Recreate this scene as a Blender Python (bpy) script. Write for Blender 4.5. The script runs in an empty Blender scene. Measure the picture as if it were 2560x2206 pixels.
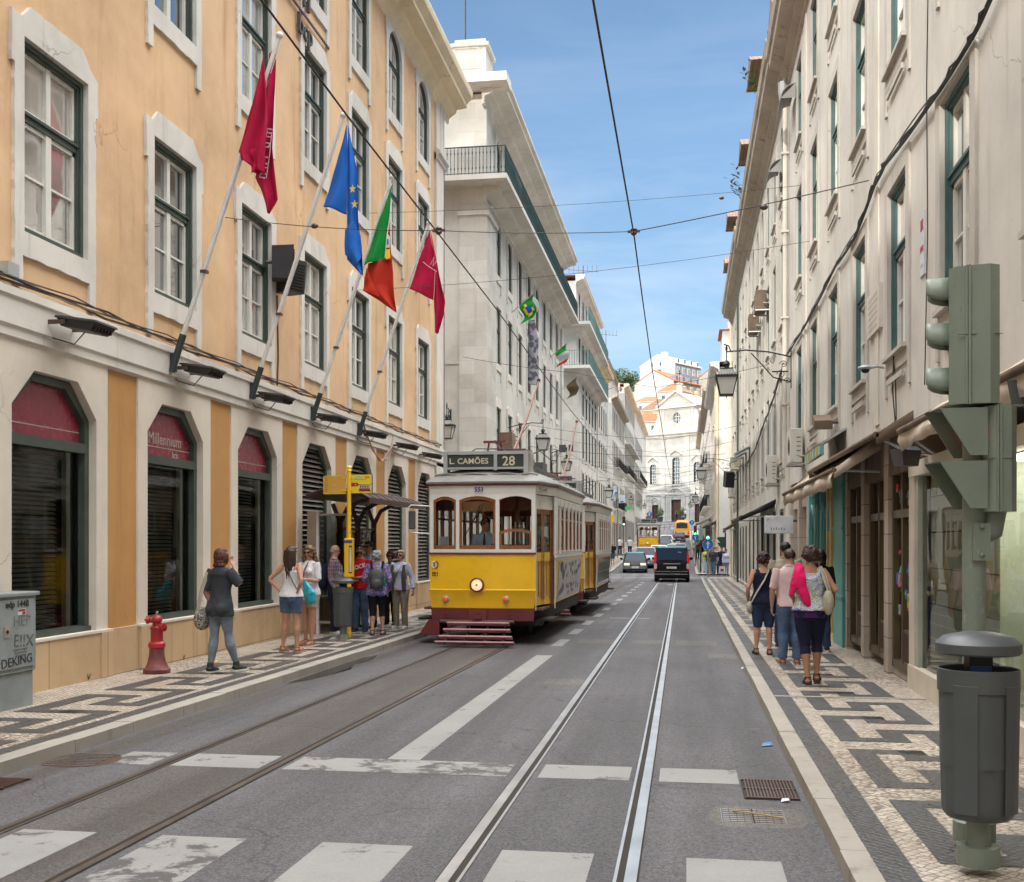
import bpy, math, random
from mathutils import Vector, Matrix, noise
from mathutils.geometry import tessellate_polygon
random.seed(7)
SC=bpy.context.scene; COL=SC.collection
R=math.radians; PI=math.pi
# ground height along the street
GP=[(-80,0),(0,0),(60,-.46),(80,-.45),(112,.5),(165,1.5),(195,2.2),(216,5.2),(240,6.2)]
def g(Y):
    for (a,x),(b,y) in zip(GP,GP[1:]):
        if a<=Y<=b: return x+(y-x)*(Y-a)/(b-a)
    return GP[-1][1] if Y>0 else 0
# ------------------------------------------------------------------ mesh builder
class MB:
    def __init__(s): s.v=[];s.f=[];s.mi=[];s.mats=[];s.sm=[]
    def add(s,vs,fs,mat,smooth=False):
        o=len(s.v); s.v+= [tuple(p) for p in vs]
        if mat not in s.mats: s.mats.append(mat)
        k=s.mats.index(mat)
        for f in fs: s.f.append([i+o for i in f]); s.mi.append(k); s.sm.append(smooth)
        return s
    def box(s,x0,x1,y0,y1,z0,z1,mat):
        vs=[(x,y,z) for z in (z0,z1) for y in (y0,y1) for x in (x0,x1)]
        return s.add(vs,[(0,2,3,1),(4,5,7,6),(0,1,5,4),(2,6,7,3),(0,4,6,2),(1,3,7,5)],mat)
    def obox(s,c,h,rz,mat,rx=0,ry=0):
        M=Matrix.Translation(c)@Matrix.Rotation(rz,4,'Z')@Matrix.Rotation(ry,4,'Y')@Matrix.Rotation(rx,4,'X')
        vs=[M@Vector((x*h[0],y*h[1],z*h[2])) for z in (-1,1) for y in (-1,1) for x in (-1,1)]
        return s.add(vs,[(0,2,3,1),(4,5,7,6),(0,1,5,4),(2,6,7,3),(0,4,6,2),(1,3,7,5)],mat)
    def quad(s,a,b,c,d,mat): return s.add([a,b,c,d],[(0,1,2,3)],mat)
    def prism(s,loops,y0,y1,mat,back=False,f=None,smooth=False,front=True):
        """loops in (a,b); f maps (a,b,depth)->xyz ; default (x,z) plane, depth along y"""
        f=f or (lambda a,b,d:(a,d,b))
        allp=[p for l in loops for p in l]
        tri=tessellate_polygon([[Vector((p[0],p[1],0)) for p in l] for l in loops])
        if front: s.add([f(p[0],p[1],y0) for p in allp],tri,mat)
        if back: s.add([f(p[0],p[1],y1) for p in allp],[t[::-1] for t in tri],mat)
        for l in loops:
            n=len(l)
            vs=[f(p[0],p[1],d) for d in (y0,y1) for p in l]
            s.add(vs,[(i,(i+1)%n,n+(i+1)%n,n+i) for i in range(n)],mat,smooth)
        return s
    def loft(s,rings,mat,cap=True,smooth=True,closed=False):
        n=len(rings[0]); vs=[p for r in rings for p in r]; fs=[]
        m=len(rings)
        for j in range(m-1 if not closed else m):
            for i in range(n):
                a=j*n; b=((j+1)%m)*n
                fs.append((a+i,a+(i+1)%n,b+(i+1)%n,b+i))
        s.add(vs,fs,mat,smooth)
        if cap and not closed:
            s.add(rings[0],[tuple(range(n))[::-1]],mat); s.add(rings[-1],[tuple(range(n))],mat)
        return s
    def tube(s,pts,r,mat,n=8,cap=True,closed=False,flat=1):
        pts=[Vector(p) for p in pts]; m=len(pts)
        rr=r if isinstance(r,(list,tuple)) else [r]*m
        up=None; rings=[]
        for i,p in enumerate(pts):
            if closed: t=pts[(i+1)%m]-pts[i-1]
            else: t=pts[min(i+1,m-1)]-pts[max(i-1,0)]
            if t.length<1e-9: t=Vector((0,0,1))
            t.normalize()
            if up is None:
                up=Vector((0,0,1)) if abs(t.z)<.9 else Vector((0,1,0))
            x=up.cross(t)
            if x.length<1e-4: x=Vector((1,0,0)).cross(t)
            x.normalize(); y=t.cross(x); up=y
            rings.append([tuple(p+x*math.cos(2*PI*k/n)*rr[i]+y*math.sin(2*PI*k/n)*rr[i]*flat) for k in range(n)])
        return s.loft(rings,mat,cap,True,closed)
    def cable(s,a,b,sag,r,mat,k=10,n=4):
        a=Vector(a);b=Vector(b)
        return s.tube([a.lerp(b,i/k)-Vector((0,0,sag*4*(i/k)*(1-i/k))) for i in range(k+1)],r,mat,n)
    def lathe(s,prof,c,mat,n=20,axis='z',a0=0,a1=2*PI):
        rings=[]
        full=abs(a1-a0-2*PI)<1e-6
        for r,z in prof:
            ring=[]
            for k in range(n):
                a=a0+(a1-a0)*k/(n if full else n-1)
                x,y=r*math.cos(a),r*math.sin(a)
                ring.append({'z':(c[0]+x,c[1]+y,c[2]+z),'y':(c[0]+x,c[1]+z,c[2]+y),'x':(c[0]+z,c[1]+x,c[2]+y)}[axis])
            rings.append(ring)
        return s.loft(rings,mat,True)
    def ball(s,c,r,mat,n=12,m=8):
        if not isinstance(r,(tuple,list)): r=(r,r,r)
        rings=[]
        for j in range(m+1):
            t=-PI/2+PI*(.02+.96*j/m)
            rings.append([(c[0]+r[0]*math.cos(t)*math.cos(2*PI*k/n),c[1]+r[1]*math.cos(t)*math.sin(2*PI*k/n),c[2]+r[2]*math.sin(t)) for k in range(n)])
        return s.loft(rings,mat,True)
    def strip(s,x0,x1,Y0,Y1,dz,mat,side=0,step=6.):
        """sheet following the street; x0/x1 numbers or functions of Y"""
        fx0=x0 if callable(x0) else (lambda Y:x0); fx1=x1 if callable(x1) else (lambda Y:x1)
        ys={Y0,Y1}|{y for y,_ in GP if Y0<y<Y1}
        k=int((Y1-Y0)/step)
        if callable(x0): ys|={Y0+(Y1-Y0)*i/(k+1) for i in range(k+1)}
        ys=sorted(ys); vs=[]
        for y in ys: vs+=[(fx0(y),y,g(y)+dz),(fx1(y),y,g(y)+dz)]
        fs=[(2*i,2*i+1,2*i+3,2*i+2) for i in range(len(ys)-1)]
        s.add(vs,fs,mat)
        if side:
            for q in (0,1):
                f=(fx0,fx1)[q]
                vs=[]
                for y in ys: vs+=[(f(y),y,g(y)+dz),(f(y),y,g(y)+dz-side)]
                s.add(vs,fs,mat)
            for y in (Y0,Y1):
                s.add([(fx0(y),y,g(y)+dz),(fx1(y),y,g(y)+dz),(fx1(y),y,g(y)+dz-side),(fx0(y),y,g(y)+dz-side)],[(0,1,2,3)],mat)
        return s
    def xf(s,M):
        s.v=[tuple(M@Vector(p)) for p in s.v]; return s
    def mesh(s,name):
        me=bpy.data.meshes.new(name)
        me.from_pydata(s.v,[],s.f)
        for m in s.mats: me.materials.append(m)
        me.polygons.foreach_set('material_index',s.mi)
        me.polygons.foreach_set('use_smooth',s.sm)
        me.validate(); me.update()
        if any(s.sm): me.set_sharp_from_angle(angle=R(38))
        return me
    def obj(s,name,parent=None,label=None,loc=None,rz=0,bevel=0):
        o=bpy.data.objects.new(name,s.mesh(name)); COL.objects.link(o)
        if parent: o.parent=parent
        if loc: o.location=loc
        if rz: o.rotation_euler=(0,0,rz)
        if label: o['label']=label
        if bevel:
            b=o.modifiers.new('bevel','BEVEL'); b.width=bevel; b.segments=2; b.limit_method='ANGLE'; b.angle_limit=R(40)
        return o
def merge(a,b):
    for k,m in enumerate(b.mats):
        pass
    o=len(a.v); a.v+=b.v
    mp=[]
    for m in b.mats:
        if m not in a.mats: a.mats.append(m)
        mp.append(a.mats.index(m))
    for f,i,sm in zip(b.f,b.mi,b.sm): a.f.append([q+o for q in f]); a.mi.append(mp[i]); a.sm.append(sm)
    return a
def thing(name,label,cat,loc=(0,0,0),rz=0,group=None):
    o=bpy.data.objects.new(name,None); COL.objects.link(o); o.empty_display_size=.2
    o.location=loc; o.rotation_euler=(0,0,rz); o['label']=label; o['category']=cat
    if group: o['group']=group
    return o
def tag(o,label,cat,group=None,kind=None):
    o['label']=label; o['category']=cat
    if group: o['group']=group
    if kind: o['kind']=kind
    return o
def struct(o,label=None,cat=None):
    o['kind']='structure'
    if label: o['label']=label
    if cat: o['category']=cat
    return o
KIDS={}
def inst(me,name,parent,loc=(0,0,0),rz=0,label=None):
    o=bpy.data.objects.new(name,me); COL.objects.link(o); o.parent=parent; o.location=loc; o.rotation_euler=(0,0,rz)
    if label: o['label']=label
    return o
def dup(root,loc,rz,label,group=None):
    def rec(o,par):
        c=o.copy(); COL.objects.link(c)
        if par: c.parent=par
        for ch in o.children: rec(ch,c)
        return c
    r=rec(root,None); r.location=loc; r.rotation_euler=(0,0,rz); r['label']=label
    if group: r['group']=group
    return r
def text(mb,s,size,mat,M,ext=.002,align='LEFT',bold=0,sp=1):
    cu=bpy.data.curves.new('t','FONT'); cu.body=s; cu.size=size; cu.extrude=ext; cu.align_x=align; cu.offset=bold; cu.resolution_u=3; cu.space_character=sp
    o=bpy.data.objects.new('t',cu); COL.objects.link(o)
    dg=bpy.context.evaluated_depsgraph_get(); me=o.evaluated_get(dg).to_mesh()
    mb.add([M@v.co for v in me.vertices],[tuple(p.vertices) for p in me.polygons],mat)
    o.evaluated_get(dg).to_mesh_clear(); bpy.data.objects.remove(o); bpy.data.curves.remove(cu)
# text standing in the local x-z plane, readable from -y
def TX(x,y,z): return Matrix.Translation((x,y,z))@Matrix.Rotation(PI/2,4,'X')
# ------------------------------------------------------------------ materials
def nm(name):
    m=bpy.data.materials.new(name); m.use_nodes=True; nt=m.node_tree; b=nt.nodes['Principled BSDF']
    return m,nt,b
def nd(nt,t,**k):
    n=nt.nodes.new(t)
    for a,v in k.items():
        if a.startswith('i_'):
            key=a[2:]; key=int(key) if key.isdigit() else key.replace('_',' ')
            n.inputs[key].default_value=v
        else: setattr(n,a,v)
    return n
def pos(nt,scale=(1,1,1),local=False):
    mp=nd(nt,'ShaderNodeMapping'); mp.inputs['Scale'].default_value=scale
    if local:
        t=nd(nt,'ShaderNodeTexCoord'); nt.links.new(t.outputs['Object'],mp.inputs['Vector'])
    else:
        t=nd(nt,'ShaderNodeNewGeometry'); nt.links.new(t.outputs['Position'],mp.inputs['Vector'])
    return mp.outputs[0]
def noi(nt,vec,scale,detail=4,rough=.6,dist=0):
    n=nd(nt,'ShaderNodeTexNoise',i_Scale=scale,i_Detail=detail,i_Roughness=rough,i_Distortion=dist); nt.links.new(vec,n.inputs['Vector']); return n.outputs['Fac']
def ramp(nt,fac,a,b,ca=(0,0,0,1),cb=(1,1,1,1)):
    r=nd(nt,'ShaderNodeValToRGB'); r.color_ramp.elements[0].position=a; r.color_ramp.elements[1].position=b
    r.color_ramp.elements[0].color=ca; r.color_ramp.elements[1].color=cb
    nt.links.new(fac,r.inputs['Fac']); return r.outputs['Color']
def mix(nt,fac,a,b,mode='MIX'):
    m=nd(nt,'ShaderNodeMix',data_type='RGBA',blend_type=mode)
    for k,v in ((0,fac),(6,a),(7,b)):
        if isinstance(v,(int,float)): m.inputs[k].default_value=v
        elif isinstance(v,(tuple,list)): m.inputs[k].default_value=tuple(v)+((1,) if len(v)==3 else ())
        else: nt.links.new(v,m.inputs[k])
    return m.outputs[2]
def bump(nt,b,h,strength=.3,dist=.01):
    n=nd(nt,'ShaderNodeBump',i_Strength=strength,i_Distance=dist); nt.links.new(h,n.inputs['Height']); nt.links.new(n.outputs[0],b.inputs['Normal'])
def dk(c,k): return tuple(x*k for x in c[:3])
def mat(name,col,rough=.6,metal=0,var=.25,vs=3,bmp=0,bs=60,spec=.5,emit=0,dirt=0,local=False,coat=0):
    m,nt,b=nm(name); P=pos(nt,local=local)
    c=mix(nt,ramp(nt,noi(nt,P,vs,5),.3,.7),dk(col,1-var),dk(col,1+var*.5))
    if dirt: c=mix(nt,ramp(nt,noi(nt,P,vs*3.1,8,.7),.55,.75,(0,0,0,1),(dirt,dirt,dirt,1)),c,(.06,.045,.035))
    nt.links.new(c,b.inputs['Base Color']); b.inputs['Roughness'].default_value=rough; b.inputs['Metallic'].default_value=metal
    b.inputs['Specular IOR Level'].default_value=spec
    if coat: b.inputs['Coat Weight'].default_value=coat; b.inputs['Coat Roughness'].default_value=.06
    if rough<.9:
        rr=nd(nt,'ShaderNodeMapRange'); rr.inputs['To Min'].default_value=max(0,rough-.08); rr.inputs['To Max'].default_value=min(1,rough+.1)
        nt.links.new(noi(nt,P,vs*4,3),rr.inputs['Value']); nt.links.new(rr.outputs[0],b.inputs['Roughness'])
    if bmp: bump(nt,b,noi(nt,P,bs,4),bmp,.01)
    if emit: b.inputs['Emission Color'].default_value=tuple(col)+(1,); b.inputs['Emission Strength'].default_value=emit
    return m
def plaster(name,col,stain=(.25,.17,.1),amt=.5,rough=.85,blocks=None,light=None,joint=.35):
    m,nt,b=nm(name); P=pos(nt)
    c=mix(nt,ramp(nt,noi(nt,P,.55,6,.6),.35,.68),dk(col,.80),dk(col,1.10))
    c=mix(nt,ramp(nt,noi(nt,P,.23,3,.5),.50,.53,(0,0,0,1),(.22,.22,.22,1)),c,light or dk(col,1.15))
    c=mix(nt,ramp(nt,noi(nt,P,3.2,8,.7),.45,.8,(0,0,0,1),(.35,.35,.35,1)),c,light or dk(col,1.2))
    st=noi(nt,pos(nt,(2.2,2.2,.16)),1.6,6,.65)       # vertical rain streaks
    c=mix(nt,ramp(nt,st,.56,.78,(0,0,0,1),(amt,amt,amt,1)),c,dk(stain,1),'MULTIPLY' if False else 'MIX')
    v3=nd(nt,'ShaderNodeTexVoronoi',i_Scale=.7,feature='DISTANCE_TO_EDGE'); dn=nd(nt,'ShaderNodeTexNoise',i_Scale=1.7,i_Detail=8.); nt.links.new(P,dn.inputs['Vector']); nt.links.new(mix(nt,.4,P,dn.outputs['Color']),v3.inputs['Vector'])
    cm_=mix(nt,1.0,ramp(nt,v3.outputs['Distance'],.0012,.0035,(.6,)*3+(1,),(0,0,0,1)),ramp(nt,noi(nt,P,.4,3),.5,.6),'MULTIPLY'); c=mix(nt,cm_,c,dk(stain,.5))
    pt=noi(nt,P,9,9,.75)
    c=mix(nt,ramp(nt,pt,.62,.72,(0,0,0,1),(amt*.5,)*3+(1,)),c,dk(stain,.6))
    h=noi(nt,P,45,5,.7)
    if blocks:
        sp=nd(nt,'ShaderNodeSeparateXYZ'); nt.links.new(P,sp.inputs[0])
        ad=nd(nt,'ShaderNodeMath',operation='ADD'); nt.links.new(sp.outputs[0],ad.inputs[0]); nt.links.new(sp.outputs[1],ad.inputs[1])
        cb=nd(nt,'ShaderNodeCombineXYZ'); nt.links.new(ad.outputs[0],cb.inputs[0]); nt.links.new(sp.outputs[2],cb.inputs[1])
        br=nd(nt,'ShaderNodeTexBrick',i_Scale=1.0); br.inputs['Brick Width'].default_value=blocks[0]; br.inputs['Row Height'].default_value=blocks[1]
        br.inputs['Mortar Size'].default_value=.006; br.inputs['Color1'].default_value=(1,1,1,1); br.inputs['Color2'].default_value=(.86,.84,.8,1); br.inputs['Mortar'].default_value=(joint,)*3+(1,)
        nt.links.new(cb.outputs[0],br.inputs['Vector'])
        c=mix(nt,1.0,c,br.outputs['Color'],'MULTIPLY')
    nt.links.new(c,b.inputs['Base Color']); b.inputs['Roughness'].default_value=rough; b.inputs['Specular IOR Level'].default_value=.25
    bump(nt,b,h,.25,.012)
    return m
def asphalt(name,col,rust=0):
    m,nt,b=nm(name); P=pos(nt)
    c=mix(nt,ramp(nt,noi(nt,P,.5,6,.65),.3,.7),dk(col,.8),dk(col,1.15))
    c=mix(nt,ramp(nt,noi(nt,pos(nt,(1.6,.07,1)),1.1,5,.6),.38,.62,(0,0,0,1),(.9,)*3+(1,)),c,dk(col,.66))
    c=mix(nt,ramp(nt,noi(nt,P,2.6,8,.7),.6,.75,(0,0,0,1),(.5,)*3+(1,)),c,(col[0]*1.35,col[1]*1.15,col[2]*.95))
    v=nd(nt,'ShaderNodeTexVoronoi',i_Scale=95.); nt.links.new(P,v.inputs['Vector'])
    c=mix(nt,ramp(nt,v.outputs['Color'],.0,1.0,(.55,.55,.55,1),(1.5,1.48,1.45,1)),c,c,'MIX')
    sep=nd(nt,'ShaderNodeSeparateColor'); nt.links.new(v.outputs['Color'],sep.inputs[0])
    gr=ramp(nt,sep.outputs[0],.1,.95,(.62,.62,.62,1),(1.5,1.48,1.45,1))
    c=mix(nt,.85,c,gr,'MULTIPLY')
    # dark chewing-gum spots
    v2=nd(nt,'ShaderNodeTexVoronoi',i_Scale=2.3); nt.links.new(P,v2.inputs['Vector'])
    c=mix(nt,ramp(nt,v2.outputs['Distance'],.035,.05,(.55,)*3+(1,),(0,0,0,1)),c,(.02,.02,.02))
    # fine cracks
    v3=nd(nt,'ShaderNodeTexVoronoi',i_Scale=.55,feature='DISTANCE_TO_EDGE'); 
    dn=nd(nt,'ShaderNodeTexNoise',i_Scale=2.2,i_Detail=6.); nt.links.new(P,dn.inputs['Vector'])
    nt.links.new(mix(nt,.35,P,dn.outputs['Color']),v3.inputs['Vector'])
    c=mix(nt,ramp(nt,v3.outputs['Distance'],.0015,.004,(.55,)*3+(1,),(0,0,0,1)),c,(.02,.018,.016))
    if rust: c=mix(nt,ramp(nt,noi(nt,P,3,6),.4,.65,(0,0,0,1),(rust,)*3+(1,)),c,(.16,.09,.05))
    nt.links.new(c,b.inputs['Base Color']); b.inputs['Roughness'].default_value=.78; b.inputs['Specular IOR Level'].default_value=.35
    bump(nt,b,sep.outputs[0],.35,.006)
    return m
def paint(name,col=(.34,.335,.325),wear=.52):
    m,nt,b=nm(name); P=pos(nt)
    f=ramp(nt,noi(nt,P,3.2,10,.72,.4),wear,wear+.06)
    f2=noi(nt,P,60,3)
    base=mix(nt,ramp(nt,noi(nt,P,1.3,6),.3,.7),dk(col,.82),col)
    base=mix(nt,ramp(nt,f2,.3,.8,(.25,)*3+(1,),(0,0,0,1)),base,(.12,.115,.11))
    c=mix(nt,f,base,(.085,.08,.08)); nt.links.new(c,b.inputs['Base Color']); b.inputs['Roughness'].default_value=.7
    bump(nt,b,f2,.2,.004)
    return m
def cobble(name,col,joint,scale=19,rough=.55):
    m,nt,b=nm(name); P=pos(nt)
    mp=nd(nt,'ShaderNodeMapping'); mp.inputs['Rotation'].default_value=(0,0,R(45)); nt.links.new(P,mp.inputs['Vector'])
    v=nd(nt,'ShaderNodeTexVoronoi',i_Scale=float(scale),i_Randomness=.42,feature='F1',distance='CHEBYCHEV'); nt.links.new(mp.outputs[0],v.inputs['Vector'])
    e=nd(nt,'ShaderNodeTexVoronoi',i_Scale=float(scale),i_Randomness=.42,feature='DISTANCE_TO_EDGE'); nt.links.new(mp.outputs[0],e.inputs['Vector'])
    sep=nd(nt,'ShaderNodeSeparateColor'); nt.links.new(v.outputs['Color'],sep.inputs[0])
    c=mix(nt,sep.outputs[0],dk(col,.72),dk(col,1.15))
    c=mix(nt,ramp(nt,noi(nt,P,1.4,8,.65),.4,.75,(0,0,0,1),(.55,)*3+(1,)),c,(col[0]*.6,col[1]*.5,col[2]*.42))
    c=mix(nt,ramp(nt,e.outputs['Distance'],.03,.10),joint,c)
    nt.links.new(c,b.inputs['Base Color'])
    rr=nd(nt,'ShaderNodeMapRange'); rr.inputs['To Min'].default_value=rough-.2; rr.inputs['To Max'].default_value=rough+.2
    nt.links.new(noi(nt,P,2,5),rr.inputs['Value']); nt.links.new(rr.outputs[0],b.inputs['Roughness'])
    bump(nt,b,ramp(nt,e.outputs['Distance'],.0,.2),.5,.012)
    return m
def tiles(name,col):
    m,nt,b=nm(name); P=pos(nt)
    w=nd(nt,'ShaderNodeTexWave',i_Scale=2.2,i_Distortion=.6,wave_type='BANDS',bands_direction='X'); nt.links.new(P,w.inputs['Vector'])
    w2=nd(nt,'ShaderNodeTexWave',i_Scale=1.4,i_Distortion=1.2,wave_type='BANDS',bands_direction='Z'); nt.links.new(P,w2.inputs['Vector'])
    c=mix(nt,ramp(nt,noi(nt,P,2.5,8,.7),.3,.7),dk(col,.55),dk(col,1.2))
    c=mix(nt,ramp(nt,w.outputs['Fac'],.0,.5,(.5,)*3+(1,),(0,0,0,1)),c,dk(col,.35))
    c=mix(nt,ramp(nt,w2.outputs['Fac'],.0,.3,(.4,)*3+(1,),(0,0,0,1)),c,dk(col,.4))
    nt.links.new(c,b.inputs['Base Color']); b.inputs['Roughness'].default_value=.85; bump(nt,b,w.outputs['Fac'],.6,.03)
    return m
def pane_mat(name,dark=(.03,.035,.04),curtain=(.45,.43,.39),amt=.4,ior=3.0,vs=1.0):
    m,nt,b=nm(name); P=pos(nt)
    n=noi(nt,pos(nt,(1,1,.35)),vs,2,.4)
    f=ramp(nt,n,.5-.12,.5+.02+.4*(1-amt),(0,0,0,1),(1,1,1,1))
    w=nd(nt,'ShaderNodeTexWave',i_Scale=6.,i_Distortion=2.); nt.links.new(P,w.inputs['Vector'])
    cur=mix(nt,w.outputs['Fac'],dk(curtain,.75),curtain)
    c=mix(nt,f,cur,dark) if amt>0 else mix(nt,.5,dark,dark)
    nt.links.new(c,b.inputs['Base Color']); b.inputs['Roughness'].default_value=.03; b.inputs['IOR'].default_value=ior; b.inputs['Coat Weight'].default_value=1; b.inputs['Coat IOR'].default_value=2.4; b.inputs['Coat Roughness'].default_value=.02
    bump(nt,b,noi(nt,P,1.1,2,.5),.10,.05)
    return m
def glass(name,tint=(.82,.86,.84),ior=1.55,wav=.1):
    m=bpy.data.materials.new(name); m.use_nodes=True; nt=m.node_tree; nt.nodes.clear()
    o=nd(nt,'ShaderNodeOutputMaterial'); t=nd(nt,'ShaderNodeBsdfTransparent'); t.inputs[0].default_value=tint+(1,)
    gl=nd(nt,'ShaderNodeBsdfGlossy',i_Roughness=.01); fr=nd(nt,'ShaderNodeFresnel',i_IOR=ior)
    mx=nd(nt,'ShaderNodeMixShader'); nt.links.new(fr.outputs[0],mx.inputs[0]); nt.links.new(t.outputs[0],mx.inputs[1]); nt.links.new(gl.outputs[0],mx.inputs[2])
    bp=nd(nt,'ShaderNodeBump',i_Strength=wav,i_Distance=.05); nt.links.new(noi(nt,pos(nt),.9,2),bp.inputs['Height']); nt.links.new(bp.outputs[0],gl.inputs['Normal'])
    nt.links.new(mx.outputs[0],o.inputs[0]); return m
def pattern(name,cols,scale,kind='vor',rough=.8):
    m,nt,b=nm(name); P=pos(nt,local=True)
    if kind=='vor':
        v=nd(nt,'ShaderNodeTexVoronoi',i_Scale=float(scale)); nt.links.new(P,v.inputs['Vector'])
        s=nd(nt,'ShaderNodeSeparateColor'); nt.links.new(v.outputs['Color'],s.inputs[0]); f=s.outputs[0]
    elif kind=='noise': f=noi(nt,P,scale,6,.7,1.5)
    r=nd(nt,'ShaderNodeValToRGB'); r.color_ramp.interpolation='CONSTANT'; el=r.color_ramp.elements
    lo,hi=(0,1) if kind=='vor' else (.28,.72)
    while len(el)<len(cols): el.new(.5)
    for i,c in enumerate(cols): el[i].position=lo+(hi-lo)*i/len(cols); el[i].color=tuple(c)+(1,)
    nt.links.new(f,r.inputs['Fac']); nt.links.new(r.outputs['Color'],b.inputs['Base Color']); b.inputs['Roughness'].default_value=rough
    return m
def plaid(name):
    m,nt,b=nm(name); P=pos(nt,local=True); cs=None
    c=(.5,.52,.56)
    for d,sc,cc in (('X',9,(.05,.07,.14)),('Z',9,(.05,.07,.14)),('X',4.5,(.25,.08,.09)),('Z',4.5,(.25,.08,.09)),('Y',9,(.05,.07,.14))):
        w=nd(nt,'ShaderNodeTexWave',i_Scale=float(sc),wave_type='BANDS',bands_direction=d); nt.links.new(P,w.inputs['Vector'])
        c=mix(nt,ramp(nt,w.outputs['Fac'],.62,.7,(0,0,0,1),(.6,)*3+(1,)),c,cc)
    nt.links.new(c,b.inputs['Base Color']); b.inputs['Roughness'].default_value=.85; return m
YEL=plaster('ochre_plaster',(.66,.435,.25),(.38,.20,.08),.75,light=(.76,.55,.35))
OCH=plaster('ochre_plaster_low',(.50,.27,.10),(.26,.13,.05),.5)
STO=plaster('lioz_stone',(.64,.605,.55),(.30,.25,.2),.6)
STOP=plaster('pilaster_stone',(.66,.59,.5),(.33,.26,.2),.35)
PLI=plaster('plinth_stone',(.56,.40,.24),(.30,.17,.08),.55,blocks=(1.3,.6))
CRM=plaster('cream_cornice',(.74,.63,.45),(.35,.28,.2),.3)
WHI=plaster('white_ashlar',(.60,.58,.54),(.35,.3,.24),.45,blocks=(1.15,.52),joint=.72)
WHP=plaster('pale_plaster',(.56,.545,.50),(.38,.32,.25),.45)
WHF=plaster('far_white_plaster',(.62,.60,.56),(.42,.37,.3),.35)
RWA=plaster('cream_plaster',(.585,.56,.51),(.34,.30,.25),.75)
RWB=plaster('beige_plaster',(.55,.515,.45),(.34,.29,.22),.65)
RWC=plaster('light_beige_plaster',(.62,.58,.51),(.36,.3,.23),.55)
RST=plaster('grey_window_stone',(.50,.47,.42),(.2,.18,.15),.7)
COR=plaster('weathered_cornice',(.42,.36,.29),(.13,.1,.07),.9)
SHS=plaster('shop_stone',(.46,.40,.34),(.2,.15,.11),.5,blocks=(.7,.45))
RUF=plaster('rough_pier_stone',(.42,.4,.35),(.16,.15,.13),.8,blocks=(.8,.55))
GRN=mat('green_joinery',(.055,.075,.06),.45,var=.3); TEA=mat('teal_joinery',(.055,.12,.12),.5,var=.35,dirt=.3); DTE=mat('dark_joinery',(.06,.075,.07),.6,var=.3)
WJO=mat('white_joinery',(.66,.64,.58),.5,var=.12,dirt=.15); CASE=WJO
PN1=pane_mat('window_pane'); PN2=pane_mat('window_pane_curtain',amt=.55); PN3=pane_mat('window_pane_dark',amt=0)
GLS=glass('shop_glass',ior=1.45,wav=.02); CGL=glass('clear_glass',(.9,.93,.92),1.45); TGL=glass('tinted_glass',(.32,.36,.35),1.6)
ROA=asphalt('road_asphalt',(.122,.118,.127)); ROB=asphalt('track_bed_asphalt',(.104,.098,.096),.12); ROC=asphalt('patch_asphalt',(.16,.15,.142))
PNT=paint('road_paint',wear=.58); PNW=paint('worn_road_paint',wear=.5)
CBW=cobble('white_cobble',(.50,.44,.37),(.17,.13,.10)); CBB=cobble('black_cobble',(.066,.068,.075),(.10,.085,.07),19,.45)
KER=plaster('kerb_stone',(.37,.34,.30),(.14,.11,.085),.8)
STL=mat('polished_rail',(.66,.65,.63),.36,1,var=.2); RUS=mat('rusty_rail',(.10,.07,.055),.5,.6,var=.4); GRV=mat('rail_groove',(.035,.028,.022),.9)
BLK=mat('black_iron',(.022,.022,.024),.45,.3,var=.3); DGR=mat('dark_grey_plastic',(.075,.08,.085),.42,var=.18); SIG=mat('grey_green_paint',(.20,.245,.195),.42,var=.15,dirt=.12)
RUB=mat('rubber',(.02,.02,.02),.8); MET=mat('brushed_metal',(.45,.44,.42),.35,.9,var=.15); WHT=mat('white_paint',(.74,.74,.72),.4,var=.06); 
TIL=tiles('roof_tiles',(.50,.17,.075)); TID=tiles('old_roof_tiles',(.25,.15,.1))
SIGW=None
def scuffed():
    m,nt,b=nm('scuffed_green_paint'); P=pos(nt); sp=nd(nt,'ShaderNodeSeparateXYZ'); nt.links.new(P,sp.inputs[0])
    c=mix(nt,ramp(nt,noi(nt,P,5,5),.3,.7),(.175,.215,.17),(.205,.25,.20))
    zr2=nd(nt,'ShaderNodeMapRange'); nt.links.new(sp.outputs[2],zr2.inputs['Value']); zr2.inputs['From Min'].default_value=1.95; zr2.inputs['From Max'].default_value=1.7; zr2.clamp=True
    n=noi(nt,pos(nt,(1,1,.35)),30,9,.78,.3); k=ramp(nt,n,.57,.66,(0,0,0,1),(.75,.75,.75,1)); k2=mix(nt,1.0,k,mix(nt,1.0,ramp(nt,noi(nt,P,4,3),.42,.55),zr2.outputs[0],'MULTIPLY'),'MULTIPLY')
    c=mix(nt,k2,c,(.50,.51,.53)); c=mix(nt,ramp(nt,noi(nt,P,40,6,.7),.64,.70,(0,0,0,1),(.7,)*3+(1,)),c,(.05,.05,.045))
    nt.links.new(c,b.inputs['Base Color']); b.inputs['Roughness'].default_value=.45; bump(nt,b,n,.15,.003); return m
SIGW=scuffed()
RED=mat('red_paint',(.42,.025,.03),.38,var=.3,dirt=.25); YLP=mat('signal_yellow',(.92,.54,.012),.3,var=.05,coat=.4)
TYL=mat('tram_yellow',(.93,.54,.010),.3,var=.12,vs=1.4,coat=.35,dirt=.10)
WOD=mat('varnished_wood',(.27,.095,.03),.4,var=.35,vs=9); BRN=mat('brown_metal',(.09,.05,.04),.4,var=.3); MAR=mat('maroon_paint',(.16,.03,.035),.38,var=.2,coat=.2)
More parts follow.
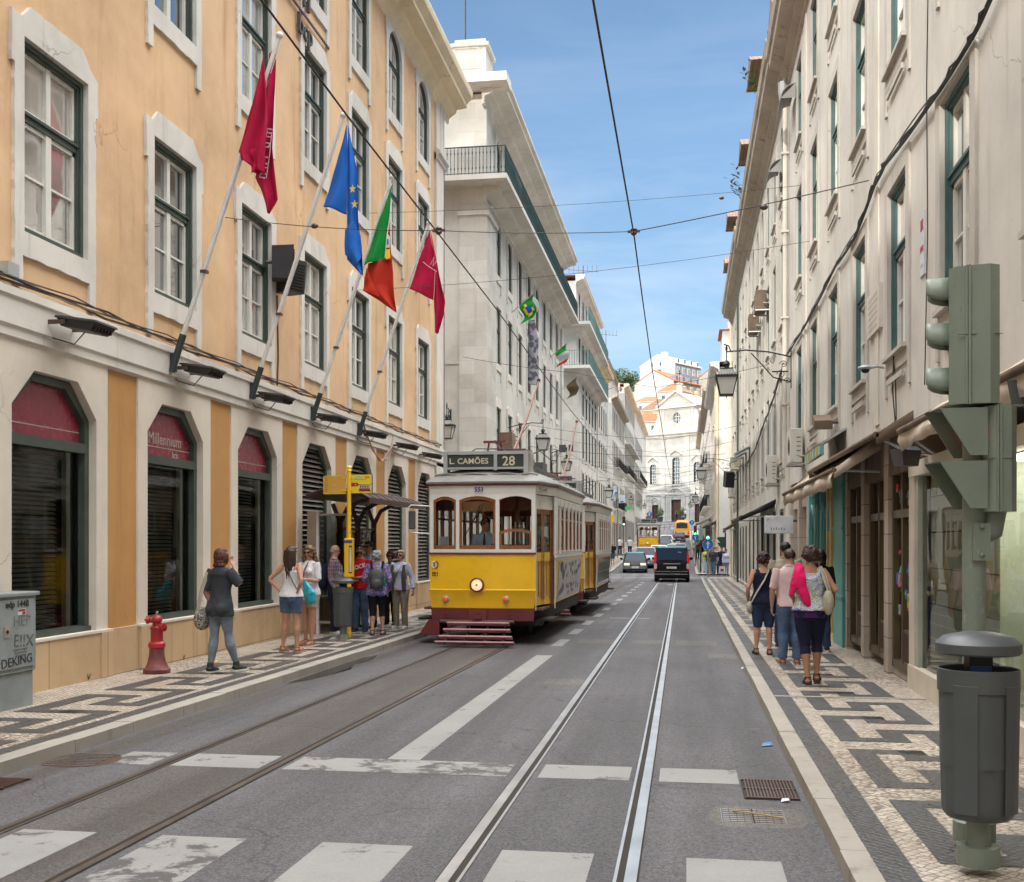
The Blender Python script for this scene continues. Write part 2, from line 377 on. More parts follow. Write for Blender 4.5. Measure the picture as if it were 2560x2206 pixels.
RFG=mat('tram_roof_grey',(.26,.25,.235),.55,var=.25,dirt=.3); CRW=mat('tram_white',(.78,.765,.71),.35,var=.08,dirt=.08,coat=.3)
ALU=mat('aluminium',(.42,.44,.45),.42,.3,var=.15); UND=mat('undercarriage',(.03,.022,.02),.75,var=.4)
GLD=mat('cream_lamp_glass',(.62,.62,.58),.2,var=.08)
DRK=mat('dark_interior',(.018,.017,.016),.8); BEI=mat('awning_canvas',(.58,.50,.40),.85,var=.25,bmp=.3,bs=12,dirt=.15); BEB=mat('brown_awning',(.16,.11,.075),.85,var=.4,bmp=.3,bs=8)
BRO=mat('bronze_frame',(.13,.095,.05),.4,.4,var=.25); TEC=mat('teal_shopfront',(.11,.36,.34),.5,var=.2); YEC=mat('yellow_shopfront',(.62,.46,.16),.5,var=.15)
SKY_S=.10; SUN_S=1.7; EXPO=.75; FILL_CLOUD=37.; WESTH=13
# ------------------------------------------------------------------ ground
m=MB(); m.strip(-90,90,-80,240,0,ROA); struct(m.obj('road'),'grey asphalt street with worn patches running to the church')
# terrain: one sheet to the horizon, rising to the hill behind the church
def terr(x,y):
    h=g(min(y,236))-.8
    if y>236:
        t=min(1,(y-236)/100); h=5.4+42*t*t*(3-2*t)
        h*= max(.15,1-abs(x+4)/160) if abs(x+4)>30 else 1
    if y>430: h*=max(0,1-(y-430)/300)
    return h
m=MB(); xs=[-900,-400,-200,-120]+[-90+10*i for i in range(19)]+[120,200,400,900]; ys=[-600,-200,-90,0,60,120,180,225,236,244,252,262,274,288,304,320,340,370,430,520,730,1500]
vs=[(x,y,terr(x,y)) for y in ys for x in xs]; n=len(xs)
m.add(vs,[(j*n+i,j*n+i+1,(j+1)*n+i+1,(j+1)*n+i) for j in range(len(ys)-1) for i in range(n-1)],mat('hill_ground',(.2,.19,.13),.95,var=.4,vs=.1))
struct(m.obj('hill_terrain'))
XL=-7.28; XR=2.6
# pavements
def pavement(name,x0,x1,Y0,Y1,kerbside,far=False):
    m=MB()
    k0,k1=(x0,x0+.14) if kerbside=='L' else (x1-.19,x1)
    a,b=(k1,x1) if kerbside=='L' else (x0,k0)
    m.strip(a,b,Y0+.001,Y1-.001,.10,CBW)
    struct(m.obj(name),'pale cobbled pavement')
    m=MB(); y=Y0; i=0
    while y<Y1-.01:       # kerb stones, with small joints and unequal lengths
        L=min(random.uniform(.9,1.5) if y<45 else 12,Y1-y); w=random.uniform(-.006,.006)
        m.strip(k0+w-(.0),k1,y+.004,min(y+L-.004,Y1),.104+random.uniform(-.004,.004),KER,side=.12); y+=L
    struct(m.obj('kerb'))
pavement('pavement',-90,-5.07,-30,32.6,'R'); pavement('pavement',.81,90,-30,65.2,'L')
pavement('pavement',-90,-5.07,39.2,66.4,'R'); pavement('pavement',-90,-5.2,73.4,104.5,'R'); pavement('pavement',-90,-5.2,109.6,205,'R')
pavement('pavement',.62,90,72.3,205,'L')
def cells(m,rects,dz,mt,cap=None):
    if cap: rects=[(r[0],r[1],max(r[2],cap[0]),min(r[3],cap[1])) for r in rects if r[3]>cap[0] and r[2]<cap[1]]
    if not rects: return
    xs=sorted({r[0] for r in rects}|{r[1] for r in rects}); ys=sorted({round(v,4) for r in rects for v in r[2:]})
    for a,b in zip(xs,xs[1:]):
        for c,d in zip(ys,ys[1:]):
            cx,cy=(a+b)/2,(c+d)/2
            if any(r[0]<cx<r[1] and r[2]<cy<r[3] for r in rects):
                m.add([(a,c,g(c)+dz),(b,c,g(c)+dz),(b,d,g(d)+dz),(a,d,g(d)+dz)],[(0,1,2,3)],mt)
def meander(m,xs,p,y0,L,off,ks,rng):
    a0,a1,c0,c1,b0,b1=xs     # street bar, centre bar, wall bar
    lo=min; t=.2
    for k in ks:
        y=y0+k*p
        if y+L+1<rng[0] or y-2>rng[1]: continue
        rc=[]
        X=lambda u,v:(min(u,v),max(u,v))
        rc.append(X(a0,a1)+(y,y+L)); rc.append(X(a0,c1)+(y+L-t,y+L)); rc.append(X(a0,c1)+(y,y+t))
        ye=y+off+L
        rc.append(X(c0,c1)+(y,ye)); rc.append(X(c0,b1)+(ye-t,ye)); rc.append(X(b0,b1)+(y+off,ye)); rc.append(X(c0,b1)+(y+off,y+off+t)); rc.append(X(c0,c1)+(y+off,y-p+L))
        cells(m,rc,.1035,CBB,rng)
m=MB(); m.strip(.953,1.13,-30,65,.1035,CBB)
meander(m,(1.28,1.47,1.66,1.86,2.04,2.24),1.85,9.65,1.48,-.81,range(-12,3),(-12,12.46)); meander(m,(1.28,1.47,1.66,1.86,2.04,2.24),1.85,13.4,1.48,-.81,range(-1,28),(12.57,64))
struct(m.obj('mosaic_pattern'),'black cobble meander set in the right pavement')
m=MB(); m.strip(-5.43,-5.262,-30,32.5,.1035,CBB); meander(m,(-5.53,-5.72,-5.9,-6.1,-6.32,-6.56),1.73,8.92,1.37,-.58,range(-12,14),(-12,31))
struct(m.obj('mosaic_pattern'),'black cobble meander set in the left pavement')
m=MB()
for k in range(60):
    y=73.5+k*2.2; m.strip(.8,1.0,y,y+2.2,.1035,CBB); m.strip(1.2,1.9,y,y+1.1,.1035,CBB)
    if not 103<y<109.6: m.strip(-5.9,-5.5,y,y+1.1,.1035,CBB)
    if not 103<y<109.6: m.strip(-6.9,-6.4,y+1.1,y+2.2,.1035,CBB)
struct(m.obj('mosaic_pattern'),'grey checker mosaic on the distant pavements')
m=MB()   # stone slab line across the right pavement
m.strip(.955,2.55,12.47,12.56,.106,KER); struct(m.obj('pavement_slab'))
# tram rails
cR=lambda Y:-.75-.0044*(Y-5.6) if Y>5.6 else -.75
cL=lambda Y:-3.66+.0055*(min(Y,60)-5.7) if Y>5.7 else -3.66
def rail(name,c,off,s,matr,inner):
    m=MB(); o=c
    # head (outside), groove, thin lip (inside); s=+1 for right rail, -1 for left
    def st(a,b,dz,mt): m.strip(lambda Y:c(Y)+off+s*a,lambda Y:c(Y)+off+s*b,-25,205,dz,mt,step=12)
    w_=0 if matr is STL else .008; st(-.012,.052-w_*2,.0075,matr); st(-.050+w_,-.012,.0035,GRV); st(-.068+w_,-.050+w_,.0065,matr); st(.052-w_*2,.062-w_*2,.003,GRV)
    o=m.obj(name); struct(o,'polished tram rail' if matr is STL else 'rust brown tram rail'); return o
rail('tram_rail',cR,.455,1,STL,1); rail('tram_rail',cR,-.455,-1,STL,1)
RUP=mat('worn_rail',(.15,.125,.11),.42,.6,var=.35)
rail('tram_rail',cL,.455,1,RUP,1); rail('tram_rail',cL,-.455,-1,RUP,1)
m=MB(); m.strip(lambda Y:cL(Y)-.37,lambda Y:cL(Y)+.37,-25,60,.0012,ROB,step=12); struct(m.obj('track_bed'))
# markings
m=MB()
for a,b in ((-5.0,-4.5),(-3.98,-3.50),(-3.08,-2.55),(-2.09,-1.55),(-1.03,-.51),(0,.51)): m.strip(a,b,2.8,6.22,.0022,PNW if a<-2.5 and a>-3.5 else PNT)
struct(m.obj('crosswalk_marking'),'worn white zebra stripes')
m=MB()
for a,b,mt in ((-4.6,-4.2,PNW),(-4.02,-3.29,PNT),(-3.1,-2.2,PNW),(-2.2,-1.34,PNW),(-1.1,-.42,PNT),(-.2,.38,PNT)): m.strip(a,b,8.24,8.76,.0022,mt)
struct(m.obj('stop_line'),'worn white stop line')
m=MB(); m.strip(-2.40,-2.13,8.77,17.86,.0022,PNT)
for k,y in enumerate([19.6,22.44,25.3,28.4,31.5,34.6,37.7,41,44.3,47.6,51,54.4,58]): m.strip(-2.38,-2.18,y,y+1.5,.0022,PNT)
struct(m.obj('lane_marking'),'white centre line and dashes')
m=MB(); m.strip(-5,.7,67.5,67.9,.0022,PNT); m.strip(-5,-1.9,72.6,73.0,.0022,PNT)
m.add([(-1.0,55,g(55)+.003),(-.8,57,g(57)+.003),(-.6,55,g(55)+.003)],[(0,1,2)],PNT); struct(m.obj('lane_marking'),'white lines at the far crossing')
m=MB()
for (x0,x1,y0,y1) in ((-2.0,-1.2,20.3,21.2),(-1.0,-.4,20.4,21.2),(-.2,.55,20.2,21.2),(.35,.8,17.8,18.6),(-1.9,-.9,27.9,28.1),(-1.8,-1.2,14,14.6)): m.strip(x0,x1,y0,y1,.0016,ROC if y0<27 else PNT)
m.strip(-5.0,-4.72,-20,30,.001,ROB)
struct(m.obj('road_patch'),'repaired asphalt patches')
# drains, covers
def drain(name,x0,x1,y0,y1,n,label,along='y'):
    t=thing(name,label,'drain'); m=MB(); m.strip(x0-.03,x1+.03,y0-.03,y1+.03,.002,GRV); m.obj('pit',t)
    m=MB()
    for i in range(n+1):
        x=x0+(x1-x0)*i/n; z=g(y0)+.004
        m.box(x-.006,x+.006,y0,y1,z,z+.008,BRN)
    for y in (y0,(y0+y1)/2,y1): m.box(x0-.02,x1+.02,y-.012,y+.012,g(y)+.006,g(y)+.014,BRN)
    m.obj('grating',t); return t
drain('storm_drain',.42,.74,7.78,8.38,14,'rusty rectangular drain grating by the right kerb','y')
drain('storm_drain',-5.06,-4.8,6.9,7.55,10,'rusty drain grating by the left kerb at the photo edge')
m=MB(); cx,cy=-4.82,8.33; zg=g(cy)
m.lathe([(0.001,.004),(.30,.004),(.31,.002)],(cx,cy,zg),BRN,28); 
for i in range(-4,5): m.box(cx-.2,cx+.2,cy+i*.06-.008,cy+i*.06+.008,zg+.004,zg+.009,ROC)
tag(m.obj('manhole_cover'),'round worn manhole cover on the left end of the stop line','manhole cover')
t=thing('utility_cover','rectangular patched access cover near the right kerb','utility cover',(0,0,g(7.5)))
pts=[(.17+.06,6.97),(.62,6.97),(.72,7.03),(.76,7.2),(.74,7.42),(.66,7.5),(.24,7.52),(.16,7.44),(.14,7.1)]
m=MB(); m.prism([pts],.004,.0,ROC,f=lambda a,b,d:(a,b,d)); m.obj('cement_surround',t)
m=MB(); m.box(.22,.62,7.08,7.44,.001,.005,MET); 
for i in range(9): m.box(.225+i*.045,.23+i*.045,7.09,7.43,.005,.0075,BRN)
for i in range(7): m.box(.225,.615,7.1+i*.05,7.105+i*.05,.005,.0074,BRN)
m.box(.415,.425,7.08,7.44,.005,.008,GRV); m.obj('plate',t)
# puddle
m,nt,b=nm('puddle_water'); b.inputs['Base Color'].default_value=(.012,.011,.010,1); b.inputs['Roughness'].default_value=.02; b.inputs['IOR'].default_value=1.33; PUD=m
m=MB(); pp=[(-5.02,13.5),(-4.86,13.9),(-4.78,14.6),(-4.72,15.3),(-4.86,15.9),(-4.8,16.4),(-4.84,16.9),(-4.93,17.4),(-5.04,17.0),(-5.045,15.5)]
m.prism([pp],0,0,PUD,f=lambda a,b,d:(a,b,g(b)+.005)); struct(m.obj('puddle'),'dark puddle along the left kerb','water')
# litter
LIT=mat('paper_litter',(.6,.62,.66),.6); LBL=mat('blue_litter',(.1,.25,.5),.5)
for x,y,s,mt,lb in ((.69,9.9,.05,LBL,'crushed blue and white can in the right gutter'),(.82,16.3,.05,LIT,'white paper scrap beside the right kerb'),(.66,7.72,.03,LIT,'cigarette end by the drain grating'),(-6.9,9.9,.07,LIT,'crumpled paper by the grey cabinet'),(-6.25,19.2,.07,LIT,'white paper on the pavement before the left bin'),(-6.6,14.9,.05,YLP,'yellow scrap on the pavement behind the walking woman')):
    m=MB(); z=g(y)+(.105 if x<-5.1 or x>.82 else .006)
    m.add([(x-s,y-s,z),(x+s,y-s*.6,z+.01),(x+s*.8,y+s,z+s*.5),(x-s*.7,y+s*.8,z+.012),(x,y,z+s*.6)],[(0,1,4),(1,2,4),(2,3,4),(3,0,4),(0,1,2,3)],mt); tag(m.obj('litter'),lb,'litter')
m=MB(); m.tube([(.3,7.35,g(7.3)+.012),(.42,7.27,g(7.3)+.02),(.5,7.24,g(7.3)+.018),(.6,7.2,g(7.3)+.012)],.006,mat('dry_twig',(.4,.28,.12),.9)); tag(m.obj('twig'),'dry yellow twig lying on the access cover','twig')
# weeds
WEED=mat('weed_leaf',(.07,.13,.03),.7,var=.4)
def weed(x,y,z,h,n,label):
    m=MB()
    for i in range(n):
        a=random.uniform(0,6.28); t=Vector((x,y,z)); top=t+Vector((math.cos(a)*h*.4,math.sin(a)*h*.4,h*random.uniform(.5,1)))
        m.tube([t,t.lerp(top,.5)+Vector((0,0,h*.1)),top],[.003,.002,.001],WEED,3)
        for k in range(6):
            c=t.lerp(top,.2+.13*k); b=random.uniform(0,6.28); d=Vector((math.cos(b),math.sin(b),.4))*h*.16; s=Vector((-math.sin(b),math.cos(b),0))*h*.035
            m.add([c,c+d*.5+s,c+d,c+d*.5-s],[(0,1,2,3)],WEED)
    tag(m.obj('weed'),label,'weed')
weed(2.52,11.1,.1,.26,9,'green weed at the foot of the cream shop window'); weed(-7.2,12.6,.02,.1,7,'small weed at the plinth left of the hydrant'); weed(-7.2,15.2,.0,.08,6,'small weed at the plinth behind the walking woman')
# ------------------------------------------------------------------ windows
def wloop(w,h,kind='rect',ins=0,sh=0):
    a=w/2-ins; z0=ins; z1=h-ins
    if kind=='rect': return [(-a,z0),(a,z0),(a,z1),(-a,z1)]
    if kind=='arch':
        r=a; rise=min(a,.45*w); zc=z1-rise
        return [(-a,z0),(a,z0)]+[(a*math.cos(t),zc+rise*math.sin(t)) for t in [PI*i/10 for i in range(11)]]
    if kind=='oct':
        c=.43; return [(-a,z0),(a,z0),(a,h-.42-ins*.4),(a-c,z1),(-a+c,z1),(-a,h-.42-ins*.4)]
def seg_arch(w,h): return wloop(w,h,'arch')
WC={}
def window_meshes(key,w,h,kind,sur,stone,frame,case,pane,deep=.125,trans=.62,style='L',panez=None):
    k=(key,w,h)
    if k in WC: return WC[k]
    out={}
    a=w/2
    if sur:
        t=.18
        if style=='L':
            P=[(-a-t,-.6),(-a-.03,-.6),(-a-.03,-.27),(a+.03,-.27),(a+.03,-.6),(a+t,-.6),(a+t,h-.35),(a+t+.05,h-.35),(a+t+.05,h+.1),(a+.05,h+.2),(a-.12,h+.37),(-a+.12,h+.37),(-a-.05,h+.2),(-a-t-.05,h+.22),(-a-t-.05,h-.35),(-a-t,h-.35)]
            pr=-.045
        else:
            t=.2; P=[(-a-t,-.5),(-a-t+.1,-.5),(-a-t+.1,-.22),(a+t-.1,-.22),(a+t-.1,-.5),(a+t,-.5),(a+t,h+.2),(-a-t,h+.2)]; pr=-.03
        if sur=='plain': P=[(-a-.16,-.2),(a+.16,-.2),(a+.16,h+.2),(-a-.16,h+.2)]
        if style=='L' and sur is True:      # hand-cut stone: slightly ragged outer edge
            Q=[]
            for p_,q_ in zip(P,P[1:]+P[:1]):
                L_=math.hypot(q_[0]-p_[0],q_[1]-p_[1]); k_=max(1,int(L_/.09))
                for i_ in range(k_):
                    u_=i_/k_; j_=.0 if i_==0 else random.uniform(-.009,.009); nx,nz=(q_[1]-p_[1])/max(L_,1e-6),-(q_[0]-p_[0])/max(L_,1e-6)
                    Q.append((p_[0]+(q_[0]-p_[0])*u_+nx*j_,p_[1]+(q_[1]-p_[1])*u_+nz*j_))
            P=Q
        m=MB(); inner=wloop(w,h,kind); m.prism([P,inner],pr,0,stone); n=len(inner)
        vs=[(p[0],d,p[1]) for d in (0,.05) for p in inner]
        m.add(vs,[(i,(i+1)%n,n+(i+1)%n,n+i) for i in range(n)],stone)
        if style=='R': m.box(-a-.08,a+.08,-.09,.0,-.055,-.003,stone); m.box(-a+.1,a-.1,-.06,-.03,-.37,-.30,stone)
        out['surround']=m.mesh('surround')
    else:
        m=MB(); inner=wloop(w,h,kind); n=len(inner); vs=[(p[0],d,p[1]) for d in (-.002,deep) for p in inner]
        m.add(vs,[(i,(i+1)%n,n+(i+1)%n,n+i) for i in range(n)],stone); out['surround']=m.mesh('surround')
    far=sur=='plain'; m=MB(); f=(.09 if far else .06) if style=='L' else (.08 if far else .05)
    m.prism([wloop(w-.004,h-.004,kind),wloop(w,h,kind,f)],(-.05 if style=='L' else -.012) if far else .022,deep+.02,frame)
    m.prism([wloop(w-.004,h-.004,kind),wloop(w,h,kind,f+.03)],.05,deep+.02,frame)
    zt=h*trans; m.box(-a+f,a-f,deep-.06,deep+.01,zt-.05,zt+.05,frame)
    m.box(-a+f,a-f,deep-.085,deep-.06,zt+.02,zt+.055,frame)
    out['window']=m.mesh('window')
    m=MB(); y0,y1=deep-.035,deep+.005; s=.075
    inn=wloop(w,h,kind,f+s)
    m.prism([wloop(w,h,kind,f-.004),inn],y0,y1,case)
    m.box(-.055,.055,y0-.015,y1,f+.01,zt-.051,case); m.box(-.045,.045,y0-.012,y1,zt+.051,h-f-.03,case)
    m.box(-a+f,a-f,y0,y1,zt-.1,zt-.052,case); m.box(-a+f,a-f,y0,y1,zt+.052,zt+.1,case)
    zm=f+(zt-f)*.5; m.box(-a+f+s,a-f-s,y0+.008,y1,zm-.013,zm+.013,case)
    out['casement']=m.mesh('casement')
    m=MB(); L=wloop(w,h,kind,f+.01); y=deep+.002
    m.prism([L],y,y,pane) if False else m.add([(p[0],y,p[1]) for p in L],[tuple(range(len(L)))],pane)
    out['pane']=m.mesh('pane')
    WC[k]=out; return out
def put_window(meshes,b,u,z,y=0,label=None):
    w=inst(meshes['window'],'window',b,(u,y,z),0,label)
    for k in ('surround','casement','pane'):
        if k in meshes: inst(meshes[k],k,w)
    return w
def wall_face(m,u0,u1,z0,z1,holes,mt,y=0,depth=.14):
    us=sorted({u0,u1}|{h[0] for h in holes}|{h[1] for h in holes}); zs=sorted({z0,z1}|{h[2] for h in holes}|{h[3] for h in holes})
    us=[u for u in us if u0<=u<=u1]; zs=[z for z in zs if z0<=z<=z1]
    idx={}
    def v(i,j):
        if (i,j) not in idx: idx[(i,j)]=len(vs); vs.append((us[i],y,zs[j]))
        return idx[(i,j)]
    vs=[]; fs=[]
    for i in range(len(us)-1):
        for j in range(len(zs)-1):
            cu,cz=(us[i]+us[i+1])/2,(zs[j]+zs[j+1])/2
            if not any(h[0]<cu<h[1] and h[2]<cz<h[3] for h in holes): fs.append((v(i,j),v(i+1,j),v(i+1,j+1),v(i,j+1)))
    m.add(vs,fs,mt)
def moulding(m,u0,u1,prof,mt,ret=True):
    """profile list of (out,z), swept along u; out is towards the street (-y)"""
    r=[[(u,-o,z) for o,z in prof] for u in (u0,u1)]
    m.loft(r,mt,cap=True,smooth=False)
def body(m,u0,u1,z0,z1,dep,mt,y=.0,ends=True):
    # side walls, back and top deck of a building whose street face is separate
    m.quad((u0,y,z0),(u0,dep,z0),(u0,dep,z1),(u0,y,z1),mt); m.quad((u1,y,z0),(u1,dep,z0),(u1,dep,z1),(u1,y,z1),mt)
    m.quad((u0,dep,z0),(u1,dep,z0),(u1,dep,z1),(u0,dep,z1),mt); m.quad((u0,y,z1),(u1,y,z1),(u1,dep,z1),(u0,dep,z1),mt)
def roof(m,u0,u1,z,dep,h,mt,over=.35,y0=-.3):
    # hipped tiled roof
    a=(u0-over,y0,z);b=(u1+over,y0,z);c=(u1+over,dep+.3,z);d=(u0-over,dep+.3,z); my=(y0+dep)/2; k=min((dep)/2,(u1-u0)/2)*.9
    e=(u0+k,my,z+h); f=(u1-k,my,z+h)
    m.add([a,b,c,d,e,f],[(0,1,5,4),(1,2,5),(2,3,4,5),(3,0,4),(3,2,1,0)],mt)
def railing(m,path,z,h,mt,gap=.14,r=.011,orn=True):
    for (x0,y0),(x1,y1) in zip(path,path[1:]):
        L=math.hypot(x1-x0,y1-y0); n=max(1,int(L/gap))
        m.tube([(x0,y0,z+h),(x1,y1,z+h)],.024,mt,6); m.tube([(x0,y0,z+.06),(x1,y1,z+.06)],.014,mt,4)
        for i in range(n+1):
            x=x0+(x1-x0)*i/n; y=y0+(y1-y0)*i/n
            m.tube([(x,y,z+.0),(x,y,z+h)],r,mt,4)
            if orn: m.tube([(x,y,z+h*.18),(x,y,z+h*.24),(x,y,z+h*.3)],[r,.028,r],mt,5); m.tube([(x,y,z+h*.72),(x,y,z+h*.78),(x,y,z+h*.84)],[r,.026,r],mt,5)
LR=R(90); RR=R(-90)
# ================================================================== OCHRE BUILDING (left, near)
Y0=-50.; B1=thing('ochre_building','ochre plastered corner building with stone framed windows and octagonal shop openings on the left','building',(XL,Y0,0),LR)
U=lambda Y:Y-Y0
holes=[];WF1=[];WF2=[];WF3=[]
pm=[window_meshes('L1',1.33,2.16,'rect',True,STO,GRN,CASE,PN1),window_meshes('L2',1.33,2.16,'rect',True,STO,GRN,CASE,PN2),window_meshes('L3',1.33,2.16,'rect',True,STO,GRN,CASE,PN3)]
pa=window_meshes('LA',1.3,2.1,'arch',True,STO,GRN,CASE,PN1,style='L')
for k in range(-8,7):
    c=11.99+3.05*k; u=U(c)
    for z in (5.14,9.1): holes.append((u-.665,u+.665,z,z+2.16))
    holes.append((u-.65,u+.65,12.4,14.5))
OW=1.76; bays=[15.08+3.09*k for k in range(-9,6)]
gh=[(U(c)-OW/2,U(c)+OW/2,.57,3.63) for c in bays]
m=MB(); wall_face(m,0,U(32.78),4.4,14.9,holes,YEL); body(m,0,U(32.8),-.4,14.9,16,YEL,y=.01)
m.obj('wall',B1)
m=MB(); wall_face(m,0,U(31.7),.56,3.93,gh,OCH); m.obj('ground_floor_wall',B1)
m=MB()   # shop bays: raised stone surrounds with octagonal openings
for c in bays:
    u=U(c); P=[(u-1.15,.6),(u+1.15,.6),(u+1.15,3.92),(u-1.15,3.92)]
    inn=[(u+p[0],.57+p[1]) for p in wloop(OW,3.06,'oct')]
    inn2=[(p[0],max(p[1],.601)) for p in inn]
    m.prism([P,inn2],-.03,0,STOP); n=len(inn)
    vs=[(p[0],d,p[1]) for d in (0,.13) for p in inn]; m.add(vs,[(i,(i+1)%n,n+(i+1)%n,n+i) for i in range(n)],STOP)
m.obj('bay_surround',B1)
m=MB()   # plinth
u0=0
for c in bays:
    u=U(c); m.box(u-1.17,u+1.17,-.075,.25,-.4,.57,PLI); m.box(u-1.19,u+1.19,-.09,.2,.57,.6,STOP)
    if u0<u-1.17: m.box(u0,u-1.175,-.05,.2,-.4,.59,PLI)
    m.box(u-1.17,u-.9,-.095,-.075,-.4,.57,PLI); m.box(u+.9,u+1.17,-.095,-.075,-.4,.57,PLI)
    u0=u+1.175
m.box(u0,U(32.8),-.06,.2,-.4,.59,PLI)
m.obj('plinth',B1)
m=MB(); moulding(m,0,U(32.9),[(0,3.9),(.07,3.93),(.07,4.02),(.1,4.05),(.1,4.34),(.13,4.36),(.13,4.44),(0,4.5)],STO); m.obj('string_course',B1)
m=MB()   # corner quoin pilaster
z=.0
m.box(U(31.78),U(32.83),-.07,.05,-.3,12.9,STO); m.box(U(32.72),U(32.85),-.07,1.2,-.3,14.9,STO)
moulding(m,U(31.7),U(32.95),[(.07,12.85),(.12,12.9),(.12,12.98),(.2,13.05),(.2,13.12),(.07,13.2)],STO); m.box(U(31.82),U(32.8),-.06,.05,13.1,14.86,STO); m.obj('corner_pilaster',B1)
m=MB(); prof=[(0,14.55),(.06,14.6),(.06,14.72),(.16,14.8),(.28,14.88),(.3,14.98),(.62,15.02),(.62,15.14),(.68,15.2),(.78,15.3),(.8,15.42),(.8,15.5),(0,15.56)]
moulding(m,0,U(33.55),prof,CRM); 
m.box(U(32.8),U(33.5),.0,16,15.02,15.5,CRM); m.obj('cornice',B1)
m=MB(); wall_face(m,0,U(32.4),15.5,18.2,[(U(c)-.6,U(c)+.6,16,17.9) for c in [24.2+3.05*k for k in range(3)]],YEL,y=.9); body(m,0,U(32.4),15.5,18.2,16,YEL,y=.91); m.box(U(31.8),U(32.5),.84,.9,15.5,18.2,WHI)
m.tube([(U(31.5),.8,15.5),(U(31.5),.8,18.3)],.05,DGR,8); m.obj('attic_storey',B1)
aw=window_meshes('Lat',1.2,1.9,'rect',False,STO,GRN,CASE,PN1)
for k in range(3): put_window(aw,B1,U(24.2+3.05*k),16,.9)
m=MB(); roof(m,0,U(32.4),18.2,16,1.6,TIL,.3,.7); m.obj('roof',B1)
for k in range(-4,7):
    c=11.99+3.05*k
    for r,(z) in enumerate((5.14,9.1,12.4)):
        if r==2 and k>=5: put_window(pa,B1,U(c),z)
        else: put_window(pm[(k*7+r*5+1)%3] if r==0 else pm[2 if (k+r)%3 else 0],B1,U(c),z)
# shop windows and louvred shutters
RP=mat('red_sign_panel',(.27,.035,.06),.25,var=.25); SLT=mat('louvre_slat',(.17,.15,.125),.5,var=.4); BLN=mat('blind_slat',(.22,.23,.20),.6,var=.3)
LET=mat('cream_lettering',(.62,.52,.45),.5,var=.1)
def shopwin(c,signed):
    u=U(c); fr=MB()
    o=[(u+p[0],.57+p[1]) for p in wloop(OW-.01,3.05,'oct')]; i=[(u+p[0],.57+p[1]) for p in wloop(OW,3.06,'oct',.1)]
    fr.prism([o,i],.07,.19,GRN); fr.box(u-.8,u+.8,.06,.17,2.79,2.91,GRN); fr.box(u-.86,u+.86,.03,.19,.575,.66,GRN); fr.box(u+.58,u+.66,.2,.26,.6,2.8,mat('pale_mullion',(.35,.38,.33),.5) if 'pale_mullion' not in bpy.data.materials else bpy.data.materials['pale_mullion'])
    w=fr.obj('shop_window',B1)
    p=MB(); p.quad((u-.8,.16,.6),(u+.8,.16,.6),(u+.8,.16,2.82),(u-.8,.16,2.82),GLS); p.obj('pane',w)
    p=MB(); cz=[(u-.78,2.88),(u+.78,2.88),(u+.78,3.2),(u+.4,3.55),(u-.4,3.55),(u-.78,3.2)]
    p.add([(a,.15,b) for a,b in cz],[tuple(range(6))],RP); p.box(u-.78,u+.78,.144,.149,3.04,3.05,LET)
    if signed:
        text(p,'Millennium',.235,LET,TX(u-.53,.143,3.09),.001); text(p,'bcp',.14,LET,TX(u+.2,.143,2.925),.001)
    p.obj('sign_panel',w,label='red sign panel with cream lettering' if signed else None)
    p=MB()
    for k in range(38):
        z=.68+k*.056; p.add([(u-.92,.30,z),(u+.55,.30,z),(u+.55,.34,z+.035),(u-.92,.34,z+.035)],[(0,1,2,3)],BLN)
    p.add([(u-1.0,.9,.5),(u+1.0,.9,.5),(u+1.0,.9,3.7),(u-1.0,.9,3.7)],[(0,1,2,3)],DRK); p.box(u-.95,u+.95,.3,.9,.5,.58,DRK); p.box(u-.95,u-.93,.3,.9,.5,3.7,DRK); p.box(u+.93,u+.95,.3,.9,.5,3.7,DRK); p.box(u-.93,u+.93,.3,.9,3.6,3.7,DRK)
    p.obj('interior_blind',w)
def louvre(c):
    u=U(c); fr=MB()
    o=[(u+p[0],.57+p[1]) for p in wloop(OW-.01,3.05,'oct')]; i=[(u+p[0],.57+p[1]) for p in wloop(OW,3.06,'oct',.09)]
    fr.prism([o,i],.07,.19,GRN); w=fr.obj('shutter',B1)
    p=MB()
    for k in range(30):
        z=.64+k*.098
        hw=.78 if z<3.15 else .78-(z-3.15)*1.0
        if hw<.3: break
        p.add([(u-hw,.1,z),(u+hw,.1,z),(u+hw,.17,z+.075),(u-hw,.17,z+.075),(u-hw,.19,z+.072),(u+hw,.19,z+.072)],[(0,1,2,3),(3,2,5,4)],SLT)
    p.add([(u-.85,.3,.57),(u+.85,.3,.57),(u+.85,.3,3.6),(u-.85,.3,3.6)],[(0,1,2,3)],DRK); p.obj('louvre',w)
for k,c in enumerate(bays):
    kk=k-9
    if kk>=-3: (shopwin(c,kk==0) if kk<=1 else louvre(c))
    else:
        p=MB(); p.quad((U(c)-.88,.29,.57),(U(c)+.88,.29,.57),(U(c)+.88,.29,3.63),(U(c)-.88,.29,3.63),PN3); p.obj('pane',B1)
m=MB(); LDK=mat('dark_sign_letter',(.09,.075,.065),.5)
text(m,'Millennium',.95,LDK,TX(U(16.55),-.06,11.93),.03); text(m,'bcp',.55,LDK,TX(U(20.05),-.06,11.32),.03); m.box(U(16.5),U(21.9),-.07,-.04,11.77,11.81,LDK)
m.obj('wall_lettering',B1,label='dark raised wall lettering with an underline')
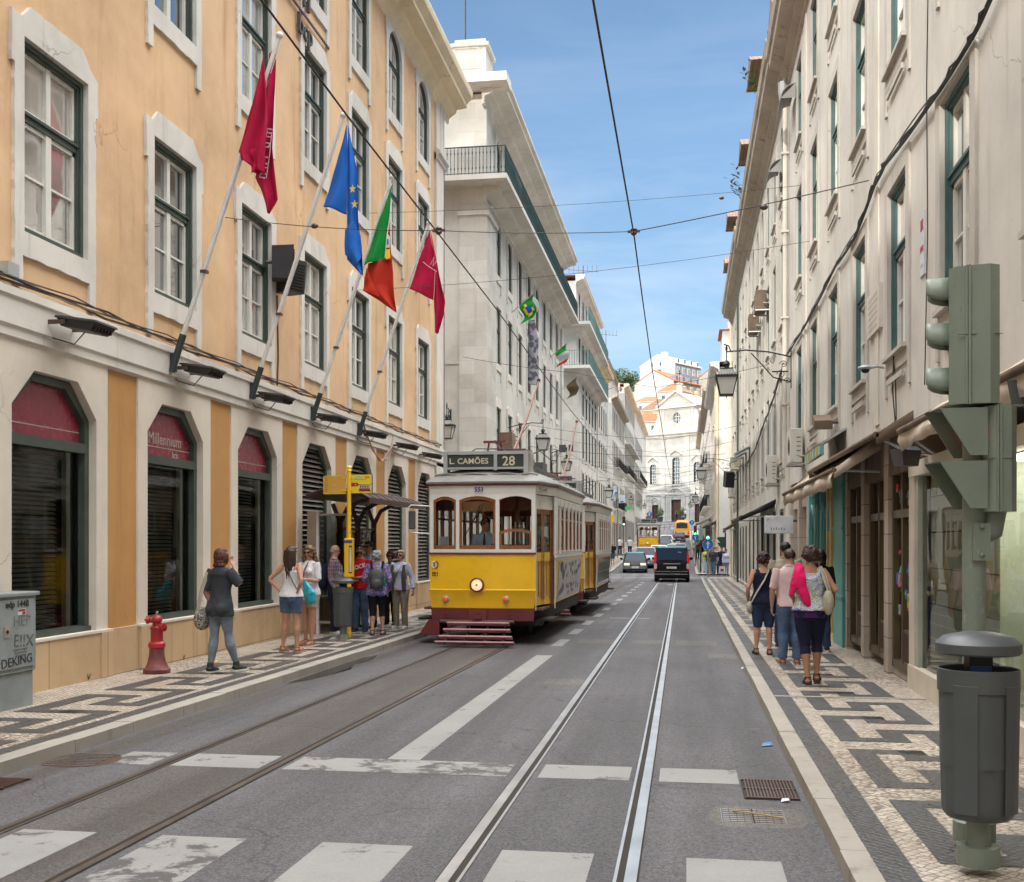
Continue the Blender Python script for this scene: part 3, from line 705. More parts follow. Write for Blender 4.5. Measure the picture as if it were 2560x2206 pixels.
# ================================================================== generic street building
def street_building(name,label,side,X,Ya,Yb,zb,rows,top,wallm,stone,frame,depth=12,win=None,cornice=None,rooft=None,westwins=None,gf=None,attic=0,pil=True,corm=None,doors=True,roofh=1.5):
    """rows: (sill z, height, width, kind, [centre Y list])"""
    if side=='L': b=thing(name,label,'building',(X,Ya,0),LR); UU=lambda Y:Y-Ya
    else: b=thing(name,label,'building',(X,Yb,0),RR); UU=lambda Y:Yb-Y
    W=Yb-Ya; zb0=zb-1.5; holes=[]
    for (z,h,w,k,cs) in rows:
        for c in cs: holes.append((UU(c)-w/2,UU(c)+w/2,z,z+h))
    m=MB(); wall_face(m,0,W,zb0,top,holes,wallm); body(m,0,W,zb0,top,depth,wallm); m.obj('wall',b)
    for ri,(z,h,w,k,cs) in enumerate(rows):
        for ci,c in enumerate(cs):
            pk=(PN1,PN2,PN3)[(ci*5+ri*3+int(abs(X)*3))%3]
            ms=window_meshes((name,stone.name,k,frame.name,pk.name,side),w,h,k,'plain' if (z<zb+2.9 and h>2.2) or Ya>70 else True,stone,(DTE if side=='R' and ((z<zb+2.9 and h>2.2) or Ya>70) else frame),CASE,pk,style=side)
            put_window(ms,b,UU(c),z)
    cm=corm or CRM
    m=MB()
    c=cornice or [(0,-.35),(.05,-.3),(.05,-.18),(.18,-.1),(.3,-.05),(.34,0),(.55,.03),(.58,.18),(.62,.22),(.62,.3),(0,.34)]
    moulding(m,-.4 if side=='L' else 0,W+(.4 if side=='R' else 0),[(o,z+top) for o,z in c],cm)
    m.obj('cornice',b)
    if rooft:
        m=MB(); roof(m,0,W,top+attic+.3,depth,roofh,rooft); m.obj('roof',b)
    if pil:
        m=MB()
        for u in (0,W): m.box(max(u-.6,-.0) if u else -.02,u+.6 if not u else W+.02,-.06,.04,zb0,top-.3,stone)
        m.obj('quoin',b)
    return b,UU
# ================================================================== building 2 (white, long balcony)
c2=[43.0+2.85*k for k in range(8)]
B2,U2=street_building('balcony_building','long white left building with a dark green balcony rail running under its cornice','L',-7.3,39.9,65.7,-.4,
  [(.4,2.9,1.5,'rect',c2),(4.75,2.2,1.15,'rect',c2),(8.65,2.2,1.15,'rect',c2),(12.1,2.2,1.15,'arch',c2),(15.15,2.2,1.05,'arch',c2)],18.0,WHP,STO,GRN,depth=16,pil=False,corm=STO,
  cornice=[(0,-.5),(.1,-.45),(.1,-.2),(.35,-.1),(.4,.0),(.85,.08),(.85,.22),(.95,.3),(.95,.4),(0,.5)])
m=MB(); m.box(-.08,2.0,-.12,.9,-1,14.0,WHI); m.box(-.08,.9,-.12,.9,14,18,WHI); m.box(-.15,2.1,-.2,.95,13.6,13.75,STO); m.obj('corner_pier',B2); m=MB(); m.box(24.9,25.85,-.1,.1,-1,18,WHI); m.obj('corner_pier',B2)
m=MB(); m.box(-.95,25.9,-1.0,0,14.62,14.8,STO); m.box(-.95,0,0.003,16,14.62,14.8,STO)
moulding(m,-.1,25.8,[(0,14.1),(.12,14.15),(.12,14.3),(.55,14.45),(.6,14.62),(0,14.64)],STO)
m.obj('balcony_slab',B2)
m=MB(); DGN=mat('green_iron',(.03,.06,.055),.45,.2,var=.3); railing(m,[(-.88,8),(-.88,-.93),(25.8,-.93)],14.8,1.0,DGN,.13); m.obj('railing',B2)
m=MB(); m.box(-1.0,.1,-1.0,16,18.08,18.4,STO)                   # west cornice
m.box(-.06,1.3,-.1,1.3,18.4,19.75,WHI); m.box(-.15,1.4,-.2,1.4,19.75,19.88,WHI); m.box(.1,1.1,-.05,1.1,19.88,20.1,WHI)
m.box(0,1.0,1.3,6,18.4,19.5,WHI); m.box(-.08,1.08,1.4,6,19.5,19.62,WHI)
for x in (1.5,): pass
m.prism([[(.15,18.95),(1.1,18.95),(1.1,19.75),(.15,19.75)],[(.22,19.02),(1.03,19.02),(1.03,19.68),(.22,19.68)]],-.07-.06,-.1,STO,f=lambda a,b,d:(-.08,a,b))
for k in range(9): m.box(2.0+k*2.85,3.2+k*2.85,.3,.5,18.5,19.2,WHF)
m.box(1.3,25.8,.2,.9,18.4,19.0,WHF); m.obj('parapet',B2)
m=MB(); roof(m,1.3,25.8,19,15,2,TIL,.1,1.0); m.obj('roof',B2)
m=MB()   # dripstone at the foot of the shop front and west wall detail
m.box(-.03,0,2.6,2.68,0,14.2,WHP); m.box(-.03,0,.9,2.6,8.2,8.28,WHP); m.tube([(-.06,2.1,-.3),(-.06,2.1,14.6)],.06,WHF,8)
m.obj('west_wall_trim',B2); text_m=MB(); text_m.box(-.12,-.09,1.3,1.35,3,3.1,WHF)
m=MB(); m.box(-.145,-.125,-.05,.75,4.75,5.05,WHT); text(m,'RUA',.14,LDK,Matrix.Translation((-.147,.55,4.86))@Matrix.Rotation(-PI/2,4,'Z')@Matrix.Rotation(PI/2,4,'X'),.001); m.obj('street_name_plate',B2)
# ================================================================== building 3 (double balcony) and 4
c3=[76.2+2.7*k for k in range(6)]
LGR=mat('pale_green_iron',(.10,.2,.19),.45,.2,var=.3)
B3,U3=street_building('corner_building','white corner building with two pale green ornate balconies, beyond the long balcony building','L',-7.3,74.3,91.5,-.4,
 [(.3,2.9,1.4,'rect',c3),(4.2,2.4,1.1,'rect',c3),(7.6,2.4,1.1,'rect',c3),(10.6,2.2,1.1,'rect',c3),(13.9,2.2,1.1,'rect',c3),(16.8,1.9,1.0,'rect',c3)],19.2,WHF,STO,GRN,depth=14,rooft=TIL,pil=False,corm=WHF)
m=MB()
for z in (13.4,16.3): m.box(-.95,17.2,-1.0,0,z-.2,z,WHF); m.box(-.95,0,.003,13,z-.2,z,WHF); moulding(m,-.2,17.2,[(0,z-.6),(.3,z-.5),(.5,z-.2),(0,z-.2)],WHF)
m.obj('balcony_slab',B3)
m=MB()
for z in (13.4,16.3): railing(m,[(-.9,8),(-.9,-.95),(17.2,-.95)],z,1.0,LGR,.16,.016)
m.obj('railing',B3)
m=MB(); m.box(-.07,1.9,-.1,1.2,-1,12.9,WHI); m.box(-.07,17.2,-.05,.0,12.2,12.4,WHF); m.obj('corner_pier',B3)
c4=[93.2+2.6*k for k in range(4)]
B4,_=street_building('tiled_eave_building','beige left building with a red tiled eave, right after the green balconied corner house','L',-7.25,91.6,104,-.2,
 [(.5,2.8,1.3,'rect',c4),(4.4,2.3,1.05,'rect',c4),(7.9,2.3,1.05,'rect',c4),(11.2,2.2,1.05,'rect',c4),(14.3,1.8,1.05,'rect',c4)],16.7,WHP,STO,GRN,depth=13,rooft=TIL)
c5=[111.5+2.6*k for k in range(9)]
B5,_=street_building('iron_balcony_building','white corner building with small dark iron balconies, beyond the second cross street on the left','L',-7.3,109.8,133,.2,
 [(.9,2.8,1.3,'rect',c5),(5.2,2.5,1.05,'rect',c5),(9.4,2.5,1.05,'rect',c5),(12.9,2.2,1.05,'rect',c5)],15.9,WHF,STO,BRN,depth=13,corm=COR)
m=MB()
for z in (5.1,9.3):
    for c in c5[1:7]:
        u=c-109.8; m.box(u-.8,u+.8,-.55,0,z-.15,z,STO); railing(m,[(u-.78,0),(u-.78,-.52),(u+.78,-.52),(u+.78,0)],z,.95,BLK,.13,.014,False)
m.obj('balcony',B5)
m=MB(); m.box(.1,22,.6,12,16.2,19.5,WHP); m.box(-.3,22.3,.25,12.3,19.5,19.7,COR); roof(m,0,22,19.7,12,1.4,TID,.5,.2); m.box(1,2,.55,.6,17,18.8,GRN); m.obj('attic',B5)
m=MB(); m.lathe([(.02,.1),(.3,.05),(.45,-.06),(.46,-.1)],(3.5,-.5,17.4),WHF,16,'y'); m.tube([(3.5,0,17.4),(3.5,.6,17.2)],.03,BRN,5); m.obj('satellite_dish',B5)
c6=[135.5+2.7*k for k in range(9)]
B6,_=street_building('stepped_white_building','tall bright white building with tiled roof on the left near the church','L',-7.35,133.2,160,.8,
 [(1.6,2.8,1.3,'rect',c6),(6,2.4,1.05,'rect',c6),(10,2.4,1.05,'rect',c6),(14,2.2,1.05,'rect',c6),(17.6,1.8,1.0,'rect',c6)],20.2,WHF,WHF,GRN,depth=13,rooft=TIL)
m=MB()
for z in (9.9,):
    for c in c6[:8]:
        u=c-133.2; m.box(u-.8,u+.8,-.55,0,z-.15,z,STO); railing(m,[(u-.78,0),(u-.78,-.52),(u+.78,-.52),(u+.78,0)],z,.95,BLK,.16,.018,False)
m.box(0,26.8,-.8,0,13.4,13.55,WHF); m.obj('balcony',B6)
c7=[164+2.7*k for k in range(10)]
B7,_=street_building('end_building','last pale building on the left before the church','L',-7.4,162,204,1.5,
 [(2.6,2.8,1.3,'rect',c7),(7,2.4,1.05,'rect',c7),(11,2.4,1.05,'rect',c7),(15,2.2,1.05,'rect',c7)],21.0,WHF,WHF,GRN,depth=13,rooft=TIL)
m=MB(); m.box(0,30,-.8,0,10.85,11,WHF); railing(m,[(0,0),(0,-.78),(30,-.78)],11,.95,BLK,.25,.02,False); m.obj('balcony',B7)
# ================================================================== right side
cr=[8.3+3.05*k for k in range(-3,7)]
rows=lambda cs,d=0:[(4.07+d,2.12,1.22,'rect',cs),(7.75+d,2.12,1.22,'rect',cs),(11.0+d,1.9,1.15,'rect',cs)]
cs1=[11.37+3.03*k for k in range(-6,6)]
# near right building: the ground floor is made of separate shop fronts
b=thing('cream_building','cream plastered building with teal windows above the shops along the right pavement','building',(XR,29.2,0),RR); BR1=b; UR=lambda Y:29.2-Y
W=29.2+50; holes=[]
for (z,h,w,k,cs) in rows(cs1):
    for c in cs: holes.append((UR(c)-w/2,UR(c)+w/2,z,z+h))
m=MB(); wall_face(m,0,W,3.12,13.75,holes,RWA); body(m,0,W,3.12,13.75,12,RWA); m.quad((0,0,3.12),(W,0,3.12),(W,3,3.12),(0,3,3.12),SHS)
m.quad((0,3,-.5),(W,3,-.5),(W,3,3.12),(0,3,3.12),DRK); m.box(-.001,.3,.0,3,-.5,3.12,SHS)
m.obj('wall',b)
pr=[window_meshes('R%d'%i,1.22,2.12,'rect',True,RST,TEA,CASE,p,style='R',deep=.12) for i,p in enumerate((PN1,PN2,PN3))]
pr3=[window_meshes('S%d'%i,1.15,1.9,'rect',True,RST,TEA,CASE,p,style='R',deep=.12) for i,p in enumerate((PN1,PN2,PN3))]
for ci,c in enumerate(cs1):
    for ri,z in enumerate((4.07,7.75,11.0)): put_window((pr3 if ri==2 else pr)[(ci+ri*2)%2 if ri else (ci*2)%3],b,UR(c),z)
m=MB(); RC=[(0,-.45),(.06,-.4),(.06,-.25),(.2,-.15),(.22,-.02),(.45,.05),(.5,.1),(.52,.25),(.58,.3),(.6,.4),(.62,.48),(0,.55)]
moulding(m,0,W,[(o,z+13.75) for o,z in RC],COR); m.obj('cornice',b)
for c in (3.6,15.9,25.2): m=MB(); m.box(UR(c)-.14,UR(c)+.14,-.02,0,3.3,13.3,RWC); m.obj('pilaster_strip',b)
m=MB(); roof(m,0,W,14.25,12,2.2,TID,.1,-.6); m.obj('roof',b)
def dormer(b,u,z,w=1.6,h=1.7,mt=None,y=.0):
    m=MB(); m.box(u-w/2,u+w/2,y,y+4,z,z+h,RWB); m.prism([[(u-w/2-.35,z+h-.05),(u+w/2+.35,z+h-.05),(u,z+h+.55)]],y-.4,y+4.2,TID,back=True); m.box(u-w*.3,u+w*.3,y-.03,y,z+.2,z+h-.2,TEA)
    for k in range(5): m.tube([(u-w/2-.3+k*.02,y-.42,z+h-.02+k*.001),(u-w/2-.3,y+4,z+h-.02)],.07,TID,6) if k==0 else None
    m.obj('dormer',b)
dormer(b,UR(26),14.6,1.8,1.3,y=.3); dormer(b,UR(20),14.6,1.8,1.3,y=.3)
m=MB(); m.tube([(0,-.1,13.6),(0,-.12,3.6)],.062,RWC,10); m.lathe([(.06,-.35),(.11,-.2),(.14,0),(.14,.25)],(0,-.14,13.2),ALU,8)
for z in (5.2,7.4,9.6,11.6): m.box(-.1,.1,-.2,-.02,z,z+.05,RWC)
m.obj('downpipe',b)
cs2=[31.2+2.6*k for k in range(7)]
BR2,UR2=street_building('arched_window_building','beige weathered building with a heavy cornice on the right beyond the downpipe','R',2.6,29.3,48,-.3,
 [(.1,2.5,1.3,'rect',cs2)]+[(3.9,2.3,1.05,'rect',cs2),(7.6,2.2,1.05,'rect',cs2),(11.0,2.0,1.05,'arch',cs2)],14.0,RWB,RST,TEA,rooft=TID,pil=False,corm=COR,cornice=RC)
dormer(BR2,UR2(35),14.6,1.7,1.5,y=-.3); dormer(BR2,UR2(33),15.9,1.2,1.0,y=.2); dormer(BR2,UR2(43),14.8,1.7,1.6,y=-.2)
cs3=[49.6+2.55*k for k in range(6)]
BR3,UR3=street_building('end_of_block_building','pale building at the end of the near right block, ochre downpipe at its corner','R',2.6,48.1,65.0,-.45,
 [(-.1,2.5,1.3,'rect',cs3),(3.8,2.3,1.05,'rect',cs3),(7.5,2.2,1.05,'rect',cs3),(11.0,2.0,1.05,'rect',cs3)],14.5,RWC,RST,TEA,rooft=TID,pil=False,corm=COR,cornice=RC)
dormer(BR3,UR3(54),15,1.8,1.9,y=-.3); dormer(BR3,UR3(61),15,1.5,1.5,y=-.2)
m=MB(); m.tube([(.4,-.1,14.3),(.4,-.1,-.3)],.07,CRM,8); m.tube([(9,-.1,13.9),(9,-.1,-.3)],.05,GRN,8); m.obj('downpipe',BR3)
cs4=[75.0+2.7*k for k in range(8)]
BR4,UR4=street_building('white_tower_corner_building','bright white corner building with tiled turret beyond the second crossing on the right','R',2.1,73.2,96,-.4,
 [(.2,2.6,1.3,'rect',cs4),(3.9,2.3,1.05,'rect',cs4),(7.4,2.3,1.05,'rect',cs4),(10.5,2.0,1.05,'rect',cs4)],13.0,WHF,RWC,TEA,rooft=TIL,pil=False,corm=WHF)
m=MB(); m.box(18.9,22.8,.2,3.8,13.3,15.4,WHF); roof(m,18.9,22.8,15.4,3.8,.6,TIL,.25,.0); m.box(19.5,22.4,.6,3.4,15.6,16.9,WHF); roof(m,19.5,22.4,16.9,3.6,.5,TIL,.3,.4)
m.obj('turret',BR4); m=MB(); m.tube([(22.4,-.1,13),(22.4,-.1,-.3)],.08,CRM,8); m.tube([(17.4,-.1,13),(17.4,-.1,-.3)],.07,CRM,8); m.obj('downpipe',BR4)
cs5=[98.2+2.8*k for k in range(12)]
BR5,UR5=street_building('plant_balcony_building','narrow pale building with plants on iron balconies on the far right','R',2.0,96.2,132,.0,
 [(1,2.6,1.3,'rect',cs5),(4.9,2.3,1.05,'rect',cs5),(8.6,2.3,1.05,'rect',cs5),(12,2.0,1.05,'rect',cs5)],14.5,RWC,WHF,TEA,rooft=TIL,pil=False,corm=COR)
m=MB()
for z in (4.8,8.5):
    for c in cs5: 
        u=UR5(c); m.box(u-.8,u+.8,-.55,0,z-.12,z,STO); railing(m,[(u-.78,0),(u-.78,-.5),(u+.78,-.5),(u+.78,0)],z,.95,BLK,.2,.018,False)
m.obj('balcony',BR5)
cs6=[134.5+2.8*k for k in range(18)]
BR6,_=street_building('last_right_building','last cream building on the right before the church','R',2.1,132.2,186,1.0,
 [(2.2,2.6,1.3,'rect',cs6),(6.5,2.3,1.05,'rect',cs6),(10.5,2.3,1.05,'rect',cs6),(14,2.0,1.05,'rect',cs6)],17,RWA,WHF,TEA,rooft=TIL,pil=False)
# unseen block behind the camera closing the street, its height set for the light
b=thing('west_end_building','unseen ochre block closing the street behind the viewpoint','building',(-30,-78,0),PI)
m=MB(); wall_face(m,-60,40,-1,WESTH,[],YEL); body(m,-60,40,-1,WESTH,16,YEL); m.obj('wall',b)
for k in range(14):
    for z in (5,9): put_window(pm[(k+z)%3],b,-38+k*4.2,z)
# ================================================================== shop fronts, near right (parts of the cream building)
def shopfront():
    b=BR1
    # cream framed clothes shop Y 7.9..13.6
    m=MB(); F=mat('cream_shop_frame',(.60,.54,.44),.5,var=.12,dirt=.1)
    for y0,y1 in ((13.35,13.62),(8.15,8.3)): m.box(UR(y1),UR(y0),-.02,.14,.1,2.58,F)
    m.box(UR(13.6),UR(8.1),-.04,.2,-.2,.27,F); m.box(UR(13.6),UR(8.1),-.03,.12,2.45,2.62,F); m.box(UR(13.34),UR(13.2),.0,.1,.27,2.45,mat('pale_green_frame',(.34,.37,.31),.5))
    w=m.obj('shop_window',b,label='cream framed clothes shop window')
    m=MB(); m.quad((UR(13.2),.05,.27),(UR(8.3),.05,.27),(UR(8.3),.05,2.45),(UR(13.2),.05,2.45),GLS); m.obj('pane',w)
    m=MB(); IN=mat('shop_interior_green',(.55,.60,.48),.7,var=.15)
    m.box(UR(10.4),UR(8.2),.62,.64,.1,2.6,IN); m.box(UR(13.2),UR(10.4),.14,.16,.27,2.45,IN); m.box(UR(10.4),UR(10.38),.14,.64,.27,2.45,IN)
    for z in (.6,1.0,1.4,1.8,2.2): m.box(UR(13.2),UR(10.4),.13,.14,z,z+.012,BRN); m.box(UR(10.4),UR(8.2),.60,.62,z,z+.015,BRN)
    m.box(UR(13.3),UR(8.2),.1,.6,.2,.25,IN); m.obj('display_back',w); m=MB(); m.box(UR(10.2),UR(8.5),.15,.5,2.40,2.44,mat('shop_fill_strip',(1,.93,.8),.4,emit=6)); m.obj('shop_fill_strip',w)  # glowing strip added to brighten the shop window
    # pier
    m=MB(); m.box(UR(8.1),UR(6.9),-.08,.4,-.2,3.1,RUF); m.box(UR(6.9),UR(-49.9),-.02,.2,-.2,3.1,SHS); m.obj('stone_pier',b)
    # haberdasher / toy shop Y 13.7..19
    m=MB()
    for y0,y1 in ((15.02,15.33),(17.02,17.28),(18.75,18.95)): m.box(UR(y1),UR(y0),-.015,.5,-.2,3.1,SHS)
    m.box(UR(18.95),UR(13.62),-.0,.4,2.55,3.1,BEB); m.box(UR(15.0),UR(13.63),.05,.5,-.2,.1,SHS); m.obj('pier',b)
    for (y0,y1,ys) in ((13.65,14.98,.03),(15.37,16.98,.06),(17.32,18.73,.03)):
        m=MB(); 
        for a,c in ((y0,y0+.09),(y1-.09,y1),((y0+y1)/2-.04,(y0+y1)/2+.04)): m.box(UR(c),UR(a),ys,ys+.08,.1,2.55,BRO)
        m.box(UR(y1),UR(y0),ys,ys+.08,2.0,2.1,BRO); m.box(UR(y1),UR(y0),ys,ys+.08,.1,.2,BRO); m.box(UR((y0+y1)/2),UR(y0),ys+.01,ys+.07,.2,.62,BRO)
        for k in range(12): m.box(UR(y0+.12+k*.045),UR(y0+.135+k*.045),ys-.005,ys+.01,.24,.58,BRN)
        w=m.obj('shop_door',b); m=MB(); m.quad((UR(y1),ys+.11,.2),(UR(y0),ys+.04,.2),(UR(y0),ys+.04,2.5),(UR(y1),ys+.04,2.5),GLS); m.obj('pane',w)
        m=MB(); m.box(UR(y1)-.0,UR(y0)+.0,.5,.54,.1,2.5,mat('shop_back_brown',(.28,.2,.13),.8) if 'shop_back_brown' not in bpy.data.materials else bpy.data.materials['shop_back_brown']); m.obj('display_back',w)
        m=MB(); CM=[bpy.data.materials.get('toy_%d'%i) or mat('toy_%d'%i,tuple(.75*q_+.03 for q_ in c),.5,var=.1) for i,c in enumerate([(.6,.05,.06),(.05,.2,.5),(.6,.5,.05),(.08,.35,.15),(.55,.2,.3),(.5,.5,.48),(.1,.4,.4),(.3,.28,.25)])]
        first=y0<14
        for i in range(70):
            y=random.uniform(y0+.15,y1-.15); z=random.uniform(.75,2.4); s=random.uniform(.03,.08); d=random.uniform(.06,.14) if first else ys+random.uniform(.13,.25)
            q=random.randrange(8)
            if q>3: q=1
            if q==0: m.ball((UR(y),d,z),(s*.6,s*.4,s*.6),random.choice(CM),8,5)
            elif q in(1,3): m.obox((UR(y),d,z),(s*.8,.008,s*1.3),random.uniform(-.1,.1),random.choice(CM)); m.obox((UR(y),d-.01,z+s*.3),(s*.5,.004,s*.5),0,random.choice(CM))
            else: m.lathe([(s*.2,-s),(s*.7,-s*.4),(s*.5,s*.5),(s*.25,s*1.1)],(UR(y),d,z),random.choice(CM),8)
        m.obj('window_goods',w,label='colourful packaged goods hanging in the shop window')
    # teal shop front Y 19..24
    m=MB(); m.box(UR(20.15),UR(18.97),-.06,.3,-.2,3.05,TEC)
    for z in (.75,1.9,2.6): m.box(UR(20.18),UR(18.94),-.08,.0,z,z+.05,TEC)
    m.box(UR(20.3),UR(20.16),-.1,.0,.1,2.9,YEC); m.box(UR(24.4),UR(24.2),-.04,.2,-.2,2.9,TEC); m.box(UR(24.2),UR(20.3),.0,.2,-.2,.35,YEC); m.box(UR(24.2),UR(20.3),-.03,.2,2.75,3.1,TEC)
    for y in (21.3,22.3,23.3): m.box(UR(y+.06),UR(y-.06),-.03,.1,.35,2.75,YEC if y<22 else TEC)
    for y in (20.8,21.8,22.8,23.8): m.tube([(UR(y)-.45,.0,1.9),(UR(y)-.3,-.02,2.25),(UR(y),-.02,2.45),(UR(y)+.3,-.02,2.25),(UR(y)+.45,0,1.9)],.03,TEC,6); m.tube([(UR(y),-.02,2.45),(UR(y)+.06,-.02,2.0),(UR(y)-.05,-.02,1.6),(UR(y)+.02,-.02,1.2)],.02,TEC,6)
    w=m.obj('teal_shopfront',b,label='teal and yellow carved shop front'); m=MB(); m.quad((UR(24.2),.08,.35),(UR(20.3),.08,.35),(UR(20.3),.08,2.75),(UR(24.2),.08,2.75),PN3); m.obj('pane',w)
    # rest of block Y 24.4..29.2
    m=MB()
    for a,c in ((24.4,24.9),(26.5,26.9),(28.6,29.2)): m.box(UR(c),UR(a),-.02,.4,-.4,3.1,SHS)
    m.box(UR(28.6),UR(24.9),.05,.3,2.5,3.1,SHS); m.box(UR(28.6),UR(24.9),.3,.34,-.4,2.6,BRN); m.obj('pier',b)
    m=MB()
    for a,c in ((24.95,26.45),(26.95,28.55)): m.quad((UR(c),.25,.2),(UR(a),.25,.2),(UR(a),.25,2.5),(UR(c),.25,2.5),PN3); m.box(UR((a+c)/2+.04),UR((a+c)/2-.04),.18,.26,-.2,2.5,YEC)
    m.obj('shop_window',b)
shopfront()
# ================================================================== church
CHW=plaster('church_stone',(.56,.545,.51),(.45,.4,.34),.3,blocks=(1.4,.7),joint=.82); DOR=mat('church_door',(.10,.045,.04),.6,var=.3)
CH=thing('church','white baroque church with pediment, round window and carved portals closing the street','church',(-9.3,236,5.4),R(-35))
W=15.9; holes=[(2.2,3.9,8.4,12.4),(7.9,9.9,8.2,13.6),(13.2,14.9,8.4,12.4),(2.7,4.3,-.5,4.0),(7.6,10.0,-.5,5.0),(13.4,14.9,-.5,4.0)]
m=MB(); wall_face(m,0,W,-3,18.6,holes,CHW); body(m,0,W,-3,18.6,20,CHW); m.obj('wall',CH)
m=MB()
for u in (0,5.2,11.3,15.0): m.box(u,u+.9,-.22,.02,-3,17.9,CHW)
for u in (0,5.2,11.3,15.0): m.box(u-.08,u+.98,-.3,.02,5.6,6.0,CHW); m.box(u-.06,u+.96,-.28,0,17.2,17.9,CHW)
m.box(0,5.3,-.12,.0,5.0,5.4,CHW); m.obj('pilaster',CH)
m=MB(); moulding(m,-.2,W+.2,[(0,17.8),(.25,17.9),(.25,18.2),(.55,18.35),(.8,18.45),(.85,18.75),(0,18.9)],STO); moulding(m,-.1,W+.1,[(0,5.9),(.2,5.95),(.25,6.25),(0,6.35)],STO); m.obj('cornice',CH)
m=MB(); m.box(0,W,-.1,.3,18.8,19.7,WHF)
P=[(4.7,18.9),(13.2,18.9),(13.2,24.1),(4.7,24.1)]; c=[(8.95+.98*math.cos(t),21.7+1.15*math.sin(t)) for t in [2*PI*i/20 for i in range(20)]]
m.prism([P,c],-.05,.5,CHW); m.box(4.7,13.2,.45,8,18.9,24,WHF)
for s,x in ((-1,4.7),(1,13.2)):
    P=[(x,18.9),(x,23.4)]+[(x+s*(.3+2.6*i/8),23.2-4.1*(1-(1-i/8)**2)) for i in range(9)]+[(x+s*3.4,18.9)]
    m.prism([P],.0,.5,WHF,back=True)
for x in (4.7,5.4,11.9,12.6): m.box(x,x+.55,-.15,0,19.4,23.9,CHW)
m.obj('upper_stage',CH)
m=MB(); P=[(4.1,24.1),(13.8,24.1),(8.95,27.0)]; m.prism([P],-.1,8,CHW,back=True); 
for a,b_ in (((4.0,24.1),(8.95,27.1)),((8.95,27.1),(13.9,24.1))):
    d=.32; m.prism([[a,b_,(b_[0],b_[1]+d),(a[0],a[1]+d)]],-.55,.1,STO,back=True)
m.box(4.0,13.9,-.5,0,23.8,24.15,STO); m.lathe([(.7,26.5),(.62,28.6),(.85,28.7),(.5,29)],(8.95,1,0),CHW,8)
m.tube([(8.95,1,29),(8.95,1,31.6)],.06,BLK,5); m.tube([(8.5,1,31),(9.4,1,31)],.05,BLK,5); m.obj('pediment',CH)
m=MB(); m.add([(8.95+1.05*math.cos(2*PI*i/20),.3,21.7+1.22*math.sin(2*PI*i/20)) for i in range(20)],[tuple(range(20))],PN3)
for k in (-.33,.33): m.box(8.95+k-.04,8.95+k+.04,.2,.3,20.6,22.8,WHT); m.box(7.95,9.95,.2,.3,21.7+k-.04,21.7+k+.04,WHT)
m.obj('round_window',CH)
for (u0,u1,z0,z1) in holes[:3]:
    m=MB(); m.quad((u0,.3,z0),(u1,.3,z0),(u1,.3,z1),(u0,.3,z1),PN3)
    for k in range(1,4): x=u0+(u1-u0)*k/4; m.box(x-.03,x+.03,.22,.3,z0,z1,WHT)
    for k in range(1,7): z=z0+(z1-z0)*k/7; m.box(u0,u1,.22,.3,z-.03,z+.03,WHT)
    a=(u0+u1)/2; w=u1-u0
    m.prism([[(u0-.35,z0-.4),(u1+.35,z0-.4),(u1+.35,z1+.1),(a+w*.3,z1+.9),(a,z1+1.1),(a-w*.3,z1+.9),(u0-.35,z1+.1)],[(u0,z0),(u1,z0),(u1,z1-.5),(a+w*.3,z1),(a-w*.3,z1),(u0,z1-.5)]],-.15,0,CHW)
    m.prism([[(u0-.6,z1+.6),(u0-.4,z1+.6),(a,z1+1.5),(u1+.4,z1+.6),(u1+.6,z1+.6),(a,z1+1.9)]],-.4,0,STO); m.obj('window',CH)
for (u0,u1,z0,z1) in holes[3:]:
    m=MB(); m.quad((u0,.35,z0),(u1,.35,z0),(u1,.35,z1),(u0,.35,z1),DOR); a=(u0+u1)/2; r=(u1-u0)/2
    for k in range(6): m.box(u0+.05,u1-.05,.3,.35,z0+.3+k*.62,z0+.34+k*.62,BLK)
    m.box(a-.03,a+.03,.3,.35,z0,z1,BLK); d=m.obj('door',CH)
    m=MB()
    for k,(rr,y) in enumerate(((1.35,-.02),(1.15,.05),(.95,.12)) if u0>7 and u0<8 else ((1.2,0),(1.0,.1))):
        pts=[(a+r*rr*1.35*math.cos(t),y-.1,z1+.2+r*rr*1.3*math.sin(t)) for t in [PI*i/14 for i in range(15)]]
        pts=[(a+r*rr*1.35,y-.1,z0)]+pts+[(a-r*rr*1.35,y-.1,z0)]; m.tube(pts,.13,CHW,8)
    for k in range(8): m.ball((a+r*.8*math.cos(PI*(k+.5)/8),-.02,z1+.35+r*.7*math.sin(PI*(k+.5)/8)),.18,CHW,6,4)
    m.obj('portal_carving',d)
m=MB()
for k in range(7): m.box(-2+k*.2,18-k*.2,-5+k*.45,-.0,-.9+k*.17-.5,-.9+k*.17,STO)
m.obj('steps',CH)
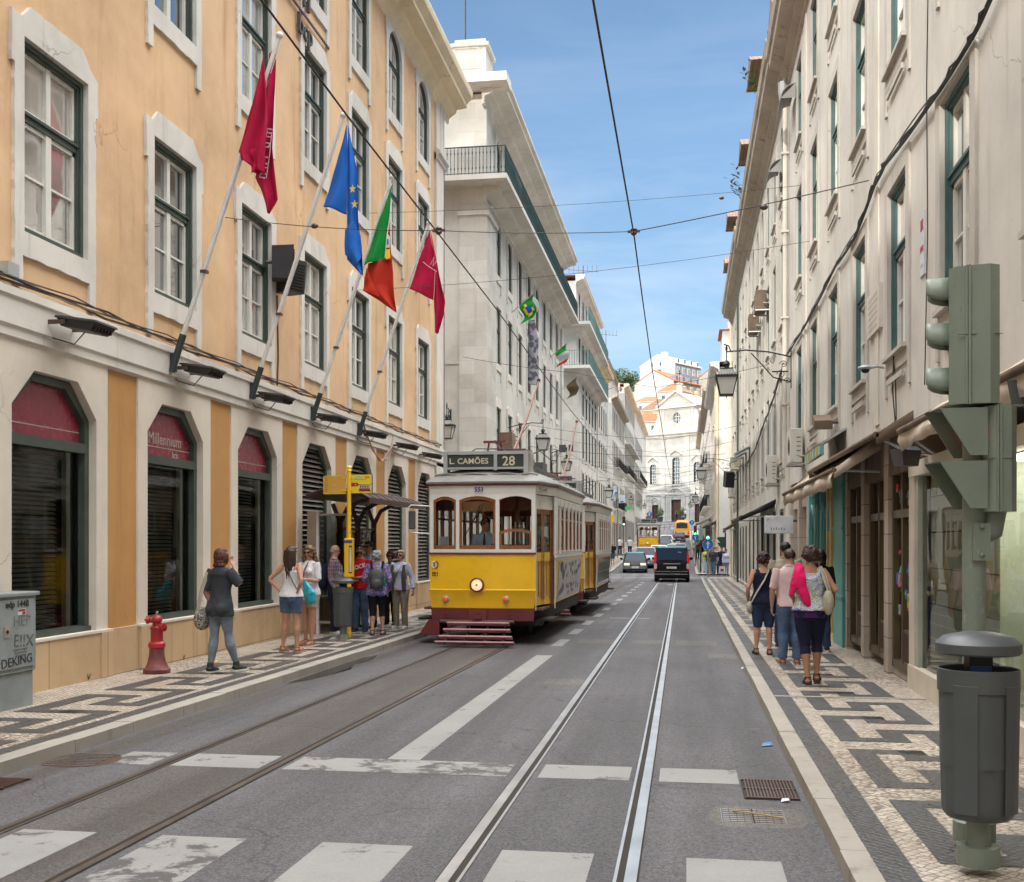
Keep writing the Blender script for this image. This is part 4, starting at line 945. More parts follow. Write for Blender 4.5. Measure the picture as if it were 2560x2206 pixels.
# ================================================================== hill houses
def gable_house(name,label,x,y,z0,w,l,h,rh,rz,wallm,roofm,dorm=0,wins=(0,0),ridge='y',frontwall=None,dormm=None,hip=False):
    """w across the front (faces the viewer before turning), l deep"""
    b=thing(name,label,'house',(x,y,z0),rz)
    fw=frontwall or wallm
    if hip:
        m=MB(); m.box(0,w,0,l,-8,h,fw); m.obj('wall',b); m=MB(); k=min(w,l)*.42; o=.35
        m.add([(-o,-o,h),(w+o,-o,h),(w+o,l+o,h),(-o,l+o,h),(k,k,h+rh),(w-k,k,h+rh),(w-k,l-k,h+rh),(k,l-k,h+rh)],[(0,1,5,4),(1,2,6,5),(2,3,7,6),(3,0,4,7),(4,5,6,7)],roofm); m.box(-o,w+o,-o,l+o,h-.15,h,WHF); m.obj('roof',b)
        for k_ in range(max(1,int(w/2.6))): m=MB(); x_=w*(k_+.5)/max(1,int(w/2.6)); m.box(x_-.45,x_+.45,-.08,0,h-2.6,h-1.0,PN3); m.obj('window',b)
        if dorm: m=MB(); m.box(w*.55,w*.55+1.0,.6,2.5,h+.1,h+1.6,WHF); m.box(w*.55+.2,w*.55+.8,.55,.6,h+.4,h+1.4,PN3); m.obj('dormer',b)
        return b
    m=MB(); m.prism([[(0,-8),(w,-8),(w,h),(w/2,h+rh),(0,h)]],0,.3,fw) ; m.prism([[(0,-8),(w,-8),(w,h),(w/2,h+rh),(0,h)]],.3,l,wallm,back=True); m.obj('wall',b)
    m=MB(); o=.35
    for s in (0,1):
        x0,x1=(-o,w/2) if s==0 else (w+o,w/2)
        zz=h-rh*o/(w/2)
        m.add([(x0,.0,zz+.05),(x1,.0,h+rh+.05),(x1,l+.2,h+rh+.05),(x0,l+.2,zz+.05),(x0,.0,zz+.3),(x1,.0,h+rh+.3),(x1,l+.2,h+rh+.3),(x0,l+.2,zz+.3)],[(0,1,2,3),(4,5,6,7),(0,1,5,4),(3,2,6,7),(0,3,7,4)],roofm)
    m.obj('roof',b)
    n,rows=wins
    for r in range(rows):
        for k in range(n):
            m=MB(); yy=l*(k+.6)/n; z=h-1.9-r*3.1
            if z<-6: continue
            m.box(w,w+.06,yy-.75,yy+.75,z-.9,z+1.0,WHT); m.box(w+.05,w+.09,yy-.5,yy+.5,z-.75,z+.8,PN3); m.box(w+.08,w+.12,yy-.05,yy+.05,z-.75,z+.8,WHT); m.obj('window',b)
    for k in range(dorm):
        m=MB(); yy=l*(k+.6)/dorm; m.box(w*.72,w-.2,yy-.6,yy+.6,h-.2,h+1.7,dormm or WHF); m.box(w-.22,w-.15,yy-.35,yy+.35,h+.2,h+1.5,PN3); m.obj('dormer',b)
    if name!='white_gable_house':
        m=MB(); m.box(w*.3,w*.3+.7,l*.4,l*.4+.9,h,h+rh+1.3,wallm); m.obj('chimney',b)
    else:
        m=MB(); m.box(w*.2,w*.2+.05,-.06,0,h-.6,h+.8,WHT); 
        for u in (w*.36,w*.6): m.box(u-.45,u+.45,-.08,.0,h-.6,h+1.0,WHT); m.box(u-.3,u+.3,-.11,-.05,h-.4,h+.8,PN3)
        m.obj('gable_window',b); m=MB(); m.box(w*.56,w*.56+1.6,1,2.4,h+rh-1.5,h+rh+.9,WHF); m.obj('chimney',b)
    return b
GBL=mat('grey_blue_tiles',(.26,.28,.31),.6,var=.3,vs=2); OLV=plaster('olive_brown_plaster',(.26,.22,.16),(.2,.17,.13),.3); LYE=plaster('pale_yellow_plaster',(.66,.52,.33),(.4,.3,.2),.3)
gable_house('white_gable_house','large white gabled house with a grey tiled side and dormers, highest on the hill','',0,0,0,1,1,1,1,0,WHF,WHF) if False else None
gable_house('white_gable_house','big white gabled house with a grey blue side and dormers, highest on the hill',-13.9,338,44,12.6,14,10.4,3.0,R(-33),GBL,WHF,dorm=4,wins=(5,1),frontwall=WHF)
gable_house('brown_fronted_house','white walled house with an olive brown side and red roof, below the highest house',-14.0,306,33,12.6,13.5,11.6,3.2,R(-33),OLV,TIL,dorm=4,wins=(4,2),frontwall=WHF,dormm=GBL)
gable_house('small_white_house','low white house with a thin red tiled parapet in front of the brown sided house',-13.2,288,30,9.5,5,7.6,1.5,R(-20),WHF,TIL,hip=True)
gable_house('yellow_house','pale yellow house with dark red hipped roof left of the church pediment',-10.9,268,24,8.2,7,9.0,2.9,R(-30),LYE,TID,dorm=1,hip=True)
gable_house('orange_roof_house','white house with bright orange roof beside the church scroll',-9.6,252,20,4.8,6,8.9,2.4,R(25),WHF,TIL,hip=True)
gable_house('little_roof_house','small white house with orange roof at the left edge of the church',-11.6,246,16,3.4,4,7.9,1.5,R(10),WHF,TIL,hip=True)
gable_house('red_roof_house','house with a long red tiled roof right of the church pediment',.8,258,24,7.5,7,6.6,2.6,R(-25),LYE,TIL,hip=True)
gable_house('cream_block_house','narrow cream house with grey quoins under the brown sided house',-.8,280,28,5.5,6,9.2,.8,R(-33),LYE,TIL,wins=(1,1))
gable_house('grey_roofed_house','grey rendered house with red roof at the right end of the hill row',3.6,326,38,7,9,11,2.2,R(-30),plaster('grey_render',(.42,.39,.33),(.3,.27,.22),.4),TIL,wins=(3,2))
gable_house('cream_top_house','pale house with brownish roof on the hill crest at the far right',4.6,345,44,8,9,8,2.0,R(-30),LYE,TID,wins=(3,1))
gable_house('tile_roof_house','low house with a broad orange hipped roof behind the yellow house',-7.2,284,30,6.5,6,9.6,2.2,R(-25),WHF,TIL,hip=True)
gable_house('twin_roof_house','white house with orange roof beside the church at the right row',4.4,246,18,5,6,9.5,2.0,R(-20),WHF,TIL,hip=True)
# tree mass on the crest (left)
LF=[mat('leaf_dark',(.035,.075,.015),.7,var=.4),mat('leaf_mid',(.075,.14,.03),.7,var=.4),mat('leaf_light',(.13,.21,.05),.7,var=.3)]
def crown(m,c,r,n,s):
    for i in range(n):
        d=Vector((random.gauss(0,1),random.gauss(0,1),random.gauss(0,1))).normalized(); rr=random.random()**.35
        k=1+.28*noise.noise(d*2.2+Vector(c)*.1)
        p=Vector(c)+Vector((d.x*r[0],d.y*r[1],d.z*r[2]))*rr*k
        a=Vector((random.uniform(-1,1),random.uniform(-1,1),random.uniform(-.5,1))).normalized()*s; b=a.cross(Vector((random.uniform(-1,1),random.uniform(-1,1),1))).normalized()*s*.6
        m.add([p-a,p-b,p+a,p+b],[(0,1,2,3)],LF[random.choice((0,0,1,1,2)) if d.z<.3 else random.choice((1,2,2,1))])
for i,(x,y,z,r) in enumerate(((-21.5,338,50.5,(4.2,3.5,4.2)),(-17.2,340,49.0,(3.8,3.2,4.6)),(-25.5,342,52,(4,3,4.5)))):
    t=thing('hill_tree',['dense green tree on the hill crest at the right of its group','green tree on the hill crest nearest the white gabled house','tallest green tree on the crest behind the left roofs'][i],'tree',(x,y,z-9),0,'trees on the hill crest')
    m=MB(); m.tube([(0,0,-2),(.2,0,3),(0,.3,7)],[.5,.4,.25],BRN,8)
    for k in range(4): m.tube([(.1,0,4+k*.6),(math.cos(k*1.6)*1.8,math.sin(k*1.6)*1.8,7+k*.4)],[.2,.08],BRN,5)
    m.obj('trunk',t); m=MB()
    for k in range(9): crown(m,(random.uniform(-.5,.5)*r[0]*1.3,random.uniform(-.5,.5)*r[1],9+random.uniform(-.5,.55)*r[2]*1.2),(r[0]*.5,r[1]*.5,r[2]*.42),420,.24)
    m.obj('crown',t)
# plants at the church, planters
for i,(x,y,lb) in enumerate(((-5.2,226.5,'round green bush in a grey planter by the left church door'),(-.9,222.5,'round green bush in a planter beside the main church door'))):
    t=thing('planter',lb,'planter',(x,y,g(y)+.1)); m=MB(); m.lathe([(.45,0),(.6,.9),(.65,.95),(.55,.95)],(0,0,0),DGR,10); m.obj('pot',t); m=MB(); crown(m,(0,0,1.9),(.7,.7,1.1),500,.12); m.obj('bush',t)
t=thing('guard_rail','dark railing along the ramp in front of the church','railing'); m=MB()
pts=[(-7+1.0*k,204+.6*k) for k in range(8)]
for x,y in pts: m.tube([(x,y,g(y)),(x,y,g(y)+1.1)],.04,BLK,5)
m.tube([(x,y,g(y)+1.1) for x,y in pts],.04,BLK,5); m.tube([(x,y,g(y)+.6) for x,y in pts],.03,BLK,5); m.obj('rail',t)
# ================================================================== trams
TWN=mat('tram_window_wood',(.30,.105,.03),.35,var=.35,vs=14,coat=.4)
FSH=mat('advert_white',(.50,.49,.47),.4,var=.1,coat=.3); FSC=mat('advert_fish',(.15,.15,.23),.5,var=.3); FSR=mat('advert_red_line',(.5,.12,.1),.5)
LNS=mat('headlamp_glass',(.9,.68,.42),.12,var=.35,vs=30,emit=.45); AMB=mat('amber_lens',(.75,.12,.01),.2,var=.1,emit=.12); REDL=mat('red_lens',(.45,.012,.01),.25,emit=.25)
GRNL=mat('green_signal_light',(.0,.6,.4),.3,emit=.9); LMP=mat('warm_interior_lamp',(1,.8,.45),.4,emit=3.)
BLT=mat('destination_board',(.035,.045,.038),.5,var=.2); CLT=mat('board_letter',(.62,.58,.42),.5,var=.1); BLU=mat('blue_lettering',(.03,.05,.25),.4); SUN=mat('sun_blind',(.55,.27,.12),.7)
SEAT=mat('tram_seat',(.12,.06,.03),.6)
def plan(y,front=False):
    # half width of the car body at distance y behind its front
    if y<1.15: return .965+.225*(y/1.15)
    if y<6.25: return 1.19
    return 1.19-.225*min(1,(y-6.25)/1.15)
def outline(z_in=0,bow=.10,L=7.4,ins=0,n=8):
    p=[]
    for i in range(n+1):
        t=-1+2*i/n; p.append((t*(.965-ins),-bow*(1-t*t)+ins))
    for y in (1.15,6.25): p.append((1.19-ins,y))
    for i in range(n+1):
        t=1-2*i/n; p.append((t*(.965-ins),L+bow*(1-t*t)-ins))
    for y in (6.25,1.15): p.append((-1.19+ins,y))
    return p
CWP=mat('faded_maroon_slats',(.46,.23,.25),.45,var=.25)
def tram(label,loc,rz,advert,board,number,group,far=False,front_only=False):
    t=thing('tram',label,'tram',loc,rz,group)
    O=outline()
    def ring(z,ins=0,sc=1): return [(x,y,z) for x,y in outline(ins=ins)]
    def band(z0,z1,ins0,ins1,mt,idx=None,name=None,th=.03):
        m=MB(); a=ring(z0,ins0);b=ring(z1,ins1); n=len(a); vs=a+b
        m.add(vs,[(i,(i+1)%n,n+(i+1)%n,n+i) for i in (idx if idx is not None else range(n))],mt); return m
    n=len(O); FR=list(range(0,8)); RE=list(range(10,18)); SR=[9]; SL=[19]
    # order: 0..8 front pts ,9,10 right side ys, 11.. back
    # points: 0-8 front; 9 (1.19,1.15);10 (1.19,6.25); 11-19 back; 20 (-1.19,6.25); 21 (-1.19,1.15)
    FR=range(0,8); RD=[8]; RS=[9]; RB=[10]; BK=range(11,19); LB=[19]; LS=[20]; LD=[21]
    k=len(O)
    for nm_,seg in (('front_panel',list(FR)),('rear_panel',list(BK))):
        A=ring(.64,.022)+ring(.965,-.012)+ring(.98,-.02)+ring(.99,-.018)+ring(1.0,0)+ring(1.62,0); m=MB()
        used=sorted({i for i in seg}|{i+1 for i in seg}); mp={q:j for j,q in enumerate(used)}; nu=len(used)
        vs=[A[L_*k+q] for L_ in range(6) for q in used]; m.add(vs,[(L_*nu+mp[i],L_*nu+mp[i+1],(L_+1)*nu+mp[i+1],(L_+1)*nu+mp[i]) for L_ in range(5) for i in seg],TYL,True)
        m.obj(nm_,t)
    m=band(.98,1.62,-.006,-.006,TYL,[]); 
    # side panels
    for s in (1,-1):
        x=1.19*s; mm=MB()
        vs=[(x*.955,1.35,.68),(x*.955,6.05,.68),(x,6.25,1.5),(x,1.15,1.5)]; mm.add(vs,[(0,1,2,3)],TYL)
        mm.add([(x,1.15,1.5),(x,6.25,1.5),(x,6.25,1.66),(x,1.15,1.66)],[(0,1,2,3)],CRW)
        mm.box(x-.02 if s>0 else x-.03,x+.03 if s>0 else x+.02,1.1,6.3,1.56,1.6,CRW)
        mm.obj('side_panel',t)
        if advert:
            a=MB(); amt=FSH if advert==1 else mat('advert_green',(.03,.06,.05),.12,coat=.5) if 'advert_green' not in bpy.data.materials else bpy.data.materials['advert_green']
            P=lambda y,z:(x*(.955+.045*(z-.68)/.82)+.008*s,y,z)
            a.add([P(1.75,.72),P(5.95,.72),P(6.05,1.47),P(1.75,1.47)],[(0,1,2,3)],amt)
            a.add([(q[0]+.003*s,q[1],q[2]) for q in (P(1.75,1.085),P(6,1.085),P(6,1.095),P(1.75,1.095))],[(0,1,2,3)],ALU)
            for yy in (2.8,3.85,4.9): a.add([(q[0]+.003*s,q[1],q[2]) for q in (P(yy,.72),P(yy+.01,.72),P(yy+.01,1.47),P(yy,1.47))],[(0,1,2,3)],ALU)
            if advert==1:
                random.seed(3)
                for i in range(46):
                    y=random.uniform(1.95,5.8); z=random.choice((.84,.95,1.2,1.3,1.38))+random.uniform(-.04,.04); s2=random.uniform(.05,.11)*(1.5 if y<2.6 else .8)
                    pts=[P(y+s2*1.3*math.cos(q),z+s2*.75*math.sin(q)) for q in [2*PI*j/12 for j in range(12)]]; pts=[(q[0]+.004*s,q[1],q[2]) for q in pts]
                    a.add(pts,[tuple(range(12))],FSC); tl=[P(y+s2*1.2,z),P(y+s2*1.8,z+s2*.6),P(y+s2*1.8,z-s2*.6)]; a.add([(q[0]+.004*s,q[1],q[2]) for q in tl],[(0,1,2)],FSC)
                    for j in range(3): e=[P(y-s2*.7,z+s2*(.3-.3*j)),P(y+s2*.7,z+s2*(.35-.3*j)),P(y+s2*.7,z+s2*(.29-.3*j))]; a.add([(q[0]+.006*s,q[1],q[2]) for q in e],[(0,1,2)],FSR)
            else:
                for i in range(9): y=2+i*.42; a.add([(q[0]+.004*s,q[1],q[2]) for q in (P(y,.8),P(y+.2,.8),P(y+.1,1.4),P(y,1.3))],[(0,1,2,3)],DGN)
            a.obj('advert_panel',t,label='side advert with grey fish on white' if advert==1 else 'dark green glossy side advert')
    # white belt below windows and front window zone
    m=band(1.62,1.66,-.02,-.02,MAR,list(FR)+list(BK)); m.obj('belt_trim',t)
    # front window wall with three openings
    def fp(x,z,off=0):      # map front x to bowed surface
        tt=x/.965; return (x,-.10*(1-tt*tt)+off,z)
    def bk(x,z,off=0):
        tt=x/.965; return (-x,7.4+.10*(1-tt*tt)-off,z)
    wins=[(-.90,-.47,'s'),(-.405,.26,'c'),(.325,.90,'s')]
    m=MB()
    for f in (fp,bk):
        def arc(x0,x1,x): a=(x-(x0+x1)/2)/((x1-x0)/2); return 2.675-.07*a*a
        for a,b in ((-.965,-.90),(-.47,-.405),(.26,.325),(.90,.965)):
            m.add([f(a,1.66),f(b,1.66),f(b,2.71),f(a,2.71)],[(0,1,2,3)],CRW); m.add([f(a,1.66,.06),f(b,1.66,.06),f(b,2.71,.06),f(a,2.71,.06)],[(0,1,2,3)],CRW)
        for x0,x1,_ in wins:
            m.add([f(x0,1.66),f(x1,1.66),f(x1,1.72),f(x0,1.72)],[(0,1,2,3)],CRW)
            for i in range(6):
                xa=x0+(x1-x0)*i/6; xb=x0+(x1-x0)*(i+1)/6
                m.add([f(xa,arc(x0,x1,xa)),f(xb,arc(x0,x1,xb)),f(xb,2.71),f(xa,2.71)],[(0,1,2,3)],CRW)
                m.add([f(xa,arc(x0,x1,xa)),f(xb,arc(x0,x1,xb)),f(xb,arc(x0,x1,xb),.08),f(xa,arc(x0,x1,xa),.08)],[(0,1,2,3)],CRW)
    # fascia
    merge(m,band(2.71,2.92,.0,-.03,CRW)); m.obj('upper_front',t)
    for f,nm_ in ((fp,'windscreen'),(bk,'rear_window')):
        for x0,x1,kd in wins:
            if kd=='s' and x0>0 and f is fp:      # lowered sash on the near side
                zt=2.04
            else: zt=None
            w=MB(); fw=.038
            def fr(xa,za,xb,zb,off=.02): w.add([f(xa,za,off),f(xb,za,off),f(xb,zb,off),f(xa,zb,off),f(xa,za,off+.04),f(xb,za,off+.04),f(xb,zb,off+.04),f(xa,zb,off+.04)],[(0,1,2,3),(0,1,5,4),(1,2,6,5),(2,3,7,6),(3,0,4,7)],TWN)
            top=zt or 2.61
            fr(x0,1.72,x0+fw,top); fr(x1-fw,1.72,x1,top); fr(x0+fw,1.72,x1-fw,1.79)
            for i in range(6):
                xa=x0+(x1-x0)*i/6; xb=x0+(x1-x0)*(i+1)/6
                if zt: za=zt+.05*(1-((xa-(x0+x1)/2)/((x1-x0)/2))**2); zb=zt+.05*(1-((xb-(x0+x1)/2)/((x1-x0)/2))**2)
                else: za=arc(x0,x1,xa)-.0; zb=arc(x0,x1,xb)
                w.add([f(xa,za-.055,.02),f(xb,zb-.055,.02),f(xb,zb,.02),f(xa,za,.02)],[(0,1,2,3)],TWN)
            if kd=='c' and f is fp:
                w.add([f(x0+.05,2.40,.07),f(x1-.05,2.40,.07),f(x1-.05,2.58,.06),f(x0+.05,2.58,.06)],[(0,1,2,3)],SUN)
            ww=w.obj(nm_,t); w=MB(); w.add([f(x0+.02,1.76,.04),f(x1-.02,1.76,.04),f(x1-.02,top-.02,.04),f(x0+.02,top-.02,.04)],[(0,1,2,3)],CGL); w.obj('pane',ww)
    # side window row
    m=MB()
    for s in (1,-1):
        x=1.19*s
        for k in range(8):
            y=1.15+5.1*k/7
            m.box(x-.035,x+.005*s+.01,y-.05 if k not in (0,) else y-.02,y+.05 if k!=0 else y+.32,1.62,2.66,CRW) if s>0 else m.box(x-.01,x+.035,y-.05,y+.05,1.62,2.66,CRW)
        m.box(min(x,x-.04*s),max(x,x-.04*s),1.15,6.25,2.55,2.70,CRW); m.box(min(x,x-.04*s),max(x,x-.04*s),1.15,6.25,1.60,1.68,CRW)
        # end walls between saloon and platforms
    m.obj('side_pillars',t)
    for s in (1,-1):
        for k in range(7):
            y0=1.15+5.1*k/7+.06+(.27 if k==0 and s>0 else 0); y1=1.15+5.1*(k+1)/7-.06; x=1.165*s
            w=MB()
            for a,b in ((y0,y0+.035),(y1-.035,y1)): w.box(x-.02,x+.015,a,b,1.68,2.5,TWN)
            w.box(x-.02,x+.015,y0,y1,2.28,2.32,TWN); 
            for i in range(5):
                ya=y0+(y1-y0)*i/5; yb=y0+(y1-y0)*(i+1)/5; h=lambda q:2.5+.05*(1-((q-(y0+y1)/2)/((y1-y0)/2))**2)
                w.add([(x,ya,h(ya)-.04),(x,yb,h(yb)-.04),(x,yb,2.56),(x,ya,2.56)],[(0,1,2,3)],CRW)
            ww=w.obj('side_window',t)
            w=MB(); w.quad((x,y0,2.3),(x,y1,2.3),(x,y1,2.52),(x,y0,2.52),CGL); w.obj('pane',ww)
    # doors in the four tapered corners
    for (xa,ya,xb,yb) in ((.965,0,1.19,1.15),(-.965,0,-1.19,1.15),(.965,7.4,1.19,6.25),(-.965,7.4,-1.19,6.25)):
        P=lambda q,z,o=0:((xa+(xb-xa)*q)-(.05+o)*(1 if xa>0 else -1),ya+(yb-ya)*q,z)
        w=MB(); 
        for q0,q1 in ((.08,.13),(.42,.48),(.50,.56),(.84,.9)): w.add([P(q0,.7),P(q1,.7),P(q1,2.45),P(q0,2.45)],[(0,1,2,3)],WOD)
        for z0,z1 in ((.7,.8),(1.5,1.66),(2.36,2.45)): w.add([P(.08,z0),P(.9,z0),P(.9,z1),P(.08,z1)],[(0,1,2,3)],WOD if z0>1.6 else TYL)
        w.add([P(.1,.75,.02),P(.9,.75,.02),P(.9,1.55,.02),P(.1,1.55,.02)],[(0,1,2,3)],TYL)
        for q in (.28,.68): w.add([P(q-.02,.85,-.004),P(q+.02,.85,-.004),P(q+.02,1.5,-.004),P(q-.02,1.5,-.004)],[(0,1,2,3)],MAR)
        dd=w.obj('door',t)
        w=MB(); w.add([P(.1,1.66,.03),P(.9,1.66,.03),P(.9,2.4,.03),P(.1,2.4,.03)],[(0,1,2,3)],CGL); w.obj('pane',dd)
        w=MB(); w.add([P(.0,2.45),P(1,2.45),P(1,2.7),P(0,2.7),P(0,.62,-.05),P(.06,.62,-.05),P(.06,2.7,-.05),P(0,2.7,-.05),P(.94,.6,-.05),P(1,.6,-.05),P(1,2.7,-.05),P(.94,2.7,-.05)],[(0,1,2,3),(4,5,6,7),(8,9,10,11)],CRW); w.obj('door_frame',t)
    # roof
    m=MB(); rings=[]
    for z,ins in ((2.9,-.06),(2.935,-.068),(2.975,-.03),(3.03,.06),(3.09,.18),(3.14,.31),(3.18,.46),(3.205,.62),(3.215,.8)):
        rings.append([(x,y,z) for x,y in outline(ins=ins)])
    m.loft(rings,RFG,True); 
    # clerestory
    def rr(z,hx,y0,y1,r=.25,k=5):
        p=[]
        for (cx,cy,a) in ((hx-r,y0+r,-PI/2),(hx-r,y1-r,0),(-hx+r,y1-r,PI/2),(-hx+r,y0+r,PI)):
            for i in range(k): p.append((cx+r*math.cos(a+PI/2*i/(k-1)),cy+r*math.sin(a+PI/2*i/(k-1)),z))
        return p
    m.loft([rr(3.15,.62,.75,6.6),rr(3.32,.6,.8,6.55),rr(3.36,.66,.7,6.65),rr(3.42,.5,.9,6.4),rr(3.46,.2,1.2,6.1,.15)],RFG,True)
    for y in (1.3,2.3,3.3,4.3,5.3): m.tube([(x,y,3.0+.2*math.cos(x*1.2)) for x in (-1.15,-.8,-.62)],.018,RFG,5); m.tube([(x,y,3.0+.2*math.cos(x*1.2)) for x in (1.15,.8,.62)],.018,RFG,5)
    for x0,x1 in ((-.9,-.5),(-.42,.1),(.18,.62),(.68,1.0)):
        m.tube([(x0+(x1-x0)*i/6,.02+.1*abs(x0+(x1-x0)*i/6),3.06+.03*math.sin(PI*i/6)) for i in range(7)],.02,RFG,5)
    m.obj('roof',t)
    m=band(2.86,2.90,-.05,-.065,MAR); m.obj('roof_trim',t)
    # bumper/ sill
    m=MB(); 
    rg=[]
    for z,ins in ((.42,.12),(.44,.09),(.62,.08),(.66,.06)): rg.append([(x,y,z) for x,y in outline(ins=ins)])
    m.loft(rg,UND,True,smooth=False); merge(m,band(.43,.66,.03,.015,MAR,list(FR)+list(BK))); merge(m,band(.41,.43,.06,.03,MAR,list(FR)+list(BK))); 
    m.box(-.22,.1,-.14,-.05,.44,.62,MAR); m.box(-.14,.02,-.19,-.1,.47,.54,MAR); m.lathe([(.0,.0),(.03,0),(.03,.02)],(-.06,-.17,.585),MAR,8,'y')
    for bx in (-.7,-.64,.5,.56):
        for bz in (.5,.56): m.ball((bx,-.075,bz),.014,MAR,6,4)
    m.obj('bumper_sill',t)
    # cowcatcher
    m=MB()
    for i,(y,z,hw) in enumerate(((-.22,.40,.56),(-.34,.29,.60),(-.46,.18,.65),(-.56,.09,.70))):
        m.obox((-.0,y-.16,z),(hw,.055,.012),0,CWP,rx=R(-30))
    for x in (-.48,-.16,.16,.46): m.tube([(x,-.22,.42),(x*1.1,-.74,.08)],.018,BRN,5)
    m.tube([(-.75,-.12,.42),(.6,-.12,.42)],.035,BRN,8); m.box(-1.15,-.8,.0,.5,.12,.42,MAR) if False else None
    m.add([(-1.2,.1,.16),(-.78,-.05,.16),(-.78,-.05,.42),(-1.0,.05,.44),(-1.2,.6,.16),(-.78,.6,.16),(-.78,.6,.42),(-1.0,.6,.44)],[(0,1,2,3),(4,5,6,7),(0,1,5,4),(3,2,6,7),(0,3,7,4)],MAR)
    m.obj('cowcatcher',t)
    # undercarriage
    m=MB(); m.box(-.85,.85,.6,6.9,.36,.5,UND); m.box(-.62,.62,1.6,5.8,.16,.4,UND); m.box(-.98,.98,.2,1.1,.34,.42,UND); m.box(-.98,.98,6.3,7.2,.34,.42,UND)
    for y in (2.3,5.1):
        for s in (1,-1):
            m.box(s*.66-.06,s*.66+.06,y-.55,y+.55,.2,.42,UND)
            for k in range(5): m.obox((s*.73,y+.0,.2+.03*k),(.04,.3-.05*k,.012),0,UND)
    m.obj('truck_frame',t)
    for y in (2.3,5.1):
        for s in (1,-1):
            w=MB(); w.lathe([(.05,-.04),(.33,-.04),(.35,-.02),(.33,.03),(.3,.05),(.1,.05)],(s*.5,y,.34),UND,18,'x'); w.obj('wheel',t)
    m=MB(); m.box(.95,1.25,.25,1.0,.42,.46,UND); m.box(.95,1.25,6.4,7.1,.42,.46,UND); m.box(-1.25,-.95,.25,1.0,.42,.46,UND); m.obj('step',t)
    # lights
    m=MB(); m.lathe([(.125,0),(.135,-.03),(.13,-.07),(.105,-.08),(.10,-.045)],(-.07,-.105,1.08),MAR,24,'y'); hl=m.obj('headlight',t); m=MB(); m.lathe([(.0,-.075),(.06,-.07),(.104,-.045)],(-.07,-.105,1.08),LNS,20,'y'); m.lathe([(0,-.079),(.02,-.08),(.022,-.07)],(-.07,-.105,1.08),MET,8,'y'); m.obj('lens',hl)
    for x in (-.66,.45):
        yy=fp(x,0)[1]-.0; m=MB(); m.lathe([(.06,0),(.062,-.02),(.05,-.035)],(x,yy+.0,.82),ALU,16,'y'); il=m.obj('indicator',t); m=MB(); m.lathe([(0,-.05),(.03,-.047),(.05,-.03)],(x,yy,.82),AMB,14,'y'); m.obj('lens',il)
    # numbers and logos
    m=MB(); text(m,number,.115,BLU,TX(-.12,-.135,2.755),.003,bold=.002); m.obj('fleet_number',t)
    if not far:
        m=MB(); 
        for cx,mt in ((-.885,CRW),(-.845,BLU)): m.tube([(cx+.035*math.cos(q),-.035,1.44+.06*math.sin(q)) for q in [2*PI*i/16 for i in range(16)]],.008,mt,4,closed=True)
        for cx in (-.89,-.84): m.tube([(cx+.025*math.cos(q),-.035,1.27+.035*math.sin(q)) for q in [2*PI*i/12 for i in range(12)]],.005,BLK,4,closed=True)
        m.box(-.92,-.86,-.037,-.033,1.275,1.285,BLK); m.obj('emblem',t)
    # destination box
    m=MB(); bx0,bx1=-.74,.82
    m.box(bx0,bx1,.12,.34,3.44,3.50,ALU); m.box(bx0,bx1,.12,.34,3.17,3.21,ALU); m.box(bx0,bx0+.07,.1,.34,2.98,3.5,ALU); m.box(bx1-.08,bx1,.1,.34,2.98,3.5,ALU); m.box(.19,.25,.11,.3,3.15,3.46,ALU)
    m.box(bx1-.01,bx1+.0,.12,.8,3.15,3.5,CRW); m.box(bx0,bx1,.34,.8,3.2,3.48,CRW); bo=m.obj('destination_box',t)
    m=MB(); m.box(bx0+.07,bx1-.08,.14,.2,3.2,3.45,BLT)
    if board: text(m,board,.142,CLT,TX(bx0+.1,.137,3.275),.002,bold=.003,sp=1.05)
    text(m,'28' if board else '12',.24,CLT,TX(.34,.137,3.24),.002,bold=.003); m.obj('blind',bo)
    # trolley
    m=MB(); 
    for x in (-.28,.28): m.tube([(x,3.0,3.44),(x*.7,3.3,3.75),(x*.7,3.9,3.75),(x,4.2,3.44)],.03,MAR,6)
    m.box(-.3,.3,3.2,3.32,3.72,3.8,MAR); m.box(-.12,.12,3.2,4.0,3.7,3.76,MAR); m.obox((.02,1.2,3.76),(.22,.05,.022),0,MAR); m.tube([(-.14,1.2,3.44),(-.1,1.2,3.75)],.02,MAR,5); m.tube([(.2,1.2,3.44),(.12,1.2,3.75)],.02,MAR,5)
    m.tube([(.06,1.0,3.75),(.12,2.6,3.52),(.12,3.4,3.8)],.03,MAR,6); m.tube([(.0,3.6,3.8),(.02,5.2,4.6),(.05,7.0,5.55+.2)],[.035,.03,.02],mat('trolley_pole',(.25,.1,.07),.5),6); m.ball((.05,7.0,5.77),.05,BRN,6,4)
    m.tube([(.5,1.2,3.45),(.85,1.5,3.6),(1.0,2.0,3.45),(1.02,2.0,3.2)],.012,BLK,4); m.tube([(-.5,.7,3.45),(-.3,1.0,3.62),(.6,1.3,3.62)],.012,BLK,4)
    m.obj('trolley',t)
    m=MB(); m.box(-.25,.35,5.6,6.3,3.4,3.68,DGR); m.box(.25,.6,2.0,2.5,3.35,3.5,RFG); m.obj('roof_box',t)
